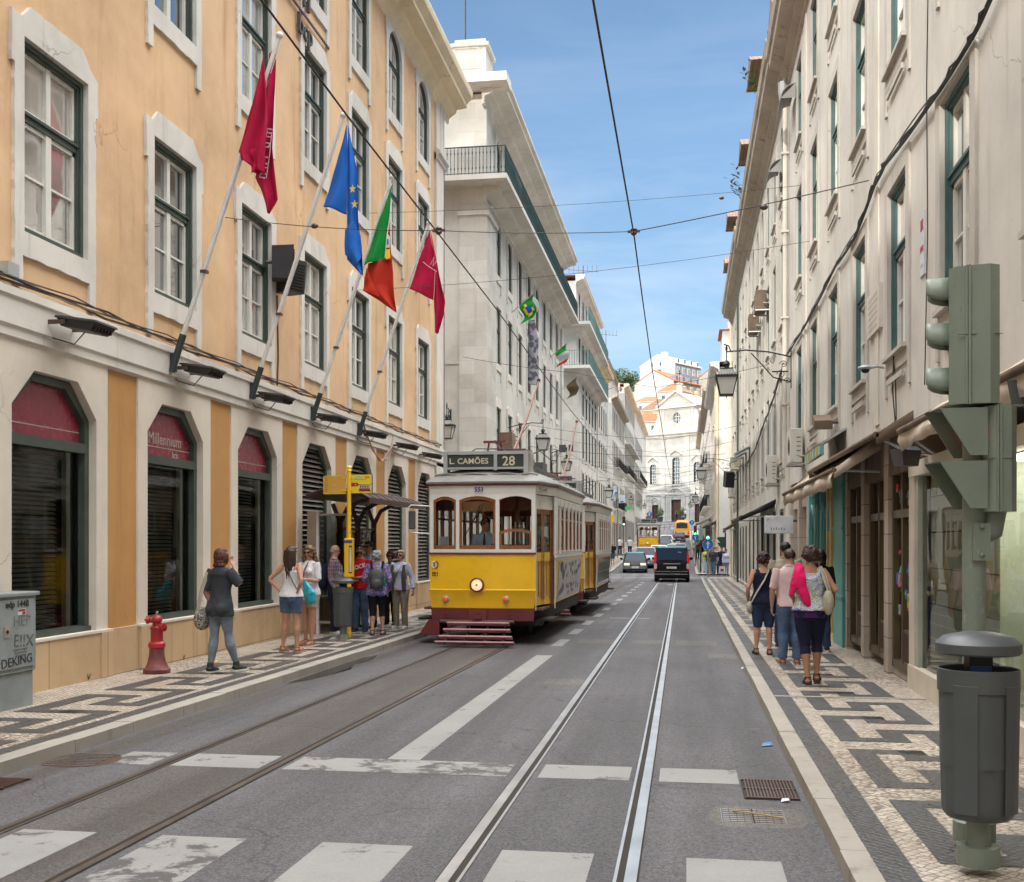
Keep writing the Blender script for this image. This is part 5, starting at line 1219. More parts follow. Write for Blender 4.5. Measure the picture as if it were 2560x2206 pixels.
    # mirror, wiper
    if not far:
        m=MB(); m.tube([(-.97,-.0,2.5),(-1.3,-.1,2.52),(-1.34,-.1,2.48),(-1.34,-.1,2.06),(-1.3,-.1,2.02),(-.97,-.02,2.0)],.014,WHT,6); mi=m.obj('mirror_arm',t)
        m=MB(); m.box(-1.33,-1.21,-.16,-.08,2.08,2.42,DGR); m.obj('mirror',mi,bevel=.02)
        m=MB(); m.tube([(.0,-.13,2.54),(-.18,-.14,2.15)],.006,BLK,4); m.tube([(-.02,-.135,2.42),(-.28,-.14,1.98)],.008,BLK,4); m.tube([(.05,-.13,2.54),(-.1,-.14,2.2)],.006,BLK,4); m.obj('wiper',t)
    # interior: floor, ceiling, seats, bulkheads, control stand
    m=MB(); m.box(-1.1,1.1,.1,7.3,.62,.66,SEAT); m.box(-1.1,1.1,.15,7.25,2.8,2.84,mat('tram_ceiling',(.35,.28,.2),.7) if 'tram_ceiling' not in bpy.data.materials else bpy.data.materials['tram_ceiling'])
    for y in (1.2,6.2):
        for x0,x1 in ((-1.15,-.42),(.42,1.15)): m.box(x0,x1,y-.02,y+.02,.66,1.65,WOD); m.box(x0,x0+.06,y-.02,y+.02,1.65,2.8,WOD); m.box(x1-.06,x1,y-.02,y+.02,1.65,2.8,WOD)
        m.box(-1.15,1.15,y-.02,y+.02,2.45,2.8,WOD)
    for k in range(6):
        for s in (1,-1): y=1.9+k*.75; m.box(min(s*.35,s*1.1),max(s*.35,s*1.1),y,y+.4,1.0,1.08,SEAT); m.box(min(s*.35,s*1.1),max(s*.35,s*1.1),y+.38,y+.43,1.0,1.6,SEAT)
    m.lathe([(.14,.66),(.14,1.6),(.17,1.66),(.15,1.72),(.02,1.74)],(-.0,.3,0),BLK,12); m.tube([(.0,.3,1.74),(.15,.2,1.78)],.015,MET,6); m.ball((.15,.2,1.8),.02,WOD,6,4)
    m.tube([(.55,.35,.66),(.55,.35,1.7)],.02,MET,6); m.tube([(.55-.14,.35,1.7),(.55+.14,.3,1.74)],.014,MET,6)
    m.box(-.82,-.68,.1,.2,1.78,1.95,LIT); m.box(-.52,-.46,.1,.16,1.78,1.88,LIT)
    m.obj('interior',t)
    return t
TA=tram('leading yellow and white tram with destination board and white fish advert on its side',(-3.64,19.75,g(20)),R(-.4),1,'L. CAMÕES','553','trams in the street')
TB=tram('second yellow tram with a dark green glossy side advert, close behind the leading tram',(-3.56,28.55,g(28.5)),R(-.3),2,'','562','trams in the street',far=True)
TC=tram('distant grey roofed tram with lit windows, behind the oncoming cars',(-3.75,112,g(112)),R(1.5),0,'','551','trams in the street',far=True)
m=MB(); m.ball((.0,.9,2.6),.05,LMP,8,6); m.ball((.1,2.5,2.7),.06,LMP,8,6); m.obj('ceiling_lamp',TC)
# ================================================================== cars
CBK=mat('black_car_paint',(.010,.010,.012),.5,var=.1,spec=.2); CSI=mat('silver_car_paint',(.22,.23,.245),.4,.5,var=.1,coat=.2); CWH=mat('white_car_paint',(.68,.68,.66),.25,coat=.8,var=.05); CBL=mat('dark_blue_car_paint',(.015,.02,.045),.4,var=.1,spec=.2)
TUR=mat('turquoise_taxi_roof',(.06,.33,.30),.5); CGR=mat('grey_bumper',(.12,.125,.13),.45); CHR=mat('chrome',(.7,.7,.7),.12,1); PLW=mat('number_plate',(.7,.7,.66),.5,var=.03); PLB=mat('plate_blue',(.03,.08,.35),.5)
HLO=mat('car_headlamp',(.9,.75,.58),.2,emit=.35); HLF=mat('car_headlamp_off',(.55,.57,.58),.1); 
CWG,_nt,_b=nm('car_window'); _b.inputs['Base Color'].default_value=(.022,.035,.07,1); _b.inputs['Roughness'].default_value=.08; _b.inputs['IOR'].default_value=1.25
def wheel(t,x,y,r,w,z0=0):
    m=MB(); s=1 if x>0 else -1; m.lathe([(r*.62,-w/2),(r*.93,-w/2),(r,-w/2+.03),(r,w/2-.03),(r*.93,w/2),(r*.62,w/2)],(x,y,z0+r),RUB,22,'x'); o=m.obj('wheel',t)
    m=MB(); m.lathe([(.02,0),(r*.3,.0),(r*.55,-.03),(r*.64,.01)],(x+s*(w/2-.01),y,z0+r),ALU,16,'x'); m.obj('rim',o)
def car(label,loc,rz,L,Wd,H,paint,kind='sedan',group='cars on the street',plate='48-LT-18',lights=True,roofm=None,sign=False,rackbar=False,facing='front'):
    """front faces -y (local), y from 0 (front) to L"""
    t=thing('van' if kind=='van' else 'car',label,'van' if kind=='van' else 'car',loc,rz,group)
    hw=Wd/2; belt=H*.62 if kind!='van' else H*.53
    if kind=='sedan': prof=[(0,.42),(.02,.58),(.12,.66),(1.15,.84),(1.25,.87),(L-.95,.93),(L-.1,.88),(L,.62),(L-.02,.42)]
    elif kind=='hatch': prof=[(0,.42),(.02,.62),(.2,.74),(.85,.9),(1.0,.95),(L-.3,1.0),(L-.03,.95),(L,.6),(L-.02,.42)]
    else: prof=[(0,.45),(.02,.7),(.25,.95),(.95,1.12),(1.05,1.14),(L-.04,1.16),(L,1.0),(L,.65),(L-.0,.4)]
    z0=.24
    rings=[]
    for (y,z) in prof:
        e=min(y,L-y); k=hw-(.12*max(0,1-e/.45)**2)
        zz=z
        lo=z0 if 0<y<L else .3
        ring=[(-k+.04,y,lo),(k-.04,y,lo),(k,y,lo+.12),(k+.005,y,(lo+zz)/2),(k-.01,y,zz-.1),(k-.07,y,zz-.01),(k*.5,y,zz+.012),(-k*.5,y,zz+.012),(-k+.07,y,zz-.01),(-k+.01,y,zz-.1),(-k-.005,y,(lo+zz)/2),(-k,y,lo+.12)]
        rings.append(ring)
    m=MB(); m.loft(rings,paint,True,smooth=False); bo=m.obj('body',t,bevel=.015)
    # greenhouse
    if kind=='sedan': ys=(1.2,1.85,L-1.55,L-.75); 
    elif kind=='hatch': ys=(.95,1.75,L-.85,L-.1)
    else: ys=(1.0,1.75,L-.22,L-.03)
    b0=dict(sedan=.86,hatch=.93,van=1.12)[kind]; 
    def gr(z,ya,yb,k): return [(-k,ya,z),(k,ya,z),(k,yb,z),(-k,yb,z)]
    def quadr(z,f): # interpolate
        return gr(z,ys[0]+(ys[1]-ys[0])*f,ys[3]+(ys[2]-ys[3])*f,(hw-.07)-(.17 if kind!='van' else .1)*f)
    m=MB(); m.loft([quadr(b0,0),quadr(H-.07,.93)],CWG,False,smooth=False); m.obj('glasshouse',t)
    m=MB(); A=quadr(b0,0);B=quadr(H-.06,.94)
    for i in range(4): m.tube([A[i],B[i]],.045,paint,6)
    if kind!='sedan' or True:
        for f in ((.36,.62) if kind!='van' else (.3,.62)):
            for s in (1,2):
                a=Vector(A[1]).lerp(Vector(A[2]),f); b_=Vector(B[1]).lerp(Vector(B[2]),f)
                if s==2: a.x*=-1; b_.x*=-1
                m.tube([a,b_],.03,paint,6)
    m.loft([quadr(H-.07,.93),quadr(H-.03,.97),[(x*.93,y+(.06 if y<L/2 else -.06),H) for x,y,z in quadr(H,1)]],roofm or paint,True,smooth=True); m.obj('roof',t)
    r=.31 if kind!='van' else .34
    for y in (.82,L-.85):
        for s in (1,-1): wheel(t,s*(hw-.11),y,r,.2)
        for s in (1,-1):
            m=MB(); m.lathe([(r+.07,-.02),(r+.0,-.02)],(s*(hw+.004),y,r),RUB,20,'x'); 
    m=MB(); m.box(-hw+.1,hw-.1,.5,L-.5,.16,.3,UND); m.obj('floor_pan',t)
    # front
    fz=.6 if kind!='van' else .78
    for s in (1,-1):
        m=MB(); m.box(s*(hw-.3)-.2,s*(hw-.3)+.2,-.015,.08,fz-.08,fz+.08,HLO if lights else HLF); m.obj('headlight',t,bevel=.02)
        m=MB(); 
        if kind=='van': m.add([(s*(hw-.01),L+.01,.62),(s*(hw-.12),L+.02,.62),(s*(hw-.14),L+.015,1.2),(s*(hw-.14),L-.05,1.62),(s*(hw-.06),L-.06,1.62),(s*(hw+.0),L-.01,1.2)],[(0,1,2,5),(5,2,3,4)],REDL); m.add([(s*(hw-.02),L+.014,.72),(s*(hw-.16),L+.024,.72),(s*(hw-.17),L+.024,.98),(s*(hw-.01),L+.014,.98)],[(0,1,2,3)],HLF)
        else: m.box(s*(hw-.25)-.19,s*(hw-.25)+.19,L-.08,L+.015,.62,.76,REDL)
        m.obj('tail_light',t)
        m=MB(); m.ball((s*(hw+.1),ys[0]+.35,b0+.1),(.11,.06,.08),paint,10,6); m.box(min(s*(hw-.05),s*(hw+.08)),max(s*(hw-.05),s*(hw+.08)),ys[0]+.33,ys[0]+.38,b0+.02,b0+.06,BLK); m.obj('wing_mirror',t)
    m=MB(); m.box(-.24,.24,-.03,.05,fz-.12,fz+.09,CHR)
    for k in range(5): m.box(-.21,.21,-.035,-.028,fz-.1+k*.038,fz-.085+k*.038,BLK)
    m.obj('grille',t)
    m=MB(); m.box(-hw+.04,hw-.04,-.1,.12,.26,.46,CGR if kind=='sedan' else paint); m.obj('front_bumper',t,bevel=.03)
    m=MB(); m.box(-hw+.03,hw-.03,L-.1,L+.09,.3,.5,CGR if kind=='sedan' else paint); m.box(-hw+.06,hw-.06,L+.085,L+.095,.42,.44,MET); 
    m.obj('rear_bumper',t,bevel=.02)
    m=MB(); m.box(-.26,.26,-.115,-.1,.33,.44,PLW); m.box(-.26,-.22,-.117,-.115,.33,.44,PLB); text(m,plate,.09,BLK,TX(-.2,-.118,.35),.001); m.obj('number_plate',t)
    zz=.72 if kind=='van' else .5; yy=L+.02 if kind=='van' else L+.1
    m=MB(); m.box(-.26,.26,yy,yy+.012,zz,zz+.11,PLW); text(m,plate,.09,BLK,Matrix.Translation((.2,yy+.014,zz+.02))@Matrix.Rotation(PI,4,'Z')@Matrix.Rotation(PI/2,4,'X'),.001); m.obj('number_plate',t)
    if kind=='van':
        m=MB(); m.box(-.45,.45,L+.005,L+.03,.96,1.0,CHR); m.obj('tailgate_trim',t); m=MB(); m.box(-hw+.1,hw-.1,L+.0,L+.012,.56,.585,MET); m.box(-.03,.03,L,L+.012,.5,.64,BLK); m.obj('tailgate_seam',t)
        m=MB(); m.add([(-.62,L+.012,1.18),(.62,L+.012,1.18),(.6,L-.12,1.66),(-.6,L-.12,1.66)],[(0,1,2,3)],CWG); m.tube([(0,L+.03,1.15),(.3,L+.02,1.25)],.012,BLK,5); m.obj('rear_window',t)
        m=MB(); text(m,'TAXI',.08,LIT,Matrix.Translation((-.5,L-.085,1.57))@Matrix.Rotation(PI,4,'Z')@Matrix.Rotation(PI/2,4,'X'),.001,align='RIGHT'); m.obj('window_sticker',t)
    if sign:
        m=MB(); m.box(-.2,.2,ys[2]-.5 if kind!='van' else L*.45,(ys[2]-.36) if kind!='van' else L*.45+.14,H,H+.14,WHT); m.box(-.2,.2,L*.45+.141 if kind=='van' else ys[2]-.359,L*.45+.145 if kind=='van' else ys[2]-.355,H,H+.05,RED); m.obj('roof_sign',t,bevel=.02)
    return t
def P2(Y,u): # x at depth Y for a street offset, precomputed offsets below are plain metres
    return u
# rear faces the viewer when rotated by pi: origin at front, so place front at Y+L
car('black taxi van with turquoise roof and lit tail lamps, driving away in the right lane',(-.78,64.9,g(62)),PI,4.75,1.9,1.9,CBK,'van',plate='48-LT-18',roofm=TUR,sign=True)
car('black taxi saloon with square headlamps, first of the oncoming queue',(-3.5,77,g(78)),R(2),4.5,1.72,1.43,CBK,'sedan',plate='54-20-IV',roofm=TUR)
car('silver hatchback behind the black oncoming saloon',(-3.05,84.5,g(86)),R(2),4.2,1.78,1.58,CSI,'hatch',lights=False,plate='20-FT-61')
car('small white oncoming car right of the silver hatchback',(-2.2,92,g(93)),R(2),3.9,1.7,1.5,CWH,'hatch',lights=False,plate='31-CR-09')
car('dark car driving away ahead of the taxi van',(-.75,101,g(96)),PI,4.4,1.75,1.55,CSI,'sedan',plate='72-BP-44',lights=False,sign=True)
car('dark blue saloon with red tail lamps following the yellow bus',(-1.0,175.5,g(171)),PI+R(-1),4.5,1.75,1.5,CBL,'sedan',plate='05-XG-30',lights=False)
car('dark blue car on the slope right of the distant tram',(-2.45,124,g(126)),R(3),4.2,1.75,1.5,CBL,'hatch',plate='11-DN-87')
car('white roofed car behind the dark blue car on the slope',(-2.35,136,g(138)),R(3),4.3,1.75,1.55,CWH,'hatch',lights=False,plate='64-GS-22')
car('white car nosing out of the far left cross street',(-6.75,107,g(107)+.02),R(90),3.9,1.7,1.45,CWH,'hatch',lights=False,plate='40-QZ-15',group='cars in the side street')
# motorcycle beside the tram
t=thing('motorcycle','dark motorcycle with windscreen beside the distant tram','motorcycle',(-2.35,108,g(108)))
m=MB(); m.tube([(0,.0,.95),(0,.3,.75),(0,.9,.8),(0,1.5,.85)],[.1,.2,.22,.1],BLK,8); m.add([(-.2,-.05,.95),(.2,-.05,.95),(.15,-.0,1.35),(-.15,0,1.35)],[(0,1,2,3)],CGL); m.tube([(-.35,.1,1.05),(0,0,1.0),(.35,.1,1.05)],.02,BLK,6); m.obj('frame',t)
for y in (-.05,1.3):
    m=MB(); m.lathe([(.2,-.05),(.3,-.05),(.3,.05),(.2,.05)],(0,y,.3),RUB,16,'x'); m.obj('wheel',t)
m=MB(); m.ball((0,-.1,.85),(.1,.05,.1),HLO,8,6); m.obj('headlight',t)
# bus
t=thing('bus','orange yellow city bus climbing away towards the church','bus',(-.75,195.5,g(195)),0); OR=mat('bus_orange',(.85,.36,.02),.35,var=.08,coat=.4)
def rb(z,k,y0=0,y1=11): return [(-k,y0,z),(k,y0,z),(k,y1,z),(-k,y1,z)]
m=MB(); m.loft([rb(.35,1.2),rb(.6,1.25),rb(2.4,1.25),rb(2.9,1.18,.06),rb(3.08,.95,.15),rb(3.15,.6,.3)],OR,True,smooth=False); m.box(-.9,.9,1,9,3.1,3.3,OR); m.obj('body',t,bevel=.04)
m=MB(); m.add([(-.95,-.02,1.85),(.95,-.02,1.85),(.95,.0,2.75),(-.95,0,2.75)],[(0,1,2,3)],CWG); m.obj('rear_window',t)
m=MB(); m.box(-.85,.85,-.03,0,.75,1.35,mat('bus_advert',(.6,.5,.4),.5,var=.3,vs=6)); m.obj('rear_advert',t); m=MB(); m.box(-.5,.5,-.04,-.03,2.78,2.9,BLT); m.obj('number_display',t)
for s in (1,-1):
    m=MB(); m.box(s*1.1-.08,s*1.1+.08,-.03,.02,.8,1.3,REDL); m.obj('tail_light',t); wheel(t,s*1.08,2.6,.48,.28); wheel(t,s*1.08,8.6,.48,.28)
    m=MB(); m.box(s*1.255-.01,s*1.255+.01,.6,10.6,1.6,2.5,CWG); m.obj('side_window',t)
m=MB(); m.box(-1.22,1.22,-.06,.05,.35,.65,BLK); m.obj('rear_bumper',t)
# ================================================================== people
SK=[mat('skin_light',(.50,.27,.18),.55,var=.12,vs=8,spec=.3),mat('skin_tan',(.38,.19,.115),.55,var=.12,vs=8,spec=.3),mat('skin_pink',(.52,.29,.22),.55,var=.12,vs=8,spec=.3)]
HR=dict(red=mat('auburn_hair',(.085,.025,.016),.55,var=.5,vs=30,bmp=.5,bs=90),brown=mat('brown_hair',(.045,.022,.014),.5,var=.5,vs=30,bmp=.5,bs=90),light=mat('light_brown_hair',(.16,.085,.04),.55,var=.5,vs=30,bmp=.5,bs=90),
 black=mat('black_hair',(.012,.009,.009),.5,var=.4,vs=30,bmp=.5,bs=90),grey=mat('grey_hair',(.30,.30,.30),.6,var=.4,vs=30,bmp=.5,bs=90),blond=mat('blond_hair',(.30,.21,.12),.6,var=.4,vs=30,bmp=.5,bs=90),burg=mat('burgundy_hair',(.035,.01,.014),.55,var=.5,vs=30,bmp=.5,bs=90))
def cloth(n,c,var=.2,bs=40): return mat(n,c,.85,var=var,vs=6,bmp=.35,bs=bs,spec=.2,local=True)
CL=dict(char=cloth('charcoal_cloth',(.045,.052,.06)),white=cloth('white_cloth',(.66,.66,.68),.08),grey=cloth('grey_denim',(.20,.24,.29),.35),denim=cloth('blue_denim',(.085,.135,.23),.4),dden=cloth('dark_denim',(.03,.05,.10),.4),
 navy=cloth('navy_cloth',(.014,.016,.04)),redc=cloth('red_cloth',(.50,.015,.02)),lblue=cloth('pale_blue_cloth',(.42,.52,.66),.1),black=cloth('black_cloth',(.014,.014,.016)),khaki=cloth('khaki_cloth',(.27,.235,.165)),beige=cloth('beige_cloth',(.36,.31,.23)),
 pink=cloth('pale_pink_cloth',(.62,.45,.46),.1),purple=cloth('purple_cloth',(.06,.015,.11)),cerise=cloth('cerise_cloth',(.68,.012,.11)),lav=cloth('lavender_cloth',(.5,.5,.62),.1),brown=cloth('brown_cloth',(.10,.085,.07)),canv=cloth('canvas_bag',(.42,.38,.30)),tan=mat('tan_leather',(.38,.22,.15),.6),
 dbr=mat('dark_leather',(.04,.025,.02),.5),teal=mat('teal_plastic_bag',(.02,.36,.46),.3,var=.3,vs=12),lpink=mat('pink_plastic_bag',(.55,.42,.47),.35,var=.2,vs=12),yel=cloth('lime_cloth',(.45,.50,.12)),green=cloth('green_cloth',(.2,.42,.1)),shoe=mat('black_canvas_shoe',(.03,.032,.036),.7),sole=mat('white_sole',(.6,.58,.52),.7),grn=cloth('mint_cloth',(.3,.5,.42)))
PLD=plaid('plaid_shirt'); FLO=pattern('floral_blouse',[(.10,.14,.42),(.07,.09,.33),(.42,.16,.17),(.13,.18,.48),(.10,.13,.4),(.5,.36,.4)],46); ABS=pattern('abstract_top',[(.05,.06,.25),(.6,.6,.62),(.12,.14,.45),(.62,.6,.6),(.2,.4,.12),(.55,.3,.1),(.25,.1,.4)],15,'noise'); ZEB=pattern('zebra_bag',[(.05,.045,.045),(.45,.42,.38),(.05,.045,.045),(.5,.46,.4),(.06,.05,.05),(.5,.46,.4)],9,'noise'); BLF=pattern('dark_floral_top',[(.02,.02,.025),(.03,.03,.035),(.35,.07,.05),(.05,.22,.25),(.02,.02,.02)],22)
GLA=mat('sunglass_lens',(.015,.012,.014),.08); LIP=mat('lips',(.35,.09,.08),.5); EYE=mat('eye_white',(.6,.58,.55),.3); IRI=mat('dark_iris',(.03,.02,.015),.2)
TORF=[(.455,.062,.055,0),(.49,.092,.070,-.004),(.52,.102,.074,-.008),(.55,.098,.070,-.006),(.60,.078,.057,0),(.635,.072,.053,.002),(.68,.080,.058,.006),(.72,.088,.066,.010),(.755,.094,.066,.010),(.79,.097,.056,.002),(.815,.080,.044,-.004),(.835,.045,.036,-.006),(.855,.031,.031,-.004),(.89,.029,.031,.002)]
TORM=[(.455,.066,.06,0),(.49,.088,.068,-.002),(.52,.093,.070,-.003),(.56,.091,.067,0),(.60,.088,.066,.004),(.645,.088,.066,.006),(.69,.096,.069,.006),(.735,.103,.071,.005),(.775,.108,.064,.002),(.80,.106,.054,-.002),(.82,.082,.046,-.005),(.84,.048,.038,-.006),(.86,.036,.036,-.004),(.89,.034,.035,.002)]
def tor(T,z):
    for a,b in zip(T,T[1:]):
        if a[0]<=z<=b[0]:
            t=(z-a[0])/(b[0]-a[0]); return [a[i]+(b[i]-a[i])*t for i in range(4)]
    return T[-1] if z>T[-1][0] else T[0]
def name_ok(a,b): return a is not b
def remeshed(mb,name,voxel,smooth=6,wr=0,wsc=14,seed=0,mt=None):
    me=mb.mesh(name); o=bpy.data.objects.new(name,me); COL.objects.link(o)
    r=o.modifiers.new('r','REMESH'); r.mode='VOXEL'; r.voxel_size=voxel; r.use_smooth_shade=True
    s=o.modifiers.new('s','SMOOTH'); s.factor=.5; s.iterations=smooth
    dg=bpy.context.evaluated_depsgraph_get(); dg.update()
    nme=bpy.data.meshes.new_from_object(o.evaluated_get(dg)); bpy.data.objects.remove(o); bpy.data.meshes.remove(me)
    nme.name=name
    if wr:
        ns=[v.normal.copy() for v in nme.vertices]
        for v,n in zip(nme.vertices,ns):
            p=v.co; q=Vector((p.x*wsc+seed,p.y*wsc,p.z*wsc*.55))
            k=noise.noise(q)+.6*noise.noise(q*2.3)
            v.co=p+n*wr*(k-.15)
    nme.materials.clear(); nme.materials.append(mt)
    nme.polygons.foreach_set('use_smooth',[True]*len(nme.polygons))
    nme.polygons.foreach_set('material_index',[0]*len(nme.polygons)); nme.update()
    return nme
def person(label,X,Y,h,rot,top='tee',tm='white',bot='long',bm='denim',shoe=None,hair=('short','brown'),skin=0,fem=True,arms=None,legs=None,look=0,pitch=0,glass=None,vox=.009,fat=1.,z=None,lean=0,group=None,hem=None,loose=.008,sit=False,badge=None,straps=True,beard=False,cat='person'):
    far=vox>.015; T=TORF if fem else TORM; K=h
    t=thing('person',label,cat,(X,Y,(g(Y)+.104) if z is None else z),rot,group)
    mt=lambda q: CL[q] if isinstance(q,str) else q
    sx=(.088 if fem else .104)*fat**.5; skm=SK[skin]
    A=arms or {}
    ar={}
    for s,k in ((1,'R'),(-1,'L')):
        e,w=A.get(k,((s*(sx+.035),-.012,.64),(s*(sx+.042),.03,.495)))
        ar[k]=(Vector((s*sx,0,.805)),Vector(e),Vector(w))
    Lg=legs or {}
    lg={}
    for s,k in ((1,'R'),(-1,'L')):
        kn,an=Lg.get(k,((s*.056,.012,.285),(s*.060,-.01,.045)))
        lg[k]=(Vector((s*.05,-.005,.52)),Vector(kn),Vector(an))
    LM=Matrix.Translation((0,0,.5))@Matrix.Rotation(-lean,4,'X')@Matrix.Translation((0,0,-.5))
    def up(p,zz=None):
        p=Vector(p); return LM@p if p.z>.5 else p
    def S(p): return tuple(Vector(p)*K)
    def torso(mb,z0,z1,off,mat_,flare=0,n=20,k=14):
        rings=[]
        for i in range(k+1):
            zz=z0+(z1-z0)*i/k; _,rx,ry,yo=tor(T,max(zz,.515) if z0>.43 and name_ok(mat_,skm) else zz)
            if zz<.78: rx*=fat; ry*=fat**1.3
            f=off+flare*(1-i/k)**2
            if not fem and fat>1.05 and .54<zz<.68: yo+=.02
            rings.append([S(up((math.cos(q)*(rx+f),yo+math.sin(q)*(ry+f),zz))) for q in [2*PI*j/n for j in range(n)]])
        mb.loft(rings,mat_,True)
    def limb(mb,pts,rad,off,mat_,n=12):
        mb.tube([S(p) for p in pts],[(r+off)*K for r in rad],mat_,n)
    def legpts(k,upto):
        hip,kn,an=lg[k]
        P=[hip,hip.lerp(kn,.25),hip.lerp(kn,.6),hip.lerp(kn,.92),kn.lerp(an,.08),kn.lerp(an,.3)+Vector((0,-.006,0)),kn.lerp(an,.6),kn.lerp(an,.85),an]; Rr=[.058,.056,.044,.034,.032,.034,.026,.019,.018]
        if not fem: Rr=[.055,.053,.044,.035,.034,.035,.028,.022,.021]
        Rr=[r*fat for r in Rr[:4]]+Rr[4:]
        m_=int(upto*8+.5)
        return P[:m_+1],Rr[:m_+1]
    def armpts(k,upto):
        sh,e,w=[up(p) for p in ar[k]]
        P=[sh+(e-sh)*-.12,sh.lerp(e,.15),sh.lerp(e,.55),sh.lerp(e,.92),e.lerp(w,.1),e.lerp(w,.35),e.lerp(w,.7),w]; Rr=[.028,.030,.024,.021,.0205,.021,.017,.0135] if fem else [.032,.035,.029,.024,.023,.024,.019,.0155]
        m_=int(upto*7+.5); return P[:m_+1],Rr[:m_+1]
    # --- body, one continuous skin
    b=MB(); torso(b,.46,.89,0,skm)
    if fem:
        for s in (1,-1): b.ball(S(up((s*.042,.058,.735))),tuple(K*q for q in (.037,.032,.035)),skm,12,8); b.ball(S((s*.045,-.045,.505)),tuple(K*q for q in (.05,.045,.05)),skm,12,8)
    for k in 'RL':
        P,Rr=legpts(k,1); limb(b,P,Rr,0,skm)
        an=lg[k][2]; d=Vector((.012*(1 if k=='R' else -1),.0,0))
        b.tube([S(an+Vector((0,-.028,-.022))),S(an+Vector((0,0,-.018))),S(an+Vector((0,.05,-.026))+d*.5),S(an+Vector((0,.095,-.033))+d)],[.018*K,.024*K,.022*K,.013*K],skm,10,flat=.75)
        P,Rr=armpts(k,1); limb(b,P,Rr,0,skm,10)
        sh,e,w=[up(p) for p in ar[k]]; dr=(w-e).normalized(); s=1 if k=='R' else -1
        sd=dr.cross(Vector((0,0,1)) if abs(dr.z)<.8 else Vector((0,1,0))).normalized(); 
        if far: b.tube([S(w),S(w+dr*.05),S(w+dr*.095)],[.013*K,.02*K,.01*K],skm,8,flat=.6)
        else:
            sid=Vector((0,1,0)) if abs(dr.y)<.7 else Vector((1,0,0)); sid=(sid-dr*sid.dot(dr)).normalized(); nrm=dr.cross(sid)*(-s)
            b.tube([S(w),S(w+dr*.02),S(w+dr*.048),S(w+dr*.058)],[.013*K,.020*K,.024*K,.02*K],skm,10,flat=.55) if False else b.loft([[S(w+dr*a_+sid*(math.cos(q)*r1)+nrm*(math.sin(q)*r2)) for q in [2*PI*j/10 for j in range(10)]] for a_,r1,r2 in ((-.005,.012,.012),(.015,.018,.011),(.035,.023,.011),(.056,.021,.009))],skm)
            for i,(o_,ln) in enumerate(((-.017,.036),(-.006,.042),(.006,.044),(.017,.040))):
                p0=w+dr*.052+sid*o_; p1=p0+dr*ln*.45+nrm*.003; p2=p1+dr*ln*.35+nrm*.012; p3=p2+dr*ln*.12+nrm*.013
                b.tube([S(p0),S(p1),S(p2),S(p3)],[.0062*K,.0058*K,.0052*K,.0045*K],skm,7)
            p0=w+dr*.018+sid*.016; b.tube([S(p0),S(p0+dr*.018+sid*.016+nrm*.006),S(p0+dr*.038+sid*.02+nrm*.014)],[.0085*K,.007*K,.0055*K],skm,7)
    # head
    HC=up((0,.006,.928)); HM=Matrix.Translation(HC)@Matrix.Rotation(look,4,'Z')@Matrix.Rotation(pitch,4,'X')
    def H(p): return S(HM@Vector(p))
    def hball(mb,c,r,m_,n=14,mm=10):
        q=MB(); q.ball((0,0,0),r,m_,n,mm)
        mb.add([H(Vector(p)+Vector(c)) for p in q.v],q.f,m_,True)
    hball(b,(0,-.004,.012),(.043,.053,.056),skm); hball(b,(0,.012,-.022),(.034,.036,.042),skm); hball(b,(0,.026,-.052),(.018,.018,.014),skm)
    hball(b,(0,.024,.012),(.034,.028,.02),skm)
    b.add(*[[H(p) for p in ((-.006,.044,.014),(.006,.044,.014),(.010,.050,-.018),(-.010,.050,-.018),(0,.063,-.015),(0,.04,-.022),(0,.048,.016))],[(6,0,3,4),(1,6,4,2),(3,5,2,4),(0,6,1,2,5,3)]],skm,True)
    for s in (1,-1): hball(b,(s*.044,-.004,-.002),(.006,.012,.017),skm,8,6)
    b.tube([S(up((0,-.006,.83))),S(up((0,-.002,.87))),tuple(H((0,-.004,-.025)))],[(.036 if fem else .042)*K,(.030 if fem else .036)*K,(.031 if fem else .038)*K],skm,12)
    me=remeshed(b,'body',vox*h/1.65,3,0,mt=skm)
    inst(me,'body',t)
    # face
    if not far:
        m=MB()
        for s in (1,-1):
            if not glass or glass=='clear': hball(m,(s*.0165,.0468,.006),(.0075,.004,.0042),EYE,8,6); hball(m,(s*.0165,.0505,.006),(.0036,.002,.0036),IRI,8,6)
            m.add([H((s*.008,.053,.019)),H((s*.017,.053,.022)),H((s*.027,.046,.018)),H((s*.027,.046,.0155)),H((s*.017,.053,.0185)),H((s*.008,.053,.0165))],[(0,1,2,3,4,5)],HR[hair[1]])
        m.obj('eye',t); m=MB()
        m.tube([H((-.014,.0445,-.030)),H((-.006,.0495,-.0285)),(H((0,.0505,-.0295))),H((.006,.0495,-.0285)),H((.014,.0445,-.030))],[.001*K,.003*K,.0032*K,.003*K,.001*K],LIP,6); m.obj('mouth',t)
    if glass:
        m=MB(); gm=GLA if glass=='dark' else CGL
        for s in (1,-1):
            q=[H((s*(.018+.0145*math.cos(a)),.0575-.006*abs(math.cos(a)) if True else 0,.007+.0105*math.sin(a))) for a in [2*PI*i/12 for i in range(12)]]
            m.add(q,[tuple(range(12))],gm); m.tube([H((s*.033,.052,.010)),H((s*.046,.02,.010)),H((s*.046,-.008,.006))],.0018*K,BLK,4)
            m.tube([*q],.0012*K,BLK,4,closed=True)
        m.tube([H((-.004,.058,.01)),H((.004,.058,.01))],.0016*K,BLK,4); m.obj('sunglasses' if glass=='dark' else 'spectacles',t)
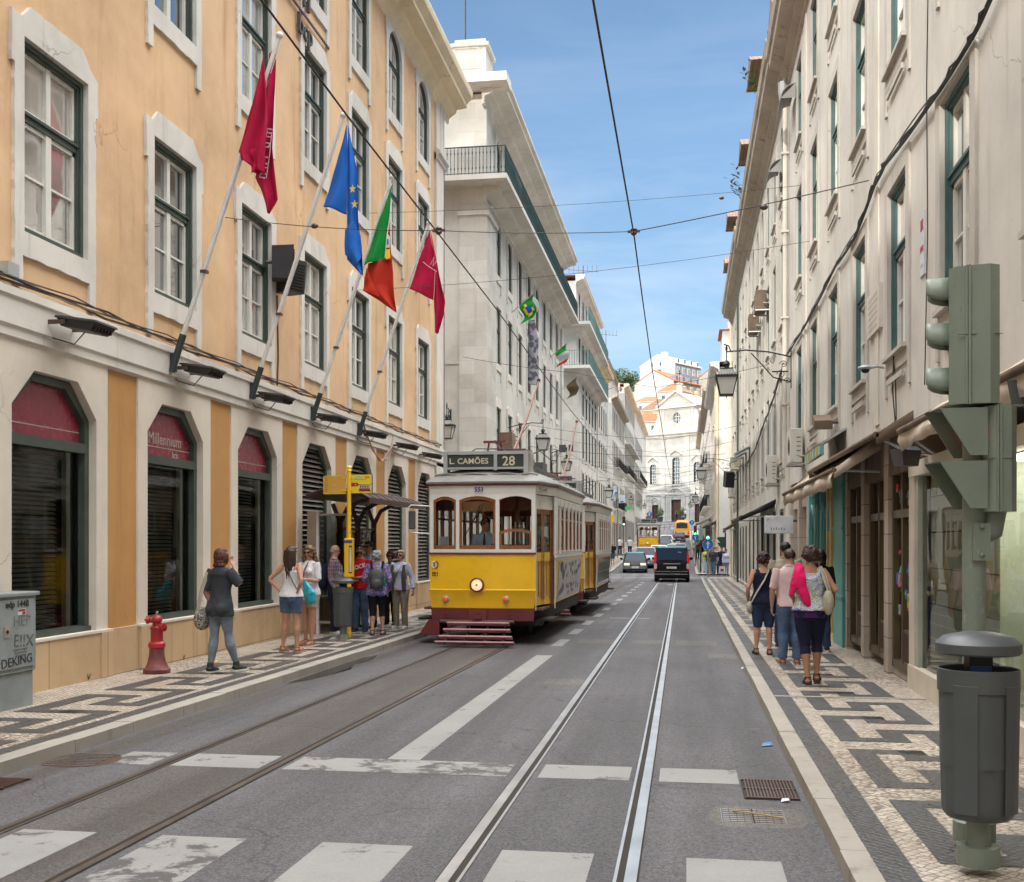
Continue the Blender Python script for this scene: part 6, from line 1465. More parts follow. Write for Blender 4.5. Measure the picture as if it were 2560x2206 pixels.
    if beard:
        m=MB(); hball(m,(0,.018,-.034),(.0345,.034,.026),HR[hair[1]]); me=remeshed(m,'beard',vox,2,.002,60,mt=HR[hair[1]]); inst(me,'beard',t)
    # hair
    hk,hc=hair; hm=HR[hc]; m=MB()
    if hk!='bald':
        hball(m,(0,-.012,.022),(.051,.055,.052),hm); hball(m,(0,.016,.048),(.04,.034,.022),hm)
    if hk=='bald':
        for s in (1,-1): hball(m,(s*.036,-.02,-.002),(.012,.032,.026),hm,10,8)
        hball(m,(0,-.046,-.004),(.034,.014,.026),hm)
    if hk=='bob':
        hball(m,(0,-.018,.0),(.056,.05,.06),hm); hball(m,(0,-.022,-.035),(.053,.042,.035),hm)
        for s in (1,-1): hball(m,(s*.046,.0,-.012),(.016,.032,.05),hm,10,8)
        for k in range(9): a=k*.42-1.7; hball(m,(.046*math.sin(a),-.024-.03*math.cos(a),-.066),(.014,.012,.017),hm,8,6)
    if hk=='fluffy':
        hball(m,(0,-.016,.01),(.060,.060,.062),hm)
        for i in range(34):
            a=random.uniform(0,2*PI); e=random.uniform(-.75,1.2); d=Vector((math.cos(a)*math.cos(e),math.sin(a)*math.cos(e),math.sin(e)))
            if d.y>.45 and d.z<.45: continue
            hball(m,(d.x*.055,-.016+d.y*.056,.008+d.z*.058),(.015,.015,.015),hm,7,5)
    if hk in('long','wavy'):
        L_=.24 if hk=='long' else .17
        for i in range(7):
            a=-1.35+i*.45; x=.046*math.sin(a); y=-.014-.042*math.cos(a)
            m.tube([H((x,y,.03)),H((x*1.12,y*1.05,-.04)),S(up(tuple((HM@Vector((x*1.15,y,-.10)))))),S(up(tuple(HM@Vector((x*.95,y-.008,-L_+.03*abs(a))))))],[.02*K,.021*K,.021*K,.007*K],hm,8)
        if hk=='wavy':
            for i in range(46):
                a=random.uniform(.45,2*PI-.45)+PI/2; zz=random.uniform(-.14,.04); rr=.056+.012*(zz<-.04)
                hball(m,(rr*math.cos(a),-.008+rr*.92*math.sin(a),zz),(.017,.017,.019),hm,7,5)
    if hk=='curly':
        for i in range(70):
            a=random.uniform(0,2*PI); e=random.uniform(-.8,1.5); d=Vector((math.cos(a)*math.cos(e),math.sin(a)*math.cos(e),math.sin(e)))
            if d.y>.5 and d.z<.5: continue
            hball(m,(d.x*.056,-.01+d.y*.06,.01+d.z*.058),(.016,.016,.016),hm,7,5)
    me=remeshed(m,'hair',max(.006,vox*.8)*h/1.65,1,.006 if not far else 0,34,mt=hm); inst(me,'hair',t)
    # --- top
    tmm=mt(tm); hz=hem or {'tee':.50,'tank':.50,'long':.49,'cami':.49,'shirt':.50,'tunic':.455}[top]
    m=MB(); zt={'tee':.845,'tank':.80,'long':.845,'cami':.765,'shirt':.85,'tunic':.845}[top]
    torso(m,hz,zt,loose,tmm,flare=.012 if top!='cami' else .02)
    if fem:
        for s in (1,-1): m.ball(S(up((s*.042,.060,.735))),tuple(K*q for q in (.040,.036,.038)),tmm,12,8)
    if fem and hz<.49:
        for s in (1,-1): m.ball(S((s*.045,-.048,.508)),tuple(K*q for q in (.064,.060,.060)),tmm,12,8)
    sl={'tee':.42,'tank':0,'long':.97,'cami':0,'shirt':.45,'tunic':.42}[top]
    for k in 'RL':
        if sl:
            P,Rr=armpts(k,sl); limb(m,P,Rr,loose+.003,tmm,12)
        elif top=='tank':
            s=1 if k=='R' else -1
            m.tube([S(up((s*.058,.045,.77))),S(up((s*.060,.02,.825))),S(up((s*.058,-.03,.82))),S(up((s*.054,-.05,.77)))],.019*K,tmm,8)
    me=remeshed(m,'shirt',vox*h/1.65,3,.0044*h if not far else 0,10 if top!='shirt' else 9,seed=X*7,mt=tmm); so=inst(me,'shirt',t)
    if top=='cami':
        m=MB()
        for s in (1,-1): m.tube([S(up((s*.05,.066,.76))),S(up((s*.052,.035,.80))),S(up((s*.05,-.0,.828))),S(up((s*.047,-.045,.80))),S(up((s*.045,-.056,.76)))],.0055*K,tmm,6)
        m.obj('strap',so)
    if top=='shirt' and not far:
        m=MB(); m.tube([S(up((.045*math.cos(a),-.004+.04*math.sin(a),.848+(.006*math.sin(a)*-1)))) for a in [2*PI*i/14 for i in range(14)]],.010*K,tmm,8,closed=True); m.obj('collar',so)
    # --- bottom
    if bot:
        bmm=mt(bm); m=MB(); wz=.60 if fem else .59
        rings=[]
        for i in range(8):
            zz=.46+(wz-.46)*i/7; _,rx,ry,yo=tor(T,zz); rx*=fat;ry*=fat**1.2; rings.append([S((math.cos(q)*(rx+.005),yo+math.sin(q)*(ry+.005),zz)) for q in [2*PI*j/20 for j in range(20)]])
        m.loft(rings,bmm)
        if fem:
            for s in (1,-1): m.ball(S((s*.045,-.045,.505)),tuple(K*q for q in (.053,.048,.053)),bmm,12,8)
        up_={'shorts':.24,'bermuda':.5,'capri':.62,'long':.97}[bot]; ex=.006 if bot!='bermuda' else .011
        if bot=='shorts': ex=.010
        if bot=='long' and bm!='grey': ex=.011
        for k in 'RL':
            P,Rr=legpts(k,up_); Rr=[max(r,.030 if (bot=='long' and bm!='grey') else 0) for r in Rr]; limb(m,P,Rr,ex,bmm,14)
            if bot=='shorts': m.tube([S(P[-1]+Vector((0,0,.006))),S(P[-1]-Vector((0,0,.008)))],(Rr[-1]+.014)*K,bmm,14)
        me=remeshed(m,{'shorts':'shorts'}.get(bot,'trousers'),vox*h/1.65,2,.0038*h if not far else 0,13,seed=Y*3,mt=bmm); inst(me,'shorts' if bot in('shorts','bermuda') else 'trousers',t)
    # --- shoes
    if shoe:
        kind,sm=shoe; smm=mt(sm)
        for k in 'RL':
            an=lg[k][2]; d=Vector((.012*(1 if k=='R' else -1),0,0)); m=MB()
            if kind=='sandal':
                m.loft([[S(an+Vector((math.cos(q)*w_,y_+math.sin(q)*.0,zz))+d*(y_/.1)) for q in ()] for _ in ()],smm) if False else None
                sole=[(-.02,-.04),(.02,-.04),(.028,.0),(.032,.06),(.022,.105),(-.012,.108),(-.028,.07),(-.024,0)]
                m.prism([[((p[0]+an.x+d.x*p[1]/.1)*K,(p[1]+an.y)*K) for p in sole]],(an.z-.048)*K,(an.z-.036)*K,smm,back=True,f=lambda a,b_,dd:(a,b_,dd))
                for y_,zz in ((.075,-.022),(.045,-.010),(.0,.012)):
                    m.tube([S(an+Vector((.026*math.cos(a),y_+.012*math.cos(a),-.036+(zz+.040)*math.sin(a)))+d*(y_/.1)) for a in [PI*i/8 for i in range(9)]],.0042*K,smm,6)
                m.tube([S(an+Vector((.024*math.cos(a),.0+.026*math.sin(a),.008))) for a in [2*PI*i/10 for i in range(10)]],.0038*K,smm,6,closed=True)
                m.obj('sandal',t)
            else:
                m.tube([S(an+Vector((0,-.034,-.020))),S(an+Vector((0,-.01,-.012))),S(an+Vector((0,.045,-.022))+d*.5),S(an+Vector((0,.1,-.030))+d),S(an+Vector((0,.112,-.034))+d)],[.022*K,.030*K,.028*K,.021*K,.01*K],smm,12,flat=.8)
                if kind=='boot': m.tube([S(an+Vector((0,-.004,.04))),S(an+Vector((0,0,-.01)))],[.026*K,.028*K],smm,12)
                me=remeshed(m,'shoe',max(.006,vox*.8),3,0,mt=smm); so=inst(me,'shoe',t)
                if not far:
                    m=MB(); sole=[(-.022,-.045),(.022,-.045),(.03,.0),(.034,.06),(.024,.118),(-.008,.122),(-.03,.08),(-.027,0)]
                    m.prism([[((p[0]+an.x+d.x*p[1]/.1)*K,(p[1]+an.y)*K) for p in sole]],(an.z-.048)*K,(an.z-.034)*K,CL['sole'],back=True,f=lambda a,b_,dd:(a,b_,dd)); m.obj('sole',so)
    t['h']=h
    return t
def item(name,label,cat,X,Y,rot,group=None): # something carried: its own thing, placed at the person's feet frame
    return thing(name,label,cat,(X,Y,g(Y)+.104),rot,group)
def strap(m,pts,w,mt): m.tube(pts,w,mt,6,flat=.35)
# ---- left pavement
X,Y,r=-6.0,13.75,R(-14)
person('woman in charcoal tee and grey skinny jeans walking away with a hand at her hair',X,Y,1.62,r,'tee','char','long','grey',('boot','shoe'),('bob','red'),2,arms={'R':((.175,.03,.70),(.085,.055,.845)),'L':((-.135,-.03,.65),(-.11,.04,.52))},legs={'L':((-.055,-.01,.285),(-.06,-.055,.045)),'R':((.05,.03,.29),(.085,.09,.05))},loose=.017,hem=.455,fat=.9)
t=item('shoulder_bag','zebra striped hobo bag on the left shoulder of the walking woman','bag',X,Y,r)
m=MB(); m.ball((-.27,-.03,.70),(.085,.15,.15),ZEB,16,12); m.ball((-.27,-.03,.64),(.08,.13,.10),ZEB,14,10); me=remeshed(m,'pouch',.012,3,.006,14,mt=ZEB); inst(me,'pouch',t)
m=MB(); strap(m,[(-.27,.07,.8),(-.21,.05,1.1),(-.155,.02,1.345),(-.16,-.07,1.3),(-.22,-.12,1.05),(-.27,-.13,.8)],.03,CL['canv']); m.obj('strap',t); m=MB(); m.tube([(-.3,.1,.72),(-.31,.0,.83),(-.31,-.12,.76)],.014,YLP,6); m.obj('trim',t)
X,Y,r=-6.12,16.7,R(-12)
person('woman with long straight brown hair, white camisole and denim shorts, hands on her hips',X,Y,1.66,r,'cami','white','shorts','denim',('sandal','tan'),('long','brown'),0,arms={'L':((-.205,-.06,.685),(-.115,-.02,.575)),'R':((.155,-.075,.67),(.10,-.05,.575))},legs={'L':((-.06,.0,.285),(-.09,-.01,.045)),'R':((.055,.01,.285),(.06,0,.045))},look=R(-12),hem=.52)
t=item('cross_body_strap','thin dark bag strap across the back of the woman in the white camisole','bag strap',X,Y,r); m=MB(); strap(m,[(-.03,-.105,1.33),(.04,-.125,1.22),(.12,-.13,1.08),(.165,-.1,.98)],.012,CL['dbr']); m.obj('strap',t)
X,Y,r=-6.28,18.0,R(160)
person('woman with wavy light brown hair and sunglasses looking down at her hands',X,Y,1.68,r,'tee','white','shorts','beige',('sandal','tan'),('wavy','light'),0,glass='dark',arms={'R':((.12,.02,.64),(.03,.17,.66)),'L':((-.13,.01,.64),(-.05,.18,.665))},pitch=R(-10),look=R(12),legs={'L':((-.05,.02,.285),(-.045,.02,.045)),'R':((.05,.0,.285),(.06,-.02,.045))})
t=item('waist_bag','dark red cross body bag at the hip of the wavy haired woman','bag',X,Y,r); m=MB(); m.box(-.02,.2,.13,.19,.93,1.08,MAR); m.obj('pouch',t,bevel=.02); m=MB(); strap(m,[(.02,.15,1.08),(-.02,.165,1.25),(-.06,.1,1.4)],.01,MAR); m.obj('strap',t)
t=item('plastic_bag','turquoise plastic carrier bag held by the wavy haired woman','carrier bag',X,Y,r)
m=MB(); m.tube([(-.1,.27,1.13),(-.16,.28,1.0),(-.24,.28,.86),(-.25,.27,.74),(-.24,.27,.70)],[.03,.07,.12,.11,.04],CL['teal'],12,flat=.55); me=remeshed(m,'sack',.012,2,.012,12,mt=CL['teal']); inst(me,'sack',t); m=MB(); m.tube([(-.08,.29,1.13),(-.12,.3,1.17),(-.06,.3,1.16)],.02,CL['denim'],6); m.obj('handle',t)
t=item('plastic_bag','pale pink plastic carrier bag beside the turquoise one','carrier bag',X,Y,r); m=MB(); m.tube([(-.04,.26,1.12),(-.06,.26,1.0),(-.1,.25,.86),(-.1,.25,.76)],[.02,.06,.09,.06],CL['lpink'],12,flat=.5); me=remeshed(m,'sack',.012,2,.01,12,mt=CL['lpink']); inst(me,'sack',t)
X,Y,r=-6.52,20.1,R(-80)
person('balding man with spectacles in a plaid shirt and navy trousers standing in profile',X,Y,1.70,r,'long',PLD,'long','navy',('shoe','sole'),('bald','grey'),2,fem=False,glass='clear',fat=1.08,arms={'R':((.12,-.03,.64),(.135,.03,.5)),'L':((-.14,-.02,.64),(-.13,.05,.5))},pitch=R(-8),hem=.575)
t=item('backpack','navy backpack on the balding man in the plaid shirt','backpack',X,Y,r); m=MB(); m.ball((0,-.2,1.12),(.14,.1,.23),CL['navy'],14,10); m.ball((0,-.22,.98),(.13,.09,.13),CL['navy'],12,8); me=remeshed(m,'sack',.012,3,.006,12,mt=CL['navy']); inst(me,'sack',t)
m=MB()
for s in (1,-1): strap(m,[(s*.1,-.13,1.28),(s*.115,-.02,1.43),(s*.12,.1,1.3),(s*.13,.05,1.1),(s*.1,-.12,.98)],.018,CL['navy'])
m.obj('strap',t)
X,Y,r=-6.22,20.75,R(175)
person('bearded man in sunglasses and red printed tee looking up behind the yellow stop pole',X,Y,1.70,r,'tee','redc','long','denim',('shoe','dden'),('short','black'),1,fem=False,glass='dark',pitch=R(24),look=R(14),beard=True,arms={'L':((-.15,.0,.64),(-.02,.12,.63)),'R':((.15,.0,.64),(.02,.13,.6))})
t=item('shirt_print','white lettering printed on the red tee','print',X,Y,r); m=MB(); M_=Matrix.Translation((.11,.155,1.2))@Matrix.Rotation(PI,4,'Z')@Matrix.Rotation(PI/2,4,'X')@Matrix.Rotation(R(15),4,'Z'); text(m,'ROCK',.11,LIT,M_,.003,bold=.004); me=None; 
pr_=m.obj('print',t)
X,Y,r=-6.38,21.9,R(165)
person('dark haired man with sunglasses and pale blue shirt behind the grey haired woman',X,Y,1.78,r,'shirt','lblue','long','navy',('shoe','black'),('short','brown'),0,fem=False,glass='dark',fat=1.05)
t=item('shoulder_strap','dark strap across the pale blue shirt','bag strap',X,Y,r); m=MB(); strap(m,[(.1,.08,1.48),(.02,.15,1.36),(-.09,.15,1.2)],.016,CL['navy']); m.obj('strap',t)
X,Y,r=-5.75,20.3,R(12)
person('grey haired woman in a blue floral blouse and black cropped trousers, seen from behind',X,Y,1.60,r,'long',FLO,'capri','black',('sandal','dbr'),('fluffy','grey'),2,arms={'L':((-.15,-.01,.66),(-.11,.1,.62)),'R':((.145,-.02,.65),(.13,.08,.55))},look=R(-20),loose=.016,fat=1.06,hem=.47,legs={'L':((-.05,-.01,.285),(-.055,-.06,.05)),'R':((.055,.03,.285),(.06,.03,.045))})
t=item('backpack','grey and black backpack on the grey haired woman','backpack',X,Y,r); BPK=mat('grey_backpack',(.07,.075,.085),.6,var=.4,vs=8); m=MB(); m.ball((0,-.2,1.08),(.15,.10,.2),BPK,16,10); m.ball((0,-.25,.98),(.12,.07,.12),BPK,14,8); m.box(-.12,.12,-.2,-.12,.88,1.2,BPK); me=remeshed(m,'sack',.012,3,.005,12,mt=BPK); inst(me,'sack',t)
m=MB()
for s in (1,-1): strap(m,[(s*.1,-.12,1.25),(s*.11,-.05,1.38),(s*.115,.06,1.3),(s*.12,.08,1.1),(s*.11,-.1,.9)],.022,CL['black'])
m.tube([(-.05,-.17,1.27),(0,-.2,1.31),(.05,-.17,1.27)],.012,CL['canv'],6); m.obj('strap',t); m=MB(); m.lathe([(.0,0),(.03,0),(.03,.12),(.015,.15),(.0,.16)],(.14,-.2,.93),mat('green_bottle',(.02,.15,.07),.2),8); m.obj('bottle',t)
X,Y,r=-6.2,22.9,R(170)
person('woman with short dark hair and sunglasses in a dark floral top, half hidden behind others',X,Y,1.58,r,'tee',BLF,'long','black',('shoe','black'),('fluffy','brown'),1,glass='dark',fat=1.1)
X,Y,r=-5.72,21.9,R(172)
person('blond woman with sunglasses, lilac blouse, grey waistcoat and khaki trousers nearest the tram',X,Y,1.60,r,'long','lav','long','khaki',('shoe','sole'),('fluffy','blond'),0,glass='dark',arms={'R':((.15,-.01,.64),(.16,.04,.5)),'L':((-.16,-.02,.64),(-.19,.04,.51))},loose=.012)
t=item('waistcoat','grey waistcoat worn open over the lilac blouse','waistcoat',X,Y,r); m=MB()
for s in (1,-1): m.tube([(s*.12,.12,1.3),(s*.125,.14,1.1),(s*.13,.13,.9),(s*.13,.12,.78)],[.03,.05,.055,.04],CL['brown'],10,flat=.4)
me=remeshed(m,'panel',.01,2,.004,14,mt=CL['brown']); inst(me,'panel',t); m=MB(); strap(m,[(-.1,.1,1.34),(0,.15,1.15),(.13,.12,.85)],.008,CL['dbr']); m.obj('cord',t)
# ---- right pavement
X,Y,r=1.17,17.5,R(2)
person('woman with curly burgundy hair in a navy vest and denim bermuda shorts walking away',X,Y,1.57,r,'tank','navy','bermuda','dden',('sandal','dbr'),('curly','burg'),0,arms={'L':((-.155,-.04,.64),(-.14,.06,.52)),'R':((.14,-.02,.64),(.145,.01,.48))},fat=1.1,legs={'L':((-.055,.01,.285),(-.07,-.01,.05)),'R':((.055,.02,.285),(.055,-.03,.045))})
t=item('shoulder_bag','beige canvas bag worn across the navy vest','bag',X,Y,r); m=MB(); strap(m,[(.075,-.1,1.31),(-.0,-.14,1.15),(-.12,-.14,.95),(-.19,-.08,.8)],.022,CL['canv']); m.obj('strap',t); m=MB(); m.ball((-.21,-.02,.72),(.05,.11,.1),CL['canv'],12,8); me=remeshed(m,'pouch',.01,2,.004,14,mt=CL['canv']); inst(me,'pouch',t)
X,Y,r=1.47,13.75,R(-3)
person('woman in a colourful patterned vest and navy cropped leggings with a hand on her shoulder',X,Y,1.66,r,'tank',ABS,'capri','navy',('sandal','dbr'),('fluffy','brown'),1,arms={'R':((.185,-.05,.655),(.095,.03,.80)),'L':((-.135,.0,.65),(-.11,.09,.60))},fat=1.12,legs={'L':((-.04,-.0,.285),(-.02,-.05,.045)),'R':((.05,.05,.29),(.045,.03,.06))},loose=.010,hem=.53)
t=item('purple_hem','purple under layer showing below the patterned vest','garment',X,Y,r); m=MB(); m.loft([[(math.cos(a)*rx,-.012+math.sin(a)*ry,z) for a in [2*PI*i/24 for i in range(24)]] for z,rx,ry in ((.80,.196,.15),(.84,.198,.15),(.88,.193,.146))],CL['purple']); m.obj('band',t)
t=item('cerise_cardigan','cerise cardigan hanging over the left shoulder of the woman in the patterned vest','cardigan',X,Y,r); m=MB(); m.tube([(-.11,.06,1.36),(-.13,-.03,1.42),(-.15,-.1,1.33),(-.19,-.12,1.2),(-.22,-.12,1.05)],[.05,.055,.06,.06,.03],CL['cerise'],12,flat=.6); m.tube([(-.12,-.04,1.4),(-.12,-.14,1.28),(-.09,-.16,1.1),(-.04,-.16,.98),(-.02,-.16,.93)],[.05,.06,.06,.05,.03],CL['cerise'],12,flat=.5)
me=remeshed(m,'cloth',.010,3,.010,14,mt=CL['cerise']); inst(me,'cloth',t)
t=item('shoulder_bag','grey leather bag on the right shoulder of the woman in the patterned vest','bag',X,Y,r); m=MB(); m.ball((.2,-.12,.98),(.07,.09,.15),CL['canv'],12,10); me=remeshed(m,'pouch',.01,2,.006,12,mt=CL['canv']); inst(me,'pouch',t); m=MB(); strap(m,[(.2,-.14,1.1),(.14,-.12,1.3),(.1,-.04,1.4),(.13,.05,1.3)],.012,CL['canv']); strap(m,[(.23,-.1,1.1),(.17,-.1,1.3),(.12,-.04,1.41)],.012,CL['canv']); m.obj('strap',t)
person('person in a pale pink shirt and jeans ahead of the woman in the patterned vest',1.44,16.1,1.62,R(0),'shirt','pink','long','denim',('sandal','tan'),('short','brown'),2,fem=False,arms={'L':((-.15,-.01,.64),(-.15,.03,.5))})
person('tall man in a beige checked shirt and dark jeans, mostly hidden ahead of the others',1.6,18.7,1.74,R(0),'shirt','beige','long','dden',('shoe','dbr'),('short','black'),1,fem=False,fat=1.1)
person('person with black hair and jeans walking nearest the teal shop front',2.1,18.2,1.62,R(0),'tee','black','long','dden',('shoe','dbr'),('bob','black'),1)
# ---- far pedestrians
F=[('woman in a lime top and pale blue trousers holding a camera by the green pole',1.26,75,1.66,R(180),'tee','yel','long','lblue',('long','light'),0,True),
('man in a dark tee and jeans striding at the far crossing',1.62,68.2,1.74,R(150),'tee','char','long','denim',('short','black'),1,False),
('man in a navy vest right of the man in the dark tee at the crossing',2.12,68.6,1.76,R(170),'tee','navy','long','dden',('short','black'),1,False),
('woman in lilac carrying a shopping bag against the far right wall',2.35,67.8,1.62,R(190),'long','lav','long','grey',('short','black'),1,True),
('dark haired woman in black behind the man in the dark tee',1.45,70.5,1.62,R(180),'long','black','long','beige',('long','black'),0,True),
('person in a pale blue top half hidden behind the man in the dark tee',1.85,71,1.72,R(180),'tee','lblue','long','dden',('short','brown'),0,False),
('woman in a maroon top on the far right pavement',.95,98,1.66,R(180),'tee',MAR,'long','dden',('short','brown'),1,True),
('man in a white shirt on the far right pavement',1.75,96,1.76,R(180),'shirt','white','long','dden',('short','grey'),0,False),
('person in black between the maroon top and the white shirt',1.35,99,1.7,R(0),'tee','black','long','black',('short','black'),1,False),
('person in a pale top at the left of the far right group',.75,101,1.68,R(0),'tee','grn','long','beige',('short','light'),0,True),
('man in a blue shirt walking up the right pavement beyond the second signal',1.15,135,1.75,R(0),'shirt','denim','long','dden',('short','black'),1,False),
('person in white on the upper right pavement near the bus',1.6,142,1.7,R(0),'shirt','white','long','khaki',('short','brown'),0,False),
('person in red on the upper right pavement',1.75,120,1.65,R(180),'tee','redc','long','dden',('long','brown'),0,True),
('bald man in a black tee and denim shorts walking away on the left',-5.75,88,1.76,R(0),'tee','black','bermuda','denim',('bald','grey'),0,False),
('person in white beside the left signal pole',-6.3,107,1.72,R(180),'shirt','white','long','dden',('short','brown'),0,False),
('person in a white shirt left of the distant tram',-5.3,106,1.75,R(180),'shirt','white','long','dden',('short','light'),0,False),
('tourist in a grey top sitting up by the church door',-1.9,223.5,1.7,R(180),'tee','brown','long','black',('short','black'),1,False),
('man in a pale shirt standing on the church steps',-.2,221,1.75,R(180),'shirt','lblue','long','dden',('short','brown'),0,False)]
for f in F:
    lab,x,y,h,r,tp,tm,bt,bm_,hr,sk,fe=f
    L={'L':((-.05,.03,.285),(-.05,.07,.05)),'R':((.05,.01,.285),(.05,-.08,.055))} if 'strid' in lab or 'walk' in lab else None
    person(lab,x,y,h,r,tp,tm,bt,bm_,('shoe','dbr'),hr,sk,fem=fe,vox=.02,legs=L,z=(g(y)+.9 if y>210 else None))
t=item('shopping_bag','white and red shopping bag hanging beside the woman in lilac','carrier bag',2.1,67.3,0); m=MB(); m.add([(-.2,0,.15),(.2,0,.15),(.17,0,.6),(-.17,0,.6),(-.2,.12,.15),(.2,.12,.15),(.17,.08,.6),(-.17,.08,.6)],[(0,1,2,3),(4,5,6,7),(0,1,5,4),(1,2,6,5),(0,3,7,4)],LIT); m.box(-.1,.1,-.006,0,.3,.45,RED); m.obj('sack',t); m=MB(); m.tube([(-.08,.03,.6),(0,.03,.72),(.08,.03,.6)],.012,RED,5); m.obj('handle',t)
t=item('crossbody_camera','black camera held by the woman in the lime top','camera',1.26,75,R(180)); m=MB(); m.box(-.07,.07,.16,.24,1.03,1.13,BLK); m.obj('body',t); m=MB(); m.lathe([(.04,0),(.04,.06)],(0,.24,1.08),BLK,10,'y'); m.obj('lens',t)
# ---- in the trams
px=-3.67; py=19.75
dz=g(20)+.66
person('tram driver in a pale blue shirt and navy tie looking to his right',px+.0,py+.5,1.66,R(180),'shirt','lblue','long','navy',('shoe','black'),('short','black'),1,fem=False,z=dz-.04,look=R(52),arms={'L':((-.14,.02,.64),(-.20,.13,.60)),'R':((.14,.02,.64),(.06,.14,.60))})
t=thing('necktie','navy tie worn by the tram driver','necktie',(px+.0,py+.5,dz-.04),R(180)); m=MB(); m.add([(-.012,.125,1.37),(.012,.125,1.37),(.035,.155,1.08),(0,.155,1.03),(-.035,.155,1.08)],[(0,1,2,3,4)],CL['navy']); m.box(-.012,.012,.12,.135,1.36,1.39,CL['navy']); m.obj('cloth',t)
for i,(x,y,tp,cm,hr,lb) in enumerate(((.88,2.15,'tee','green','brown','tram passenger in a green tee leaning on the near window sill'),(.9,3.35,'tee','redc','black','tram passenger in a red tee by the saloon window'),(.9,4.2,'shirt','white','brown','tram passenger in white near the rear window'),(-.5,2.1,'tee','brown','black','tram passenger in brown on the far side'))):
    person(lb,px+x,py+y,1.66,R(180) if i%2 else R(170),tp,cm,'long','dden',None,('short',hr),1,fem=False,vox=.014,z=dz-.36,arms={'L':((-.15,.0,.64),(-.15,.12,.66)),'R':((.15,0,.64),(.1,.12,.62))})
for i,(x,y,cm,lb) in enumerate(((.9,2.4,'lblue','passenger in pale blue in the second tram'),(.9,3.6,'redc','passenger in dark red in the second tram'))):
    person(lb,-3.57+x,28.55+y,1.66,R(180),'tee',cm,'long','dden',None,('short','brown'),1,fem=False,vox=.016,z=g(28)+.3)
person('driver in a pale shirt at the front of the distant tram',-3.8,112.6,1.7,R(180),'shirt','lblue','long','navy',None,('short','black'),1,fem=False,vox=.02,z=g(112)+.4)
# ================================================================== street furniture, left
# electrical cabinet
t=thing('electrical_cabinet','dented grey electrical cabinet with black graffiti at the left photo edge','cabinet',(-6.87,10.16,.1)); CAB=mat('cabinet_grey',(.27,.30,.30),.5,var=.2,dirt=.25)
m=MB(); m.box(-.28,.22,-.55,.45,.32,1.20,CAB); m.box(-.26,.2,-.53,.43,-.1,.32,CAB); m.obj('body',t,bevel=.008)
m=MB(); m.box(-.31,.25,-.58,.48,1.19,1.24,CAB); m.obj('lid',t,bevel=.012)
m=MB(); m.box(-.24,.19,-.565,-.551,.38,1.16,CAB); m.box(.221,.235,-.5,.4,.38,1.16,CAB); m.box(-.22,.17,-.545,-.531,.0,.28,CAB); m.obj('door',t); m=MB(); m.box(-.1,0,-.568,-.564,.74,.86,CAB); m.obj('hinge',t)
INK=mat('black_ink',(.02,.02,.022),.6)
def SX(y,z): return Matrix.Translation((.239,y,z))@Matrix.Rotation(PI/2,4,'Z')@Matrix.Rotation(PI/2,4,'X')
m=MB(); text(m,'edp 1448',.105,INK,SX(-.10,1.075),.0008,bold=.002); m.obj('lettering',t)
m=MB(); text(m,'DEKING',.145,INK,SX(-.17,.40)@Matrix.Rotation(R(3),4,'Z'),.0008)
m.obj('graffiti',t); m=MB(); FIK=mat('faded_ink',(.12,.13,.13),.6); text(m,'E!!X',.2,FIK,SX(.03,.63)@Matrix.Rotation(R(-4),4,'Z'),.0008); m.obj('graffiti',t); m=MB(); text(m,'HEP',.17,mat('ghost_ink',(.19,.21,.21),.6),SX(.03,.86),.0008)
m.obj('graffiti',t); m=MB()
for k in range(3): m.box(.2385,.24,.03+.02*k,.28-.02*k,.585-.035*k,.595-.035*k,FIK)
m.obj('graffiti',t); m=MB(); m.box(.2385,.241,.10,.24,.98,1.05,LIT); m.box(.241,.242,.11,.23,1.02,1.045,RED); m.box(.241,.242,.18,.23,.985,1.015,RED); m.obj('sticker',t); m=MB(); m.box(.2385,.243,-.12,-.03,.74,.87,CL['beige']); m.lathe([(0,0),(.02,0),(.02,.006)],(.243,-.075,.805),BLK,12,'x'); m.obj('lock_plate',t)
t.scale=(1,1,.88)
# fire hydrant
t=thing('fire_hydrant','red fire hydrant with flared faded base on the left pavement','fire hydrant',(-6.79,13.55,g(13.55)+.1))
m=MB(); m.lathe([(.0,-.02),(.17,-.02),(.185,.0),(.185,.06),(.16,.08),(.125,.16),(.105,.26),(.10,.36)],(0,0,0),mat('faded_red',(.20,.055,.05),.6,var=.5,vs=8,dirt=.5),24); m.obj('base',t)
m=MB(); m.lathe([(.10,.36),(.118,.38),(.118,.43),(.10,.45),(.085,.46),(.085,.62),(.095,.64),(.095,.66),(.07,.68)],(0,0,0),RED,24); m.obj('body',t)
m=MB(); m.tube([(0,0,.62),(0,-.0,.72)],.06,RED,14); m.ball((0,0,.77),(.075,.075,.07),RED,18,12); m.obj('bonnet',t); m=MB(); m.lathe([(.02,0),(.02,.05),(.014,.055)],(0,0,.83),MET,6); m.obj('valve_nut',t)
for a,z in ((R(-20),.66),(R(200),.77)):
    m=MB(); d=Vector((math.cos(a),math.sin(a),0)); m.tube([(0,0,z),tuple(d*.09+Vector((0,0,z))),tuple(d*.10+Vector((0,0,z)))],[.045,.045,.03],RED,14); m.tube([tuple(d*.1+Vector((0,0,z))),tuple(d*.145+Vector((0,0,z)))],.055,RED,12); m.tube([tuple(d*.145+Vector((0,0,z))),tuple(d*.165+Vector((0,0,z)))],.02,RED,6); m.obj('outlet_cap',t)
m=MB(); m.tube([(.0,-.07,.74),(.01,-.1,.66),(.03,-.11,.6)],.005,BLK,4); m.obj('chain',t)
t.scale=(.93,.93,.9)
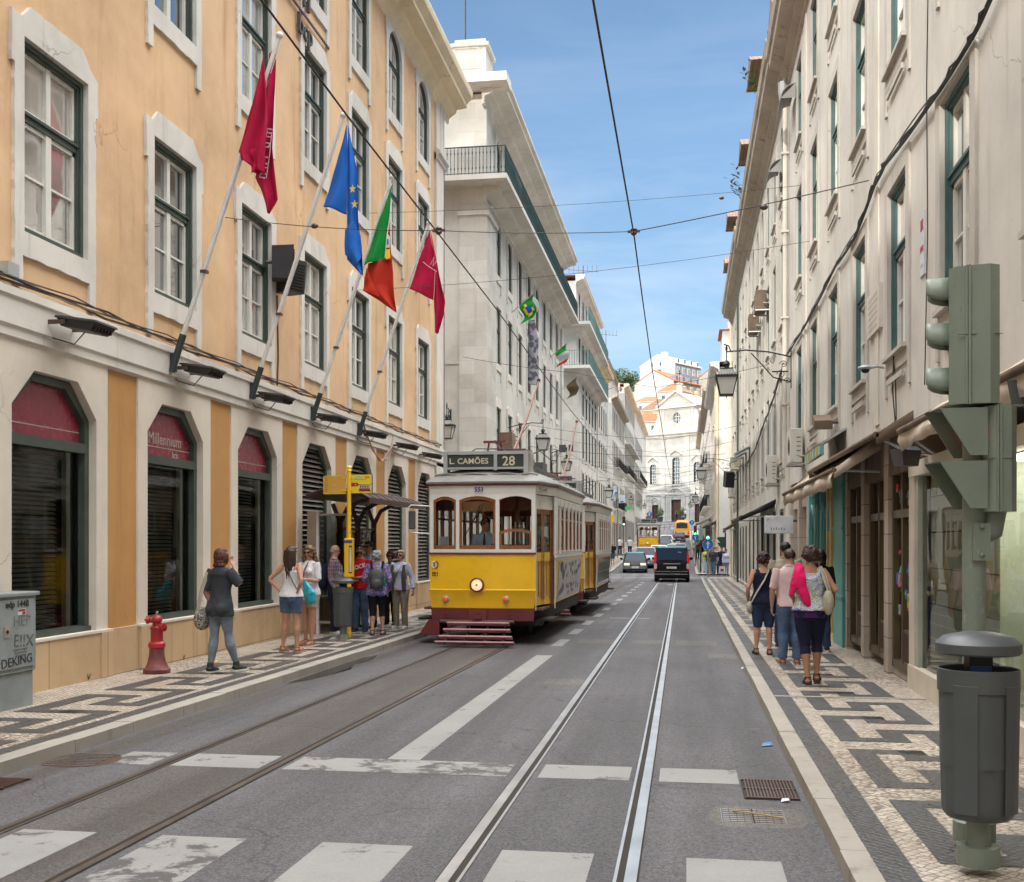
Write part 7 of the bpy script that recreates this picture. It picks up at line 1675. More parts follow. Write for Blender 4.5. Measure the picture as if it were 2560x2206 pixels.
# bins
def bin_(label,loc,sc,lid_r=.21):
    t=thing('litter_bin',label,'litter bin',loc,0,'grey litter bins')
    B=mat('bin_grey',(.075,.085,.088),.4,var=.12,dirt=.1) if 'bin_grey' not in bpy.data.materials else bpy.data.materials['bin_grey']; S=sc
    m=MB(); rings=[]; N=48
    for r,z in ((.15,.24),(.165,.26),(.172,.30),(.186,.93),(.186,.94)):
        rings.append([((r-(.008 if k%12 in (0,1) and .27<z<.93 else 0))*math.cos(2*PI*k/N)*S,(r-(.008 if k%12 in (0,1) and .27<z<.93 else 0))*math.sin(2*PI*k/N)*S,z*S) for k in range(N)])
    m.loft(rings,B,False,True); m.lathe([(.186*S,.86*S),(.192*S,.865*S),(.192*S,.972*S),(.187*S,.975*S),(.182*S,.97*S),(.18*S,.5*S)],(0,0,0),B,48); [m.lathe([(.176*S,.275*S),(.187*S,.28*S),(.197*S,.90*S),(.187*S,.905*S)],(0,0,0),B,8,a0=q-.30,a1=q+.30) for q in (-PI/2-.55,-PI/2+.75,-PI/2+2.1,-PI/2+3.4)]; m.lathe([(0,.5*S),(.18*S,.5*S)],(0,0,0),DRK,24); m.lathe([(0,.24*S),(.15*S,.24*S)],(0,0,0),B,24); m.obj('drum',t)
    m=MB(); m.lathe([(.06*S,0),(.06*S,.02*S),(.055*S,.24*S)],(0,0,.06*S),SIG,16); m.lathe([(.1*S,0),(.105*S,.02*S),(.1*S,.095*S),(.07*S,.1*S)],(0,0,0),SIG,20); m.obj('foot',t)
    m=MB(); m.box(-.055*S,.055*S,-.055*S,.055*S,.9*S,1.05*S,BLK); m.obj('neck',t)
    m=MB(); m.lathe([(.0,1.05*S),(.19*S,1.045*S),(.201*S,1.055*S),(.201*S,1.098*S),(.165*S,1.132*S),(.08*S,1.152*S),(.0,1.157*S)],(0,0,0),B,48); m.obj('lid',t)
    m=MB(); m.box(-.05*S,.05*S,-.058*S,-.055*S,.93*S,.99*S,mat('blue_liner',(.02,.09,.3),.4) if 'blue_liner' not in bpy.data.materials else bpy.data.materials['blue_liner']); m.obj('liner',t)
    return t
bin_('large dark grey litter bin with domed lid in the right foreground',(1.43,5.81,.1),1.0)
bin_('dark grey litter bin at the foot of the yellow bus stop pole',(-6.07,19.2,g(19.2)+.1),.96)
# bus stop pole
px_,py_=-6.13,19.75; z0=g(19.75)+.1
t=thing('bus_stop_pole','yellow bus stop pole with two sign boards and a timetable case','bus stop',(px_,py_,z0)); 
m=MB(); m.tube([(0,0,0),(0,0,3.08)],.04,YLP,14); m.lathe([(.045,0),(.058,.01),(.045,.04),(.054,.07),(.03,.1)],(0,0,3.05),YLP,14); m.obj('pole',t)
m=MB(); m.box(-.075,.085,-.07,.06,.9,1.62,YLP); m.obj('timetable_case',t,bevel=.015).location=(0,0,.2); m=MB(); m.box(-.07,.08,-.075,-.07,1.53,1.58,PLB); m.box(.02,.078,-.075,-.07,.98,1.48,BLT); m.box(.03,.07,-.078,-.075,1.0,1.45,LIT); m.obj('timetable',t).location=(0,0,.2)
BOA=mat('stop_board_back',(.62,.36,.06),.5,var=.1); BOY=mat('stop_board_yellow',(.80,.62,.03),.4,var=.05)
m=MB(); m.box(-.64,-.08,-.01,.01,2.32,2.76,BOA); b_=m.obj('sign_board',t,label='plain amber back of a sign board'); m=MB(); m.box(-.64,-.08,-.013,-.01,2.32,2.335,YLP); m.box(-.64,-.08,-.013,-.01,2.745,2.76,YLP); m.box(-.64,-.625,-.013,-.01,2.32,2.76,YLP); text(m,'253',.06,LIT,TX(-.4,-.012,2.52),.001); 
for k in range(8): m.box(-.61,-.52-.02*(k%3),-.0125,-.01,2.38+k*.045,2.388+k*.045,BRN)
m.obj('lettering',b_); b_.scale=(.76,1,.77); b_.location=(0,0,.844)
m=MB(); m.box(.06,.60,-.01,.01,2.34,2.78,BOY); b_=m.obj('sign_board',t,label='yellow tourist tram board with a small red tram picture')
m=MB(); LB=mat('light_blue_letter',(.15,.5,.65),.5); 
text(m,'yellow',.085,LB,TX(.12,-.012,2.695),.001,bold=.001); text(m,'bus',.085,RED,TX(.395,-.012,2.695),.001,bold=.001); text(m,'OFFICIAL SIGHTSEEING TOURS',.022,BRN,TX(.13,-.012,2.655),.001)
m.box(.06,.20,-.013,-.01,2.5,2.59,RED); m.tube([(.2,-.0115,2.545),(.2,-.0125,2.545)],.045,RED,16) ; text(m,'4',.075,LIT,TX(.15,-.014,2.518),.001)
m.box(.26,.53,-.013,-.01,2.40,2.455,RED); m.box(.26,.53,-.013,-.01,2.455,2.53,LIT); m.box(.24,.55,-.014,-.01,2.53,2.545,BRN); m.box(.24,.55,-.014,-.01,2.385,2.4,BLK)
for k in range(6): m.box(.28+k*.042,.305+k*.042,-.0145,-.013,2.465,2.52,BLT)
m.box(.57,.6,-.0125,-.01,2.34,2.78,BLU)
for i,ch in enumerate('TRAM STOP'): text(m,ch,.042,LIT,TX(.573,-.014,2.735-i*.047),.001)
m.obj('lettering',b_); b_.scale=(.76,1,.77); b_.location=(0,0,.844)
m=MB()
for z in (2.7,2.93): m.box(-.12,.08,-.02,.02,z-.012,z+.012,YLP)
m.obj('bracket',t)
# bus shelter
t=thing('bus_shelter','brown bus shelter with curved ribbed roof and glass panels against the ochre building','bus shelter',(-6.9,20.6,g(20)+.1))
m=MB(); RB=mat('shelter_roof_brown',(.055,.03,.027),.55,var=.3,spec=.25)
for k in range(9):
    y0=-.75+k*.5; rg=[]
    for y in (y0,y0+.49): rg.append([(x,y,z) for x,z in ((-.1,2.62),(.25,2.72),(.6,2.74),(.95,2.66),(1.12,2.56),(1.12,2.52),(.95,2.6),(.6,2.69),(.25,2.67),(-.1,2.57))])
    m.loft(rg,RB,True,smooth=False); m.tube([(x,y0,z+.01) for x,z in ((-.1,2.62),(.25,2.72),(.6,2.74),(.95,2.66),(1.12,2.56))],.014,BRN,5)
m.box(1.1,1.13,-.75,3.75,2.47,2.57,BRN); m.obj('roof',t)
for y in (.5,1.7,2.9):
    m=MB(); m.tube([(.16,y,0),(.16,y,1.95)],.065,BRN,12); 
    m.tube([(.16,y,1.9),(.18,y,2.15),(.32,y,2.42),(.6,y,2.56),(1.05,y,2.56)],[.055,.05,.045,.04,.035],BRN,8,flat=.6); m.tube([(.16,y,1.9),(.14,y,2.2),(.02,y,2.5)],.045,BRN,8,flat=.6); m.obj('post',t)
m=MB()
for y in (.4,1.8): m.box(.13,.19,y,y+1.2,.3,.34,BRN); m.box(.13,.19,y,y+1.2,2.0,2.04,BRN)
m.obj('frame',t); m=MB(); m.quad((.16,.4,.34),(.16,3.0,.34),(.16,3.0,2.0),(.16,.4,2.0),TGL); m.obj('glass_panel',t)
m=MB(); m.box(-.22,-.05,-.32,-.18,-.0,2.33,MET); m.box(-.05,.0,-.3,-.2,0,2.33,WHT); m.obj('end_pillar',t); m=MB(); m.box(.0,.52,-.27,-.25,.25,2.3,BRN) ; m.obj('end_frame',t) if False else None
m=MB(); m.quad((.0,-.25,.25),(.55,-.25,.25),(.55,-.25,2.25),(0,-.25,2.25),TGL); m.obj('glass_panel',t); m=MB(); m.box(.53,.57,-.27,-.23,.0,2.28,MET); m.box(0,.55,-.27,-.23,2.25,2.29,MET); m.box(0,.55,-.27,-.23,.2,.25,MET); m.obj('end_frame',t)
m=MB(); m.box(.2,.5,.6,2.8,.45,.49,BRN); m.obj('bench',t)
# floodlights above the string course
base=None
FW=mat('floodlight_black',(.028,.026,.027),.5,var=.3)
lb=['first floodlight, largest, near the left photo edge','second floodlight, beside the foot of the first flagpole','third floodlight, beside the foot of the second flagpole','fourth floodlight, beside the foot of the third flagpole','fifth floodlight, beside the foot of the fourth flagpole','sixth floodlight, above the louvred shutters','seventh floodlight, nearest the building corner']
for i,y in enumerate((11.95,15.1,18.0,21.0,24.0,26.95,29.7)):
    lab='black floodlight on the ochre wall, '+lb[i]
    if base is None:
        t=thing('floodlight',lab,'floodlight',(XL,y,4.2),0,'floodlights along the ochre building'); base=t
        m=MB(); m.loft([[(.22,-.2,-.03),(.58,-.2,-.10),(.58,.2,-.10),(.22,.2,-.03)],[(.19,-.235,.06),(.66,-.235,-.01),(.66,.235,-.01),(.19,.235,.06)]],FW,True,smooth=False)
        m.loft([[(.17,-.25,.06),(.68,-.25,-.01),(.68,.25,-.01),(.17,.25,.06)],[(.18,-.24,.085),(.67,-.24,.015),(.67,.24,.015),(.18,.24,.085)]],FW,True,smooth=False)
        for k in range(6): m.box(.59,.64,-.18+k*.07,-.17+k*.07,-.09,-.02,BLK)
        m.obj('housing',t); m=MB(); m.box(0,.3,-.26,-.245,-.02,.03,BRN); m.box(0,.3,.245,.26,-.02,.03,BRN); m.box(0,.03,-.26,.26,-.04,.05,BRN); m.obj('bracket',t)
        m=MB(); m.quad((.2,-.22,.088),(.65,-.22,.02),(.65,.22,.02),(.2,.22,.088),LNS if False else mat('floodlight_glass',(.4,.4,.38),.15)); m.obj('glass',t)
        m=MB(); m.tube([(.02,-.2,-.02),(.1,-.15,-.16),(.3,-.05,-.22),(.4,0,-.08)],.008,BLK,5); m.obj('cable',t)
    else: dup(base,(XL,y,4.18-.02*i),0,lab)
# cables along the string course
t=thing('wall_cables','loose brown and beige cables lying along the ledge of the ochre building','cable')
m=MB()
for j,(rr_,c) in enumerate(((.016,BRN),(.012,CL['beige']),(.014,BLK),(.01,BRN))):
    pts=[(XL+.06+.02*j+.015*math.sin(k*1.3+j),9+k*.8,4.53+.03*math.sin(k*2.1+j*2)+.012*j) for k in range(30)]; m.tube(pts,rr_,c,5)
m.tube([(XL+.1,24.1,4.45),(XL+.12,24.6,4.0),(XL+.12,25.4,3.62),(XL+.12,26.3,3.7),(XL+.1,26.8,4.4)],.016,CL['tan'],5); m.tube([(XL+.12,24.1,4.4),(XL+.14,24.8,3.8),(XL+.14,25.6,3.6),(XL+.12,26.7,4.1)],.014,CL['tan'],5)
m.tube([(XL+.05,19.0,6.1),(XL+.05,19.05,5.0),(XL+.05,19.0,4.5)],.018,BRN,5); m.obj('cable_run',t)
t=thing('junction_box','small grey box on the ledge at the left photo edge','junction box',(XL+.1,10.95,4.55)); m=MB(); m.box(-.04,.06,-.1,.1,0,.14,ALU); m.obj('case',t)
# loudspeakers
for i,(y,z,lb_) in enumerate(((18.62,6.3,'black loudspeaker on the ochre wall, left of the pair'),(19.15,6.15,'black loudspeaker on the ochre wall, right of the pair'))):
    t=thing('loudspeaker',lb_,'loudspeaker',(XL+.1,y,z),R(20 if i==0 else -25),'loudspeakers on the ochre wall'); m=MB(); m.loft([[(.0,-.16,0),(.34,-.2,-.0),(.34,.2,0),(0,.16,0)],[(0,-.16,.56),(.38,-.22,.58),(.38,.22,.58),(0,.16,.56)]],FW,True,smooth=False); m.obj('cabinet',t); m=MB()
    for k in range(9): m.box(.34,.375+.002*k,-.17,.17,.05+k*.055,.07+k*.055,BLK)
    m.obj('grille',t); m=MB(); m.tube([(-.1,0,.3),(0,0,.3)],.03,BRN,6); m.obj('bracket',t)
# flagpoles and flags
def flagm(name,mt): return cloth(name,mt,.12,25)
FR_=flagm('crimson_flag',(.42,.01,.055)); FB_=flagm('blue_flag',(.02,.13,.50)); FG_=flagm('green_flag_cloth',(.01,.26,.05)); FRD=flagm('red_flag_cloth',(.48,.035,.02)); FYE=mat('flag_yellow',(.85,.6,.03),.7)
PW=mat('white_pole',(.66,.65,.62),.4,var=.12); DG2=mat('dark_green_socket',(.03,.045,.045),.5)
poles=[(14.73,4.21),(17.63,4.2),(20.67,4.17),(23.75,4.17)]
names=['first','second','third','fourth']
fl=['crimson flag','blue flag with yellow stars','green and red flag','small crimson flag']
for i,(y,z) in enumerate(poles):
    t=thing('flagpole','%s white flagpole from the camera, carrying the %s'%(names[i],fl[i]),'flagpole',(XL,y,z-.1),0,'flagpoles on the ochre building')
    d=Vector((1.58,0,4.58)); m=MB(); m.tube([tuple(Vector((.12,0,.0))+d*.08),tuple(Vector((.12,0,0))+d)],[.036,.03],PW,10); m.ball(tuple(Vector((.12,0,0))+d*1.006),(.055,.055,.05),PW,10,6); m.obj('pole',t)
    m=MB(); m.tube([(.12,0,-.02),tuple(Vector((.12,0,0))+d*.11)],.05,DG2,10); m.box(0,.05,-.08,.08,-.05,.3,DG2); m.box(0,.2,-.015,.015,-.02,.25,DG2); m.obj('socket',t)
    m=MB(); q=Vector((.12,0,0)); m.tube([tuple(q+d*.3+Vector((.04,0,0))),tuple(q+d*.995+Vector((.05,0,0)))],.006,PW,4); m.box(*( (q+d*.3).x-.03,(q+d*.3).x+.06,-.05,.05,(q+d*.3).z-.02,(q+d*.3).z+.02),BRN); m.obj('halyard',t)
# hanging flags: each cloth is a set of folded layers between a left and a right edge, both falling from the pole
def pl(P,t):
    L=[0]
    for a_,b_ in zip(P,P[1:]): L.append(L[-1]+math.hypot(b_[0]-a_[0],b_[1]-a_[1]))
    s_=t*L[-1]
    for i_ in range(len(P)-1):
        if s_<=L[i_+1]+1e-9:
            k=(s_-L[i_])/max(1e-9,L[i_+1]-L[i_]); return (P[i_][0]+(P[i_+1][0]-P[i_][0])*k,P[i_][1]+(P[i_+1][1]-P[i_][1])*k)
    return P[-1]
def layer(t,name,Lp,Rp,mt,y0,amp,fr_,ph=0,marks=None,n=40,w=22):
    def S(u,v):
        a_=pl(Lp,v); b_=pl(Rp,v); x=a_[0]+(b_[0]-a_[0])*u; z=a_[1]+(b_[1]-a_[1])*u
        wd=abs(b_[0]-a_[0])
        return (x,y0+amp*min(1,wd*4+.15)*math.sin(fr_*u+ph+v*1.7)*(.35+.65*v)+.02*math.sin(9*v+5*u+ph),z)
    m=MB(); vs=[S(i/w,j/n) for j in range(n+1) for i in range(w+1)]
    m.add(vs,[(j*(w+1)+i,j*(w+1)+i+1,(j+1)*(w+1)+i+1,(j+1)*(w+1)+i) for j in range(n) for i in range(w)],mt,True)
    o=m.obj(name,t); so_=o.modifiers.new('t','SOLIDIFY'); so_.thickness=.004
    return S
def flag(label,i):
    y,z=poles[i]; return thing('flag',label,'flag',(XL+.12,y,z-.1),0,'flags on the ochre building')
FWL=mat('flag_white_print',(.62,.45,.5),.7)
t=flag('crimson flag with white lettering draped from the first flagpole',0)
layer(t,'cloth',[(1.39,4.3),(1.22,3.63),(1.0,3.02),(1.05,2.9)],[(1.40,4.3),(1.47,3.37),(1.43,3.0),(1.40,2.66)],FR_,-.10,.07,11)
layer(t,'cloth_fold',[(1.0,3.03),(1.18,2.87),(1.2,2.68)],[(1.43,3.02),(1.42,2.8),(1.38,2.70)],FR_,-.06,.05,8,1)
S=layer(t,'cloth_fold',[(1.42,4.4),(1.30,3.13),(1.2,2.68),(1.29,2.51),(1.41,2.16)],[(1.54,4.43),(1.50,3.72),(1.5,3.02),(1.57,2.32),(1.43,2.15)],FR_,.03,.06,9,.6)
m=MB(); 
for k,ch in enumerate('nnium'): text(m,ch,.19,FWL,Matrix.Translation((1.40+k*.022,-.065,2.60+k*.14))@Matrix.Rotation(PI/2,4,'X')@Matrix.Rotation(R(78),4,'Z'),.002)
m.tube([(1.42,-.06,2.62),(1.47,-.06,2.95),(1.5,-.06,3.25)],.005,FWL,4); m.obj('lettering',t)
t=flag('blue flag with yellow stars draped from the second flagpole',1)
layer(t,'cloth',[(1.66,4.42),(1.48,3.77),(1.25,3.12)],[(1.67,4.42),(1.68,3.7),(1.65,2.97)],FB_,-.06,.05,7)
layer(t,'cloth_fold',[(1.67,4.42),(1.66,3.5),(1.65,2.97),(1.63,2.26),(1.91,1.97)],[(1.68,4.42),(1.82,3.7),(1.86,2.84),(1.92,2.4),(1.93,1.96)],FB_,-.02,.07,8,.4)
layer(t,'cloth_fold',[(1.64,2.7),(1.64,2.3),(1.86,2.1)],[(1.78,2.85),(1.91,2.6),(1.93,2.3)],FB_,-.09,.04,6,1.4)
m=MB()
for cx_,cz_ in ((1.785,3.35),(1.82,3.10)): m.add([(cx_+(.075 if k%2==0 else .03)*math.sin(PI*k/5)*.8,-.125,cz_+(.075 if k%2==0 else .03)*math.cos(PI*k/5)) for k in range(10)],[tuple(range(10))],FYE)
m.obj('stars',t)
t=flag('green and red flag draped from the third flagpole',2)
layer(t,'red_cloth',[(1.12,2.98),(1.03,2.45),(1.35,2.25),(1.67,2.02)],[(1.59,3.1),(1.64,2.56),(1.69,2.01)],FRD,-.01,.06,9,.5)
layer(t,'cloth_fold',[(1.10,2.85),(1.03,2.45),(1.03,2.44)],[(1.12,2.87),(1.22,2.6),(1.38,2.3)],FRD,-.06,.03,5,.5)
layer(t,'crest_strip',[(1.54,3.72),(1.50,3.3),(1.46,3.0)],[(1.55,3.72),(1.58,3.3),(1.60,3.0)],FRD,-.03,.02,5)
m=MB(); m.prism([[(1.49,3.02),(1.58,3.04),(1.57,3.22),(1.50,3.2)]],-.075,-.07,FYE); m.prism([[(1.50,3.24),(1.57,3.24),(1.575,3.45),(1.53,3.5)]],-.08,-.075,LIT); m.box(1.52,1.55,-.085,-.08,3.3,3.4,SBL_) if False else m.box(1.52,1.55,-.085,-.08,3.3,3.4,FB_); m.obj('crest',t)
layer(t,'green_cloth',[(1.60,4.42),(1.32,3.67),(1.05,2.94)],[(1.61,4.42),(1.54,3.72),(1.46,3.0)],FG_,-.07,.05,8)
t=flag('small crimson flag with white mark draped from the fourth flagpole',3)
layer(t,'cloth',[(1.62,4.42),(1.39,3.82),(1.16,3.18)],[(1.63,4.42),(1.75,3.57),(1.71,2.9)],FR_,-.05,.06,8)
layer(t,'cloth_fold',[(1.63,4.42),(1.75,3.57),(1.70,2.9),(1.74,2.19)],[(1.64,4.42),(1.84,3.43),(1.98,2.87),(1.94,2.57),(1.81,2.17)],FR_,-.01,.06,9,.8)
m=MB(); m.tube([(1.5,-.13,3.72),(1.62,-.13,3.62),(1.8,-.12,3.5)],.006,FWL,4); m.tube([(1.66,-.13,3.66),(1.74,-.13,3.82),(1.72,-.13,3.62),(1.80,-.12,3.74)],.008,FWL,5); m.obj('lettering',t)
# ================================================================== lamps
def lantern(m_iron,m_glass,c,s=1.):
    x,y,z=c     # z = top hook
    a,b=m_iron,m_glass
    def sq(h,z_): return [(x-h*s,y-h*s,z+z_*s),(x+h*s,y-h*s,z+z_*s),(x+h*s,y+h*s,z+z_*s),(x-h*s,y+h*s,z+z_*s)]
    a.tube([(x,y,z),(x,y,z-.28*s)],.014*s,BLK,6); a.lathe([(.02,-.22),(.07,-.27),(.1,-.33),(.05,-.35),(.06,-.42),(.12,-.44)],(x,y,z),BLK,10) if s==1 else a.lathe([(.02*s,-.22*s),(.07*s,-.27*s),(.1*s,-.33*s),(.05*s,-.35*s),(.12*s,-.44*s)],(x,y,z),BLK,8)
    a.loft([sq(.15,-.45),sq(.24,-.62)],RFG,False,smooth=False); a.loft([sq(.16,-.43),sq(.16,-.46)],BLK,True,smooth=False)
    a.loft([sq(.28,-.62),sq(.28,-.68)],BLK,True,smooth=False)
    for k in range(9):
        for e in (-1,1): a.ball((x-.26*s+k*.065*s,y+e*.27*s,z-.61*s),.016*s,BLK,5,4); a.ball((x+e*.27*s,y-.26*s+k*.065*s,z-.61*s),.016*s,BLK,5,4)
    T=sq(.25,-.68); B=sq(.16,-1.10)
    for i in range(4): a.tube([T[i],B[i]],.014*s,BLK,5)
    a.loft([sq(.17,-1.09),sq(.17,-1.12)],BLK,True,smooth=False); a.tube([(x,y,z-1.12*s),(x,y,z-1.18*s)],.012*s,BLK,5)
    b.loft([sq(.245,-.68),sq(.155,-1.09)],GLD,True,smooth=False)
def street_lamp(label,wx,y,z,reach,s=1.,side=1,cat='street lamp',along=None):
    """wx wall x, bracket reaches towards the street by 'reach' (signed)"""
    t=thing('street_lamp',label,cat,(wx,y,z),0,'iron lantern lamps on wall brackets')
    a=MB();b=MB(); r=reach; sg=1 if r>0 else -1
    if along: # bracket reaching along -y (towards the viewer)
        tip=Vector((0,-abs(r),.05))
    else: tip=Vector((r,0,.05))
    e=tip.normalized(); L=abs(r)
    q=lambda u,z_: tuple(Vector((e.x*u*L,e.y*u*L,z_)))
    a.tube([q(0,-.12),q(.35,.02),q(.7,.08),q(1.0,.05)],.02,BLK,6); a.tube([q(0,-.75),q(.28,-.62),q(.45,-.3),q(.62,-.0)],.016,BLK,6)
    for cu,cz,rr_ in ((.12,-.3,.1),(.16,-.55,.11),(.3,-.2,.08),(.06,-.72,.09)):
        a.tube([q(cu+rr_*(1-k/22)*math.cos(k*.5)/L,cz+rr_*(1-k/22)*math.sin(k*.5)) for k in range(20)],.010,BLK,5)
    a.tube([q(.05,-.48),q(.3,-.48)],.02,BLK,6); a.tube([q(0,-.9),q(0,.1)],.025,BLK,6)
    a.ball(q(1,.13),(.03,.03,.08),BLK,6,5); a.tube([q(.93,.05),q(.97,.2),q(1.04,.24)],.016,BLK,5)
    br=a.obj('bracket',t); a=MB(); lantern(a,b,q(1,.06),s); o=a.obj('lantern',t); b.obj('glass',o)
    return t
street_lamp('large iron lantern hanging from the ornate bracket on the near right buildings',2.6,28.6,6.45,-1.6)
street_lamp('iron lantern at the end of the near right block, above the far crossing',2.6,65.6,6.45,-1.75,1.05)
street_lamp('iron lantern on the far right row, third from the camera on that side',2.1,100,6.3,-1.3,1.05)
street_lamp('small distant iron lantern, fourth on the right row',2.1,140,7.2,-1.35,1.05)
street_lamp('smallest distant iron lantern on the right row',2.1,152,7.4,-1.6,1.05)
street_lamp('iron lantern on the white long building just behind the leading tram roof',-7.3,45.2,6.5,1.5)
street_lamp('iron lantern on the west wall of the long balcony building by the ochre corner',-8.5,39.8,6.45,.7,along=True)
street_lamp('iron lantern over the left pavement beside the second cross street',-7.3,78,5.9,1.95,1.05)
street_lamp('distant iron lantern on the left row, before the iron balconies',-7.3,129,7.2,1.0,1.05)
street_lamp('farthest iron lantern on the left row',-7.3,168,7.8,1.1,1.05)
t=street_lamp('iron lantern with two dark loudspeakers above the second tram',-7.3,60,6.6,.9,1.0)
m=MB(); m.box(.5,.85,-.2,.1,-.05,.35,DGR); m.box(1.0,1.25,-.1,.1,-.0,.35,DGR); m.obj('loudspeaker',t)
# ================================================================== traffic lights, signs
# near signal, seen from behind
sx_,sy_=1.53,6.3
t=thing('traffic_signal','grey green traffic signal seen from behind with two stacked heads in the right foreground','traffic light',(sx_,sy_,.1))
m=MB(); m.tube([(0,0,0),(0,0,2.3)],.06,SIGW,20); m.lathe([(.11,0),(.11,.1),(.07,.13)],(0,0,0),SIGW,16); m.obj('pole',t)
m=MB(); m.tube([(0.02,0,1.62),(.09,0,1.66),(.11,0,1.78)],[.055,.06,.06],SIGW,12); m.obox((.02,-.065,1.6),(.045,.012,.1),0,SIGW); m.ball((.02,-.08,1.68),.014,SIGW,8,5); m.ball((.02,-.08,1.53),.014,SIGW,8,5); m.obj('clamp',t)
def octp(cx,cy,w,d,c=.045): return [(cx-w+c,cy-d),(cx+w-c,cy-d),(cx+w,cy-d+c),(cx+w,cy+d-c),(cx+w-c,cy+d),(cx-w+c,cy+d),(cx-w,cy+d-c),(cx-w,cy-d+c)]
def rot2(p,a,o): return (o[0]+(p[0]-o[0])*math.cos(a)-(p[1]-o[1])*math.sin(a),o[1]+(p[0]-o[0])*math.sin(a)+(p[1]-o[1])*math.cos(a))
def head(t,cx,cy,z0,z1,w,d,rz,lamps,hood,cols=(DRK,DRK,DRK)):
    """faces -x before rotation rz; back is octagonal"""
    m=MB(); P=[rot2(p,rz,(cx,cy)) for p in octp(cx,cy,w,d)]
    m.prism([P],z0,z1,SIGW,back=True,f=lambda a,b,dd:(a,b,dd)); m.prism([[rot2(p,rz,(cx,cy)) for p in octp(cx-.02,cy,.006,d+.012,.001)]],z0-.003,z1+.003,SIGW,back=True,f=lambda a,b,dd:(a,b,dd))
    m.prism([[rot2(p,rz,(cx,cy)) for p in octp(cx-.035,cy,.006,d+.01,.001)]],z0-.002,z1+.002,SIGW,back=True,f=lambda a,b,dd:(a,b,dd))
    m.lathe([(.04,0),(.04,.02),(.0,.025)],(cx,cy,z1),SIGW,14); m.box(cx-w*.9,cx+w*.9,cy-d-.001,cy-d+.01,(z0+z1)/2-.001,(z0+z1)/2+.001,BRN); ho=m.obj('signal_head',t,bevel=.003)
    n=len(lamps); hh=(z1-z0)/n
    for i,lm in enumerate(lamps):
        zc=z1-hh*(i+.5); m=MB(); ex=(cx-w); 
        pl=[(ex-.003,cy+.085*math.cos(q),zc+.085*math.sin(q)) for q in [2*PI*k/20 for k in range(20)]]
        m.add([(*rot2((p[0],p[1]),rz,(cx,cy)),p[2]) for p in pl],[tuple(range(20))],lm); m.obj('lens',ho)
        m=MB(); R1=.088
        if hood=='round':
            rg=[]
            for dx,k0 in ((0,0),(-.045,.1),(-.09,.45),(-.115,.9)):
                rg.append([(*rot2((ex+dx,cy+R1*math.cos(q)),rz,(cx,cy)),zc+R1*math.sin(q)) for q in [(-.5+k0*.5)+((PI+1.0-k0*1.0))*j/14 for j in range(15)]])
            vs=[p for r_ in rg for p in r_]; m.add(vs,[(a*15+j,a*15+j+1,(a+1)*15+j+1,(a+1)*15+j) for a in range(3) for j in range(14)],SIGW,True)
            o=m.obj('hood',ho); so=o.modifiers.new('s','SOLIDIFY'); so.thickness=.006
        else:
            for sd in (-1,1):
                P=[(ex,zc+hh*.46),(ex-.25,zc+hh*.44),(ex-.09,zc-hh*.44),(ex,zc-hh*.44)]
                vs=[(*rot2((p[0],cy+sd*.112),rz,(cx,cy)),p[1]) for p in P]+[(*rot2((p[0],cy+sd*.118),rz,(cx,cy)),p[1]) for p in P]
                m.add(vs,[(0,1,2,3),(7,6,5,4)]+[(k,(k+1)%4,4+(k+1)%4,4+k) for k in range(4)],SIGW)
            vs=[(*rot2(p[:2],rz,(cx,cy)),p[2]) for p in [(ex,cy-.112,zc+hh*.46),(ex,cy+.112,zc+hh*.46),(ex-.25,cy+.112,zc+hh*.44),(ex-.25,cy-.112,zc+hh*.44)]]
            m.add(vs,[(0,1,2,3)],SIGW); m.obj('hood',ho)
head(t,.0,.0,2.33,3.06,.125,.135,R(-14),(DRK,DRK,DRK),'round')
REDG=mat('red_signal_light',(1,.02,.02),.3,emit=3.5)
head(t,.105,.0,1.76,2.32,.085,.12,R(8),(REDG,DRK),'wedge')
# far signals and signs
SBL=mat('sign_blue',(.01,.16,.55),.4,var=.05)
def arrow_sign(t,x,y,z,r,nm_='arrow_sign'):
    m=MB(); m.tube([(x,y,z),(x,y+.02,z)],r,SBL,28); m.tube([(x,y-.001,z),(x,y,z)],r,WHT,28) if False else None
    o=m.obj(nm_,t); m=MB(); k=r/.3
    m.box(x-.032*k,x+.032*k,y-.006,y-.003,z-.2*k,z+.06*k,WHT); m.add([(x-.115*k,y-.005,z+.03*k),(x,y-.005,z+.21*k),(x+.115*k,y-.005,z+.03*k),(x+.06*k,y-.005,z+.03*k),(x,y-.005,z+.12*k),(x-.06*k,y-.005,z+.03*k)],[(0,1,4,5),(1,2,3,4)],WHT)
    m.box(x-.05*k,x+.05*k,y-.0055,y-.0035,z+.02*k,z+.08*k,WHT); m.tube([(x+math.cos(q)*r*.97,y-.004,z+math.sin(q)*r*.97) for q in [2*PI*i/28 for i in range(28)]],.006*k,WHT,4,closed=True); m.obj('arrow',o)
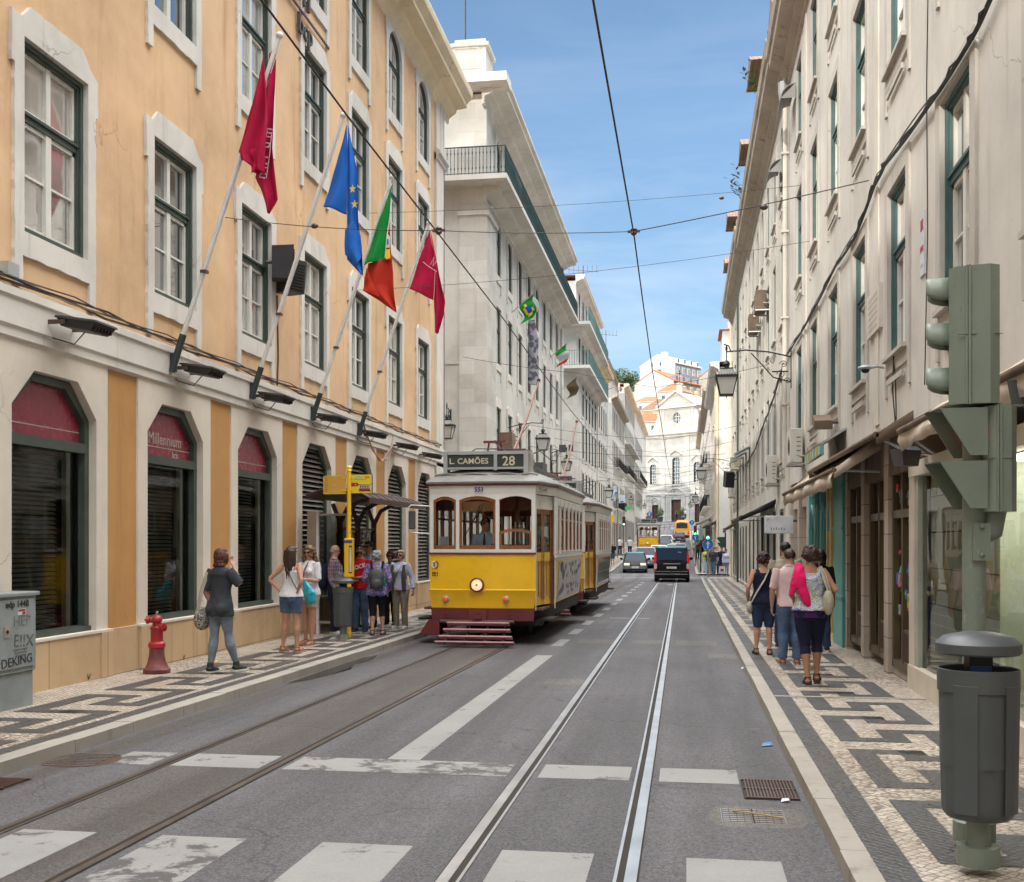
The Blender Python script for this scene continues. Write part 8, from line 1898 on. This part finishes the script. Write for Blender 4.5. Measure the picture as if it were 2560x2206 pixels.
def signal3(t,x,y,z,on=2,arrow=True,s=1.):
    m=MB(); m.box(x-.14*s,x+.14*s,y,y+.2,z-.45*s,z+.45*s,DGR); ho=m.obj('signal_head',t,bevel=.02)
    for i in range(3):
        zc=z+(.29-.29*i)*s; m=MB(); lit=i==on
        m.tube([(x,y-.01,zc),(x,y-.005,zc)],.11*s,(GRNL if on==2 else REDG) if lit else mat('dark_lens_%d'%i,(.06,.02,.02),.3) if 'dark_lens_%d'%i not in bpy.data.materials else bpy.data.materials['dark_lens_%d'%i],18) if not (lit and arrow) else m.tube([(x,y-.01,zc),(x,y-.005,zc)],.11*s,GRNL,18)
        if lit and arrow: m.add([(x-.08*s,y-.014,zc-.02*s),(x,y-.014,zc+.08*s),(x+.08*s,y-.014,zc-.02*s),(x,y-.014,zc+.03*s)],[(0,1,2,3)],mat('signal_arrow',(.7,1,.95),.3,emit=8) if 'signal_arrow' not in bpy.data.materials else bpy.data.materials['signal_arrow'])
        m.obj('lens',ho); m=MB(); m.tube([(x+.115*s*math.cos(q),y-.12,zc+.115*s*math.sin(q)) for q in [PI*k/8 for k in range(9)]]+[(x+.115*s*math.cos(q),y-.0,zc+.115*s*math.sin(q)) for q in [PI*(8-k)/8 for k in range(9)]],.008,BLK,4,closed=True); m.obj('hood',ho)
def sigpost(label,x,y,top,zs,zarr,r=.3,on=2,s=1.,mt=None):
    t=thing('traffic_signal',label,'traffic light',(x,y,g(y)+.1)); m=MB(); m.tube([(0,0,0),(0,0,top)],.05,mt or SIG,10); m.obj('pole',t)
    if zs: signal3(t,0,-.15,zs-g(y)-.1,on,s=s)
    if zarr: arrow_sign(t,0,-.09,zarr-g(y)-.1,r)
    return t
sigpost('green arrow traffic signal above a large blue arrow sign at the far pavement corner',1.21,64.65,3.1,2.22,1.54,.31)
t=thing('sign_pole','tall green pole with a flat cabinet beyond the far crossing','pole',(.95,76.3,g(76.3)+.1)); m=MB(); m.tube([(0,0,0),(0,0,3.1)],.055,DGN,10); m.obj('pole',t); m=MB(); m.box(-.15,.15,-.12,.12,2.15,3.0,mat('sage_metal',(.2,.3,.26),.5)); m.obj('cabinet',t,bevel=.02)
sigpost('small green traffic signal above a blue arrow sign, farther along the right pavement',.67,86,2.9,2.55,2.05,.27,s=.85)
sigpost('green traffic signal on the left pavement by the banners',-5.75,104,4.2,3.6,None,s=1.)
t=thing('arrow_sign_post','small distant blue arrow sign left of the church steps','road sign',(-3.9,120,g(120))); m=MB(); m.tube([(0,0,0),(0,0,4.4)],.04,ALU,8); m.obj('post',t); arrow_sign(t,0,-.06,4.0,.3)
t=thing('arrow_sign_post','small distant blue arrow sign on the right beside the bus','road sign',(.73,150,g(150)+.1)); m=MB(); m.tube([(0,0,0),(0,0,3.3)],.04,ALU,8); m.obj('post',t); arrow_sign(t,0,-.06,2.95,.33)
t=thing('signal_back','green signal head seen from the side at the far right wall','traffic light',(2.35,69,g(69)+.1)); m=MB(); m.tube([(0,0,0),(0,0,2.6)],.05,DGN,8); m.obj('pole',t); m=MB(); m.box(-.3,-.05,-.1,.1,1.7,2.35,DGN); m.add([(-.3,-.1,2.35),(-.55,-.1,2.3),(-.3,-.1,2.0),(-.3,-.1,2.02),(-.5,-.1,1.98),(-.3,-.1,1.7)],[(0,1,2),(3,4,5)],DGN); m.obj('signal_head',t); m=MB(); m.ball((.35,-.15,1.9),.06,REDG,8,6); m.obj('lens',t)
# bits along the left far pavement
t=thing('banner_post','grey post with small white banners on the far left pavement','banner post',(-6.1,100,g(100)+.1)); m=MB(); m.tube([(0,0,0),(0,0,6.4)],.05,SIG,8); m.obj('post',t)
for k,(x,z) in enumerate(((-.45,5.5),(.4,5.3),(-.1,6.1))):
    m=MB(); m.add([(x-.3,-.05,z-.4),(x+.3,.05,z-.35),(x+.28,.1,z+.35),(x-.28,0,z+.4)],[(0,1,2,3)],LIT); m.box(x-.15,x+.15,-.06,-.02,z-.3,z-.2,SBL); m.obj('banner',t)
t=thing('yellow_board','small yellow board on a bracket at the far left shops','sign',(-6.9,94,3.6)); m=MB(); m.box(0,.9,-.03,.03,-.25,.35,YLP); m.obj('panel',t); m=MB(); m.tube([(-.4,0,.3),(.1,0,.3)],.03,BLK,5); m.obj('bracket',t)
t=thing('pharmacy_sign','small lit green sign on the far left shops','sign',(-7.0,125,5.4)); m=MB(); m.box(.2,.8,-.05,.05,-.15,.25,mat('green_lit_sign',(.05,.45,.12),.4,emit=.25)); m.obj('panel',t)
# ================================================================== overhead wires
W1=mat('contact_wire',(.03,.022,.02),.6)
t=thing('contact_wire','tram contact wire over the right hand track','wire'); m=MB()
pts=[(-.78,-6,5.75),(-.76,6,5.72),(-.78,16.3,5.75),(-.8,22,5.68),(-.85,32,5.65),(-.9,45,5.75),(-.95,70,5.6),(-1.0,100,6.1),(-1.0,150,7.2),(-1.0,200,7.9)]
pts=[(-.8,-6,6.35),(-.78,8,6.28),(-.76,16.4,6.2),(-.78,20,6.08),(-.82,28,5.85),(-.88,40,5.9),(-.95,60,5.6),(-1,90,5.8),(-1.0,120,6.5),(-1.0,160,7.4),(-1.0,205,8.4)]
m.tube(pts,.011,W1,6); m.obj('wire',t)
t=thing('contact_wire','tram contact wire over the left hand track, crossing the ochre facade','wire'); m=MB()
m.tube([(-3.7,-6,6.6),(-3.5,6,6.3),(-3.42,10.9,6.05),(-3.42,15.2,6.0),(-3.45,20,5.98),(-3.5,25.5,5.9),(-3.55,34.5,5.78),(-3.55,60,5.6),(-3.6,90,5.8),(-3.6,120,6.5),(-3.6,205,8.4)],.011,W1,6); m.obj('wire',t)
t=thing('span_wire','span wires anchored to the facades holding the contact wires near the flags','wire'); m=MB()
J=(-.76,16.35,6.24)
def span(a,b,s=.05,r=.006): mm_=MB(); mm_.cable(a,b,s,r,W1,8,4); mm_.obj('wire',t)
span((XL+.05,16.74,6.85),(-3.42,15.2,6.05),.06); span((-3.42,15.2,6.05),J,.03); span(J,(2.55,16.32,6.81),.02,.008); span((XL+.05,24.9,9.3),(2.55,26,9.8),.1,.005); span((XL+.05,23.5,7.2),(2.55,24,8.0),.15,.005)
for p in (J,(-3.42,15.2,6.05)): m.lathe([(.02,-.06),(.05,-.03),(.03,0),(.05,.03),(.02,.06)],p,BRN,8); m.box(p[0]-.09,p[0]+.09,p[1]-.02,p[1]+.02,p[2]-.015,p[2]+.015,BRN)
for p in ((-5.5,16,6.43),(1.1,16.33,6.5),(.8,26,9.6)): m.ball(p,(.06,.04,.04),BRN,8,6)
m.obj('insulator',t)
t=thing('span_wire','farther span wires crossing the street above the cars','wire'); m=MB()
for y,za,zb in ((36,7.8,7.3),(48,6.9,6.7),(62,7.5,7.2),(63,6.6,6.4),(78,7.2,7.0),(92,7.1,6.8),(94,8.2,7.7),(112,7.4,7.5),(130,8.2,8.1),(150,8.6,8.8),(175,9.2,9.2)):
    span((XL,y,za),(-3.55,y+.5,za-.55),.05,.008 if y<70 else .013); span((-3.55,y+.5,za-.55),(-.95,y+.3,zb-.6),.03,.008 if y<70 else .013); span((-.95,y+.3,zb-.6),(2.55 if y<66 else 2.1,y,zb),.04,.008 if y<70 else .013)
span((XL,52,6.2),(2.4,72,7.3),.3,.012); span((XL,60,7.0),(-3.5,75,5.7),.1,.01); span((-3.5,75,5.7),(2.1,90,7),.4,.012)
# heavy black cable looping along the right facades
t=thing('facade_cable','thick black twisted cable draped along the right facade','cable'); m=MB()
C=[(1.5,7.4),(5.5,7.0),(8,6.6),(10.0,6.28),(10.68,6.24),(12.35,6.33),(15.03,6.59),(15.8,6.58),(17.6,6.35),(19.88,6.46),(23.75,6.38),(26.91,6.43),(29.53,6.51),(34,5.9),(38,5.6),(42,5.2),(48,5.0),(56,5.4),(64,5.0)]
pts=[]; 
for a,b_ in zip(C,C[1:]):
    for k in range(6): u=k/6; pts.append((2.54,a[0]+(b_[0]-a[0])*u,a[1]+(b_[1]-a[1])*u-.02*math.sin(PI*u)))
m.tube(pts,.024,BLK,6); m.tube([(p[0]-.02+.02*math.sin(i*1.9),p[1],p[2]+.025*math.cos(i*1.9)) for i,p in enumerate(pts)],.012,BLK,5); m.tube([(p[0],p[1]*.985+.1,p[2]+.05+.03*math.sin(i*.7)) for i,p in enumerate(pts[30:])],.010,BRN,4); m.obj('cable_run',t)
t=thing('thin_cables','thin dark wires hanging down the near right wall','cable'); m=MB()
m.tube([(2.55,12.35,9.5),(2.55,12.4,8),(2.55,12.5,6.6),(2.55,12.45,5),(2.55,12.6,3.4)],.006,BLK,4); m.tube([(2.55,14.4,4.1),(2.55,14.5,3.6),(2.55,14.3,3.15)],.008,BLK,4); m.tube([(2.55,14.5,4.1),(2.55,14.3,3.7),(2.55,14.25,3.2)],.008,BLK,4)
for k in range(7): m.tube([(2.5,8.6+.05*math.cos(a+k),4.0+.2*math.sin(a)*(1+.1*k)-.1) for a in [j*.7 for j in range(9)]],.012,BLK,4)
m.obj('wire',t)
# ================================================================== right façade fittings
def ac(label,y,z,w=.8,h=.6,d=.22,mt=ALU,x=None,fan=True):
    x=x if x is not None else 2.6; t=thing('air_conditioner',label,'air conditioner',(x,y,z)); m=MB(); m.box(-d-.08,-.08,-w/2,w/2,0,h,mt); m.obj('case',t,bevel=.015)
    m=MB(); m.box(-d-.1,0,-w/2,-w/2+.03,-.05,-.01,MET); m.box(-d-.1,0,w/2-.03,w/2,-.05,-.01,MET); m.obj('bracket',t)
    m=MB()
    if fan:
        for rr_ in (.08,.14,.2): m.tube([(-d-.085,-.12+rr_*math.cos(a),h/2+rr_*math.sin(a)) for a in [2*PI*i/16 for i in range(16)]],.006,DGR,4,closed=True)
    for k in range(5): m.box(-d*.8,-.12,-w/2-.006,-w/2,h*.2+k*h*.13,h*.2+k*h*.13+.02,DGR)
    m.tube([(-.1,-w/2-.05,.1),(-.2,-w/2-.2,.15),(-.05,-w/2-.35,.1),(0,-w/2-.4,.3)],.018,CL['canv'],5); m.obj('grille',t); return t
ACW=mat('aircon_white',(.58,.56,.5),.45,var=.12,dirt=.1)
ac('large white air conditioner on brackets above the canvas awning',25.6,3.45,.95,.75,.26,ACW); ac('white air conditioner beyond the downpipe, lower than its neighbour',32.6,3.35,.9,.8,.26,ACW)
ac('brown boxed air conditioner high on the right wall, upper one',36.6,9.1,1.0,.6,.34,BEB,fan=False); ac('brown boxed air conditioner high on the right wall, lower one',40.3,9.1,1.0,.6,.34,BEB,fan=False)
ac('grey air conditioner at the end of the near right block',61,4.1,.9,.8,.28,ACW); ac('small beige air conditioner on the right wall under the cable',55,5.2,.8,.6,.4,CRM)
t=thing('air_conditioner','brown air conditioner on the long balcony building behind the tram roof','air conditioner',(-7.3,43.6,5.3)); m=MB(); m.box(.02,.55,-.5,.4,0,.7,mat('brown_case',(.2,.12,.08),.5)); m.obj('case',t)
t=thing('air_conditioner','slatted brown air conditioner on the long balcony building beside the lantern','air conditioner',(-7.3,48.2,4.9)); m=MB(); m.box(.02,.6,-.5,.4,0,.8,bpy.data.materials['brown_case']); m.obj('case',t); m=MB()
for k in range(6): m.box(.08,.56,-.52,-.5,.08+k*.11,.14+k*.11,BLK)
m.obj('grille',t)
# security camera, plaque, wall floodlight, banner sheet
t=thing('security_camera','white dome security camera on an arm on the near right wall','camera',(2.6,15.3,4.35-.35)); m=MB(); m.tube([(0,-.0,0),(-.12,-.03,.02),(-.2,-.03,.0)],.018,ALU,8); m.lathe([(.03,.04),(.09,.02),(.1,0),(.07,-.02)],(-.26,-.03,.0),ALU,14); m.obj('arm',t); m=MB(); m.ball((-.26,-.03,-.03),(.055,.055,.04),CWG,12,8); m.obj('dome',t)
t=thing('wall_plaque','engraved stone plaque on the near right wall between two windows','plaque',(2.6,16.0,4.88),RR); m=MB(); m.box(-.5,.5,-.05,0,-.3,.3,RWC); m.obj('slab',t); m=MB()

for k in range(6):
    x=-.38
    while x<.34: w_=random.uniform(.02,.07); m.box(x,x+w_,-.053,-.05,.18-k*.085,.225-k*.085,RST); x+=w_+.02
m.obj('lettering',t)
t=thing('wall_sign','small red and white notice on the near right wall','sign',(2.6,12.9,5.0),RR); m=MB(); m.box(-.12,.12,-.02,0,-.35,.35,LIT); m.obj('panel',t); m=MB(); m.box(-.06,.08,-.023,-.02,.15,.27,RED); m.box(-.08,.09,-.023,-.02,-.08,-.02,RED); m.box(-.08,.06,-.023,-.02,-.25,-.22,RST); m.obj('lettering',t)
t=thing('window_poster','sheet with red lettering taped inside the teal window above the awning','poster',(2.68,17.4,4.3),RR); m=MB(); m.box(-.25,.3,.03,.035,0,.95,LIT); m.obj('sheet',t); m=MB(); text(m,'BIFT',.16,RED,TX(-.22,.027,.65),.001); text(m,'VITI',.16,RED,TX(-.22,.027,.15),.001); m.obj('lettering',t)
t=thing('floodlight','dark rectangular floodlight on the right wall above the folded awning','floodlight',(2.6,19.7,3.75)); m=MB(); m.obox((-.3,-.05,0),(.15,.2,.08),0,BEB,rx=R(20)); m.obj('housing',t); m=MB(); m.tube([(0,0,0),(-.25,0,0)],.03,BRN,6); m.tube([(-.05,0,0),(-.08,-.05,-.25),(-.02,-.1,-.6)],.014,CL['canv'],5); m.obj('bracket',t)
for i,(y,z,rz_,lb_) in enumerate(((12.6,2.62,30,'black spotlight with wrapped cable at the corner of the clothes shop awning'),(8.2,2.75,-20,'black spotlight under the awning behind the signal'))):
    t=thing('spotlight',lb_,'spotlight',(2.35,y,z),R(rz_)); m=MB(); m.loft([[(-.1,-.09,-.1),(.1,-.09,-.1),(.1,.06,-.1),(-.1,.06,-.1)],[(-.13,-.1,.07),(.13,-.1,.07),(.13,.1,.09),(-.13,.1,.09)]],DGR,True,smooth=False); m.obox((.12,0,.07),(.1,.09,.015),0,DGR,rx=R(30)); m.obj('housing',t); m=MB(); m.tube([(0,.05,0),(.15,-.1,.02),(.2,-.3,-.02),(.25,-.5,.05)],.014,CL['tan'],6); m.obj('cable',t)
t=thing('loudspeaker','black loudspeaker bracketed near the end of the right block','loudspeaker',(2.6,58,4.9)); m=MB(); m.obox((-.45,0,0),(.22,.25,.4),R(15),BLK,rx=R(10)); m.obj('cabinet',t); m=MB(); m.tube([(0,0,0),(-.3,0,0)],.03,BLK,5); m.obj('bracket',t)
# awnings
def awning(label,y0,y1,zw,zf,reach,val,mt,x=2.6,txt=None,closed=True,pole=True):
    t=thing('awning',label,'awning',(x,y1,0),RR); L=y1-y0; m=MB(); n=24
    P=lambda u,q,s=0:(L*u,-reach*q,zw+(zf-zw)*q-.05*math.sin(PI*q)+.012*math.sin(u*40))
    vs=[P(i/n,j/4) for i in range(n+1) for j in range(5)]; m.add(vs,[(i*5+j,i*5+j+1,(i+1)*5+j+1,(i+1)*5+j) for i in range(n) for j in range(4)],mt,True)
    if val:
        vs=[]
        for i in range(n*2+1):
            u=i/(n*2); vs+=[(L*u,-reach-.0,zf),(L*u,-reach-.02+.03*math.sin(u*30),zf-val*.5),(L*u,-reach-.01+.04*math.sin(u*30+1),zf-val-.015*math.cos(u*90))]
        m.add(vs,[(i*3+j,i*3+j+1,i*3+j+4,i*3+j+3) for i in range(n*2) for j in range(2)],mt,True)
    for u in (0,1):
        m.add([P(u,0),P(u,1),(L*u,-reach,zf-.12),(L*u,0,zw-.2)],[(0,1,2,3)],mt)
    o=m.obj('canvas',t); so=o.modifiers.new('s','SOLIDIFY'); so.thickness=.006
    m=MB(); m.tube([(0,-reach,zf+.0),(L,-reach,zf+.0)],.035,mt if not pole else BEB,10); m.tube([(.1,0,zw-.5),(.1,-reach,zf)],.018,ALU,6); m.tube([(L-.1,0,zw-.5),(L-.1,-reach,zf)],.018,ALU,6); m.obj('frame',t)
    if txt: m=MB(); text(m,txt,val*.62,BEB,TX(.6,-reach-.045,zf-val*.8),.001,sp=1.3); m.obj('lettering',t)
    return t
awning('cream canvas awning with faded lettering over the teal shop front',15.6,23.6,3.15,2.68,.62,.24,BEI,txt='ANZANIA  C',x=2.6)
awning('folded brown awning over the shop doors, between the cream awnings',13.45,20.6,3.22,2.95,.42,.0,BEB)
awning('cream awning over the clothes shop behind the traffic signal',3.0,12.4,3.12,2.88,.35,.2,BEI)
awning('black tilted awning with steel arms past the white projecting sign',33.5,40.5,2.95,2.45,1.0,.1,BLK)
awning('brown awning over a shop just before the far crossing',58,62,2.8,2.4,.6,.2,BEB)
awning('dark awning on the far right row past the crossing',78,84,3.2,2.7,1.1,.2,BEB,x=2.1); awning('beige awning farther up the right row',92,98,3.8,3.2,1.2,.2,BEI,x=2.0)
awning('dark awning on the left row beside the distant tram',0,0.1,0,0,.1,0,BLK) if False else None
t=thing('projecting_sign','white box sign projecting from the right wall below the awning','sign',(2.6,27.2,2.2)); m=MB(); m.box(-.75,-.1,-.14,.14,-.3,.12,LIT); m.obj('case',t,bevel=.01); m=MB(); [m.box(-.62+.06*k,-.60+.06*k,-.146,-.141,-.22,-.16-.02*(k%2),BEB) for k in range(6)]; m.tube([(-.7,-.146,.0),(-.68,-.146,.06),(-.64,-.146,.03)],.006,BEB,4); m.obj('lettering',t); m=MB(); m.tube([(-.1,0,0),(0,0,0)],.03,BRN,6); m.obj('bracket',t)
t=thing('metal_canopy','small green ribbed metal canopy above the awning on the right','canopy',(2.6,19.0,3.3)); m=MB(); m.loft([[(0,-.1,.25),(0,2.3,.25),(-.4,2.3,.0),(-.4,-.1,.0)],[(0,-.1,.29),(0,2.3,.29),(-.43,2.3,.03),(-.43,-.1,.03)]],ALU,True,smooth=False); m.box(-.42,-.36,-.1,2.3,-.16,.0,TEC)
for k in range(6): m.box(-.43,-.41,.0+k*.42,.12+k*.42,-.16,.0,YEC)
m.obj('canopy',t)
for i,y in enumerate((47,49.6,52.2)):
    t=thing('canopy_hood','small grey canopy over a ground window on the right, %s of three'%('nearest','middle','farthest')[i],'canopy',(2.6,y,5.3),0,'window canopies on the end block'); m=MB(); m.loft([[(0,-.7,.3),(0,.7,.3),(-.6,.7,0),(-.6,-.7,0)],[(0,-.7,.36),(0,.7,.36),(-.64,.7,.04),(-.64,-.7,.04)]],ALU,True,smooth=False); m.box(-.62,-.58,-.7,.7,-.12,.03,ALU); m.obj('hood',t)
for i,(y,z) in enumerate(((31.8,11.7),(28.0,12.2))):
    t=thing('sunshade','rounded grey metal sunshade high on the right wall, %s one'%('farther','nearer')[i],'sunshade',(2.6,y-.3,z),0,'metal sunshades on the right wall'); m=MB(); rg=[[(-.05-.35*math.sin(a),yy,.35*math.cos(a)) for a in [PI/2*k/8 for k in range(9)]]+[(-.05-.33*math.sin(a),yy,.33*math.cos(a)) for a in [PI/2*(8-k)/8 for k in range(9)]] for yy in (-.7,.7)]; m.loft(rg,RFG,True); m.add([(-.05,-.7,.35),(-.4,-.7,0),(-.05,-.7,0)],[(0,1,2)],RFG); m.obj('shade',t)
# clothes in the near shop window
t=thing('mannequin','shop mannequin in a teal dress behind the clothes shop glass','mannequin',(2.92,9.2,.2)); m=MB(); m.tube([(0,0,.3),(0,0,.75),(0,0,1.0),(0,0,1.3),(0,0,1.42)],[.24,.2,.13,.17,.06],TEC,16); m.obj('dress',t); m=MB(); m.tube([(0,0,0),(0,0,.4)],.02,MET,8); m.ball((0,0,1.6),(.08,.1,.12),CL['canv'],12,8); m.obj('stand',t)
t=thing('mannequin','shop mannequin in a pink jacket and white skirt near the stone pier','mannequin',(2.95,8.6,.2)); m=MB(); m.tube([(0,0,.9),(0,0,1.0),(0,0,1.3),(0,0,1.42)],[.17,.14,.18,.06],CL['cerise'],16); m.obj('jacket',t); m=MB(); m.tube([(0,0,.35),(0,0,.9)],[.25,.15],CL['white'],16); m.obj('skirt',t); m=MB(); m.tube([(0,0,0),(0,0,.4)],.02,MET,8); m.ball((0,0,1.6),(.08,.1,.12),CL['canv'],12,8); m.obj('stand',t)
# flags and cloths on the long balcony building
def small_flag(label,y,z,cols,L=1.1):
    t=thing('flag',label,'flag',(-7.3,y,z)); m=MB(); m.tube([(0,0,0),(1.0,-.2,.75)],.02,MET,5); m.obj('staff',t); m=MB(); n=8
    for a in range(n):
        for b_ in range(6):
            P=lambda i,j:(.45+.55*(1-j/6)*1.0-.1*math.sin(i*.9),-.1-.1*(1-j/6)+.08*math.sin(i*1.1+j*.4),.38+.37*(1-j/6)-L*(i/n)*(.95-.1*j/6))
            m.add([P(a,b_),P(a+1,b_),P(a+1,b_+1),P(a,b_+1)],[(0,1,2,3)],cols(a/n,b_/6),True)
    m.obj('cloth',t); return t
FWH=cloth('white_flag_cloth',(.6,.6,.6),.1)
small_flag('small green flag with a yellow diamond and blue disc on the long white building',46.5,11.4,lambda a,b:(FB_ if .35<a<.6 and .3<b<.6 else FYE) if abs(a-.47)+abs(b-.45)<.33 else FG_)
small_flag('small green, white and red flag on the long white building',59.5,11.6,lambda a,b:FG_ if a<.33 else (FWH if a<.66 else FRD))
small_flag('small faded brown flag at the far end of the long white building',65,10.6,lambda a,b:BRO)
t=thing('hanging_cloth','grey checked cloth hanging from a window of the long white building','cloth',(-7.2,51.2,10.0)); CHK=pattern('checked_cloth',[(.1,.1,.14),(.3,.3,.34),(.12,.12,.17),(.36,.36,.4)],5); m=MB(); m.tube([(.1,0,2.0),(.15,0,1),(.15,.05,-.2),(.12,0,-1.0)],[.16,.26,.26,.22],CHK,10,flat=.35); m.obj('cloth',t); m=MB(); m.tube([(.15,.5,1.8),(.15,.5,.4),(.15,.5,-.6)],.12,CL['cerise'],8,flat=.4); m.obj('red_scarf',t)
t=thing('round_disc_sign','white round dish on the long white building behind the green flag','satellite dish',(-7.25,49.5,12.3)); m=MB(); m.lathe([(.0,-.05),(.4,0),(.42,.03)],(.3,0,.0),WHF,18,'y'); m.obj('dish',t)
# antennas
for i,(x,y,z,h_) in enumerate(((-8.2,41,20.4,2.6),(-7.9,86,20.5,2.6),(-8.0,112,20,3.0))):
    t=thing('roof_antenna','thin roof antenna on the %s left roof'%('crowned nearest','green balconied','iron balconied')[i],'antenna',(x,y,z)); m=MB(); m.tube([(0,0,-1),(0,0,h_)],.03,BRN,5)
    if i:
        m.tube([(-1.2,0,h_*.9),(1.2,0,h_*.8)],.02,BRN,4)
        for k in range(7): m.tube([(-1.1+k*.36,0,h_*.9-.3),(-1.1+k*.36,0,h_*.9+.25)],.012,BRN,4)
    m.obj('mast',t)
# roof plants on the right
weed(2.0,33.5,14.9,1.0,10,'dry weeds growing from the right roof edge'); weed(2.05,44,15.0,1.4,14,'tall dry weeds on the right roof edge farther along')
# ================================================================== flag lettering and stars
def on_flag(o_name,fn): pass
# ================================================================== sky, sun, camera
SUN_EL=16.; SUN_AZ=-14.      # degrees; azimuth measured from straight behind the camera, negative = camera left
w=bpy.data.worlds.new('World'); SC.world=w; w.use_nodes=True; nt=w.node_tree; bg=nt.nodes['Background']
sky=nd(nt,'ShaderNodeTexSky',sky_type='NISHITA'); sky.sun_disc=False; sky.sun_elevation=R(SUN_EL)
sd=Vector((math.sin(R(SUN_AZ))*math.cos(R(SUN_EL)),-math.cos(R(SUN_AZ))*math.cos(R(SUN_EL)),math.sin(R(SUN_EL))))   # direction towards the sun
sky.sun_rotation=math.atan2(sd.x,sd.y); sky.air_density=1.0; sky.dust_density=.3; sky.ozone_density=2.2; sky.altitude=50
tc=nd(nt,'ShaderNodeTexCoord'); mp=nd(nt,'ShaderNodeMapping'); mp.inputs['Scale'].default_value=(1.2,1.2,7); mp.inputs['Rotation'].default_value=(0,R(7),0); nt.links.new(tc.outputs['Generated'],mp.inputs['Vector'])
n1=nd(nt,'ShaderNodeTexNoise',i_Scale=2.6,i_Detail=9.,i_Roughness=.62,i_Distortion=.5); nt.links.new(mp.outputs[0],n1.inputs['Vector'])
cl=ramp(nt,n1.outputs['Fac'],.42,.74,(0,0,0,1),(.42,.42,.42,1))
sp=nd(nt,'ShaderNodeSeparateXYZ'); nt.links.new(tc.outputs['Generated'],sp.inputs[0])
lowm=ramp(nt,sp.outputs[2],.1,.42,(1,1,1,1),(.12,.12,.12,1))
fm=nd(nt,'ShaderNodeMath',operation='MULTIPLY'); nt.links.new(cl,fm.inputs[0]); nt.links.new(lowm,fm.inputs[1])
skc=mix(nt,1.0,sky.outputs[0],ramp(nt,sp.outputs[2],.05,.36,(.60,.64,.70,1),(1,1,1,1)),'MULTIPLY')
col=mix(nt,fm.outputs[0],skc,(7.0,7.4,7.9))
# added unseen bright cloud overhead to fill the shaded street, clear blue lower down
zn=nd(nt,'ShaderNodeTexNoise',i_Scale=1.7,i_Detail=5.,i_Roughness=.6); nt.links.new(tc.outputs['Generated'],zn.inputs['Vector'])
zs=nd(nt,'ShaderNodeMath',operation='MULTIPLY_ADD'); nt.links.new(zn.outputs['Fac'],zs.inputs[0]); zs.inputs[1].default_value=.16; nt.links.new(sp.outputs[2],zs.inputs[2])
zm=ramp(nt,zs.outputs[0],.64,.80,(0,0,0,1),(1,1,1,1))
col=mix(nt,zm,col,(FILL_CLOUD,FILL_CLOUD,FILL_CLOUD*.99))
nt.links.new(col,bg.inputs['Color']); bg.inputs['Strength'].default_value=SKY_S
sl=bpy.data.lights.new('sun','SUN'); sl.energy=SUN_S; sl.angle=R(.5); sl.color=(1,.95,.87)
so=bpy.data.objects.new('sun',sl); COL.objects.link(so); so.rotation_euler=sd.to_track_quat('Z','Y').to_euler()
cam=bpy.data.cameras.new('camera'); co=bpy.data.objects.new('camera',cam); COL.objects.link(co); SC.camera=co
cam.sensor_width=36; cam.lens=36*2781/2560; cam.clip_end=4000; cam.clip_start=.1
co.location=(0,0,1.70); co.rotation_euler=(PI/2,0,math.atan(436/2781)); cam.shift_y=(1355-1103)/2560
SC.view_settings.view_transform='Standard'; SC.view_settings.look='None'; SC.view_settings.exposure=EXPO; SC.view_settings.gamma=1
SC.render.resolution_x=1024; SC.render.resolution_y=882
SC.render.engine='CYCLES'
SC.cycles.max_bounces=10; SC.cycles.diffuse_bounces=6; SC.cycles.transparent_max_bounces=12
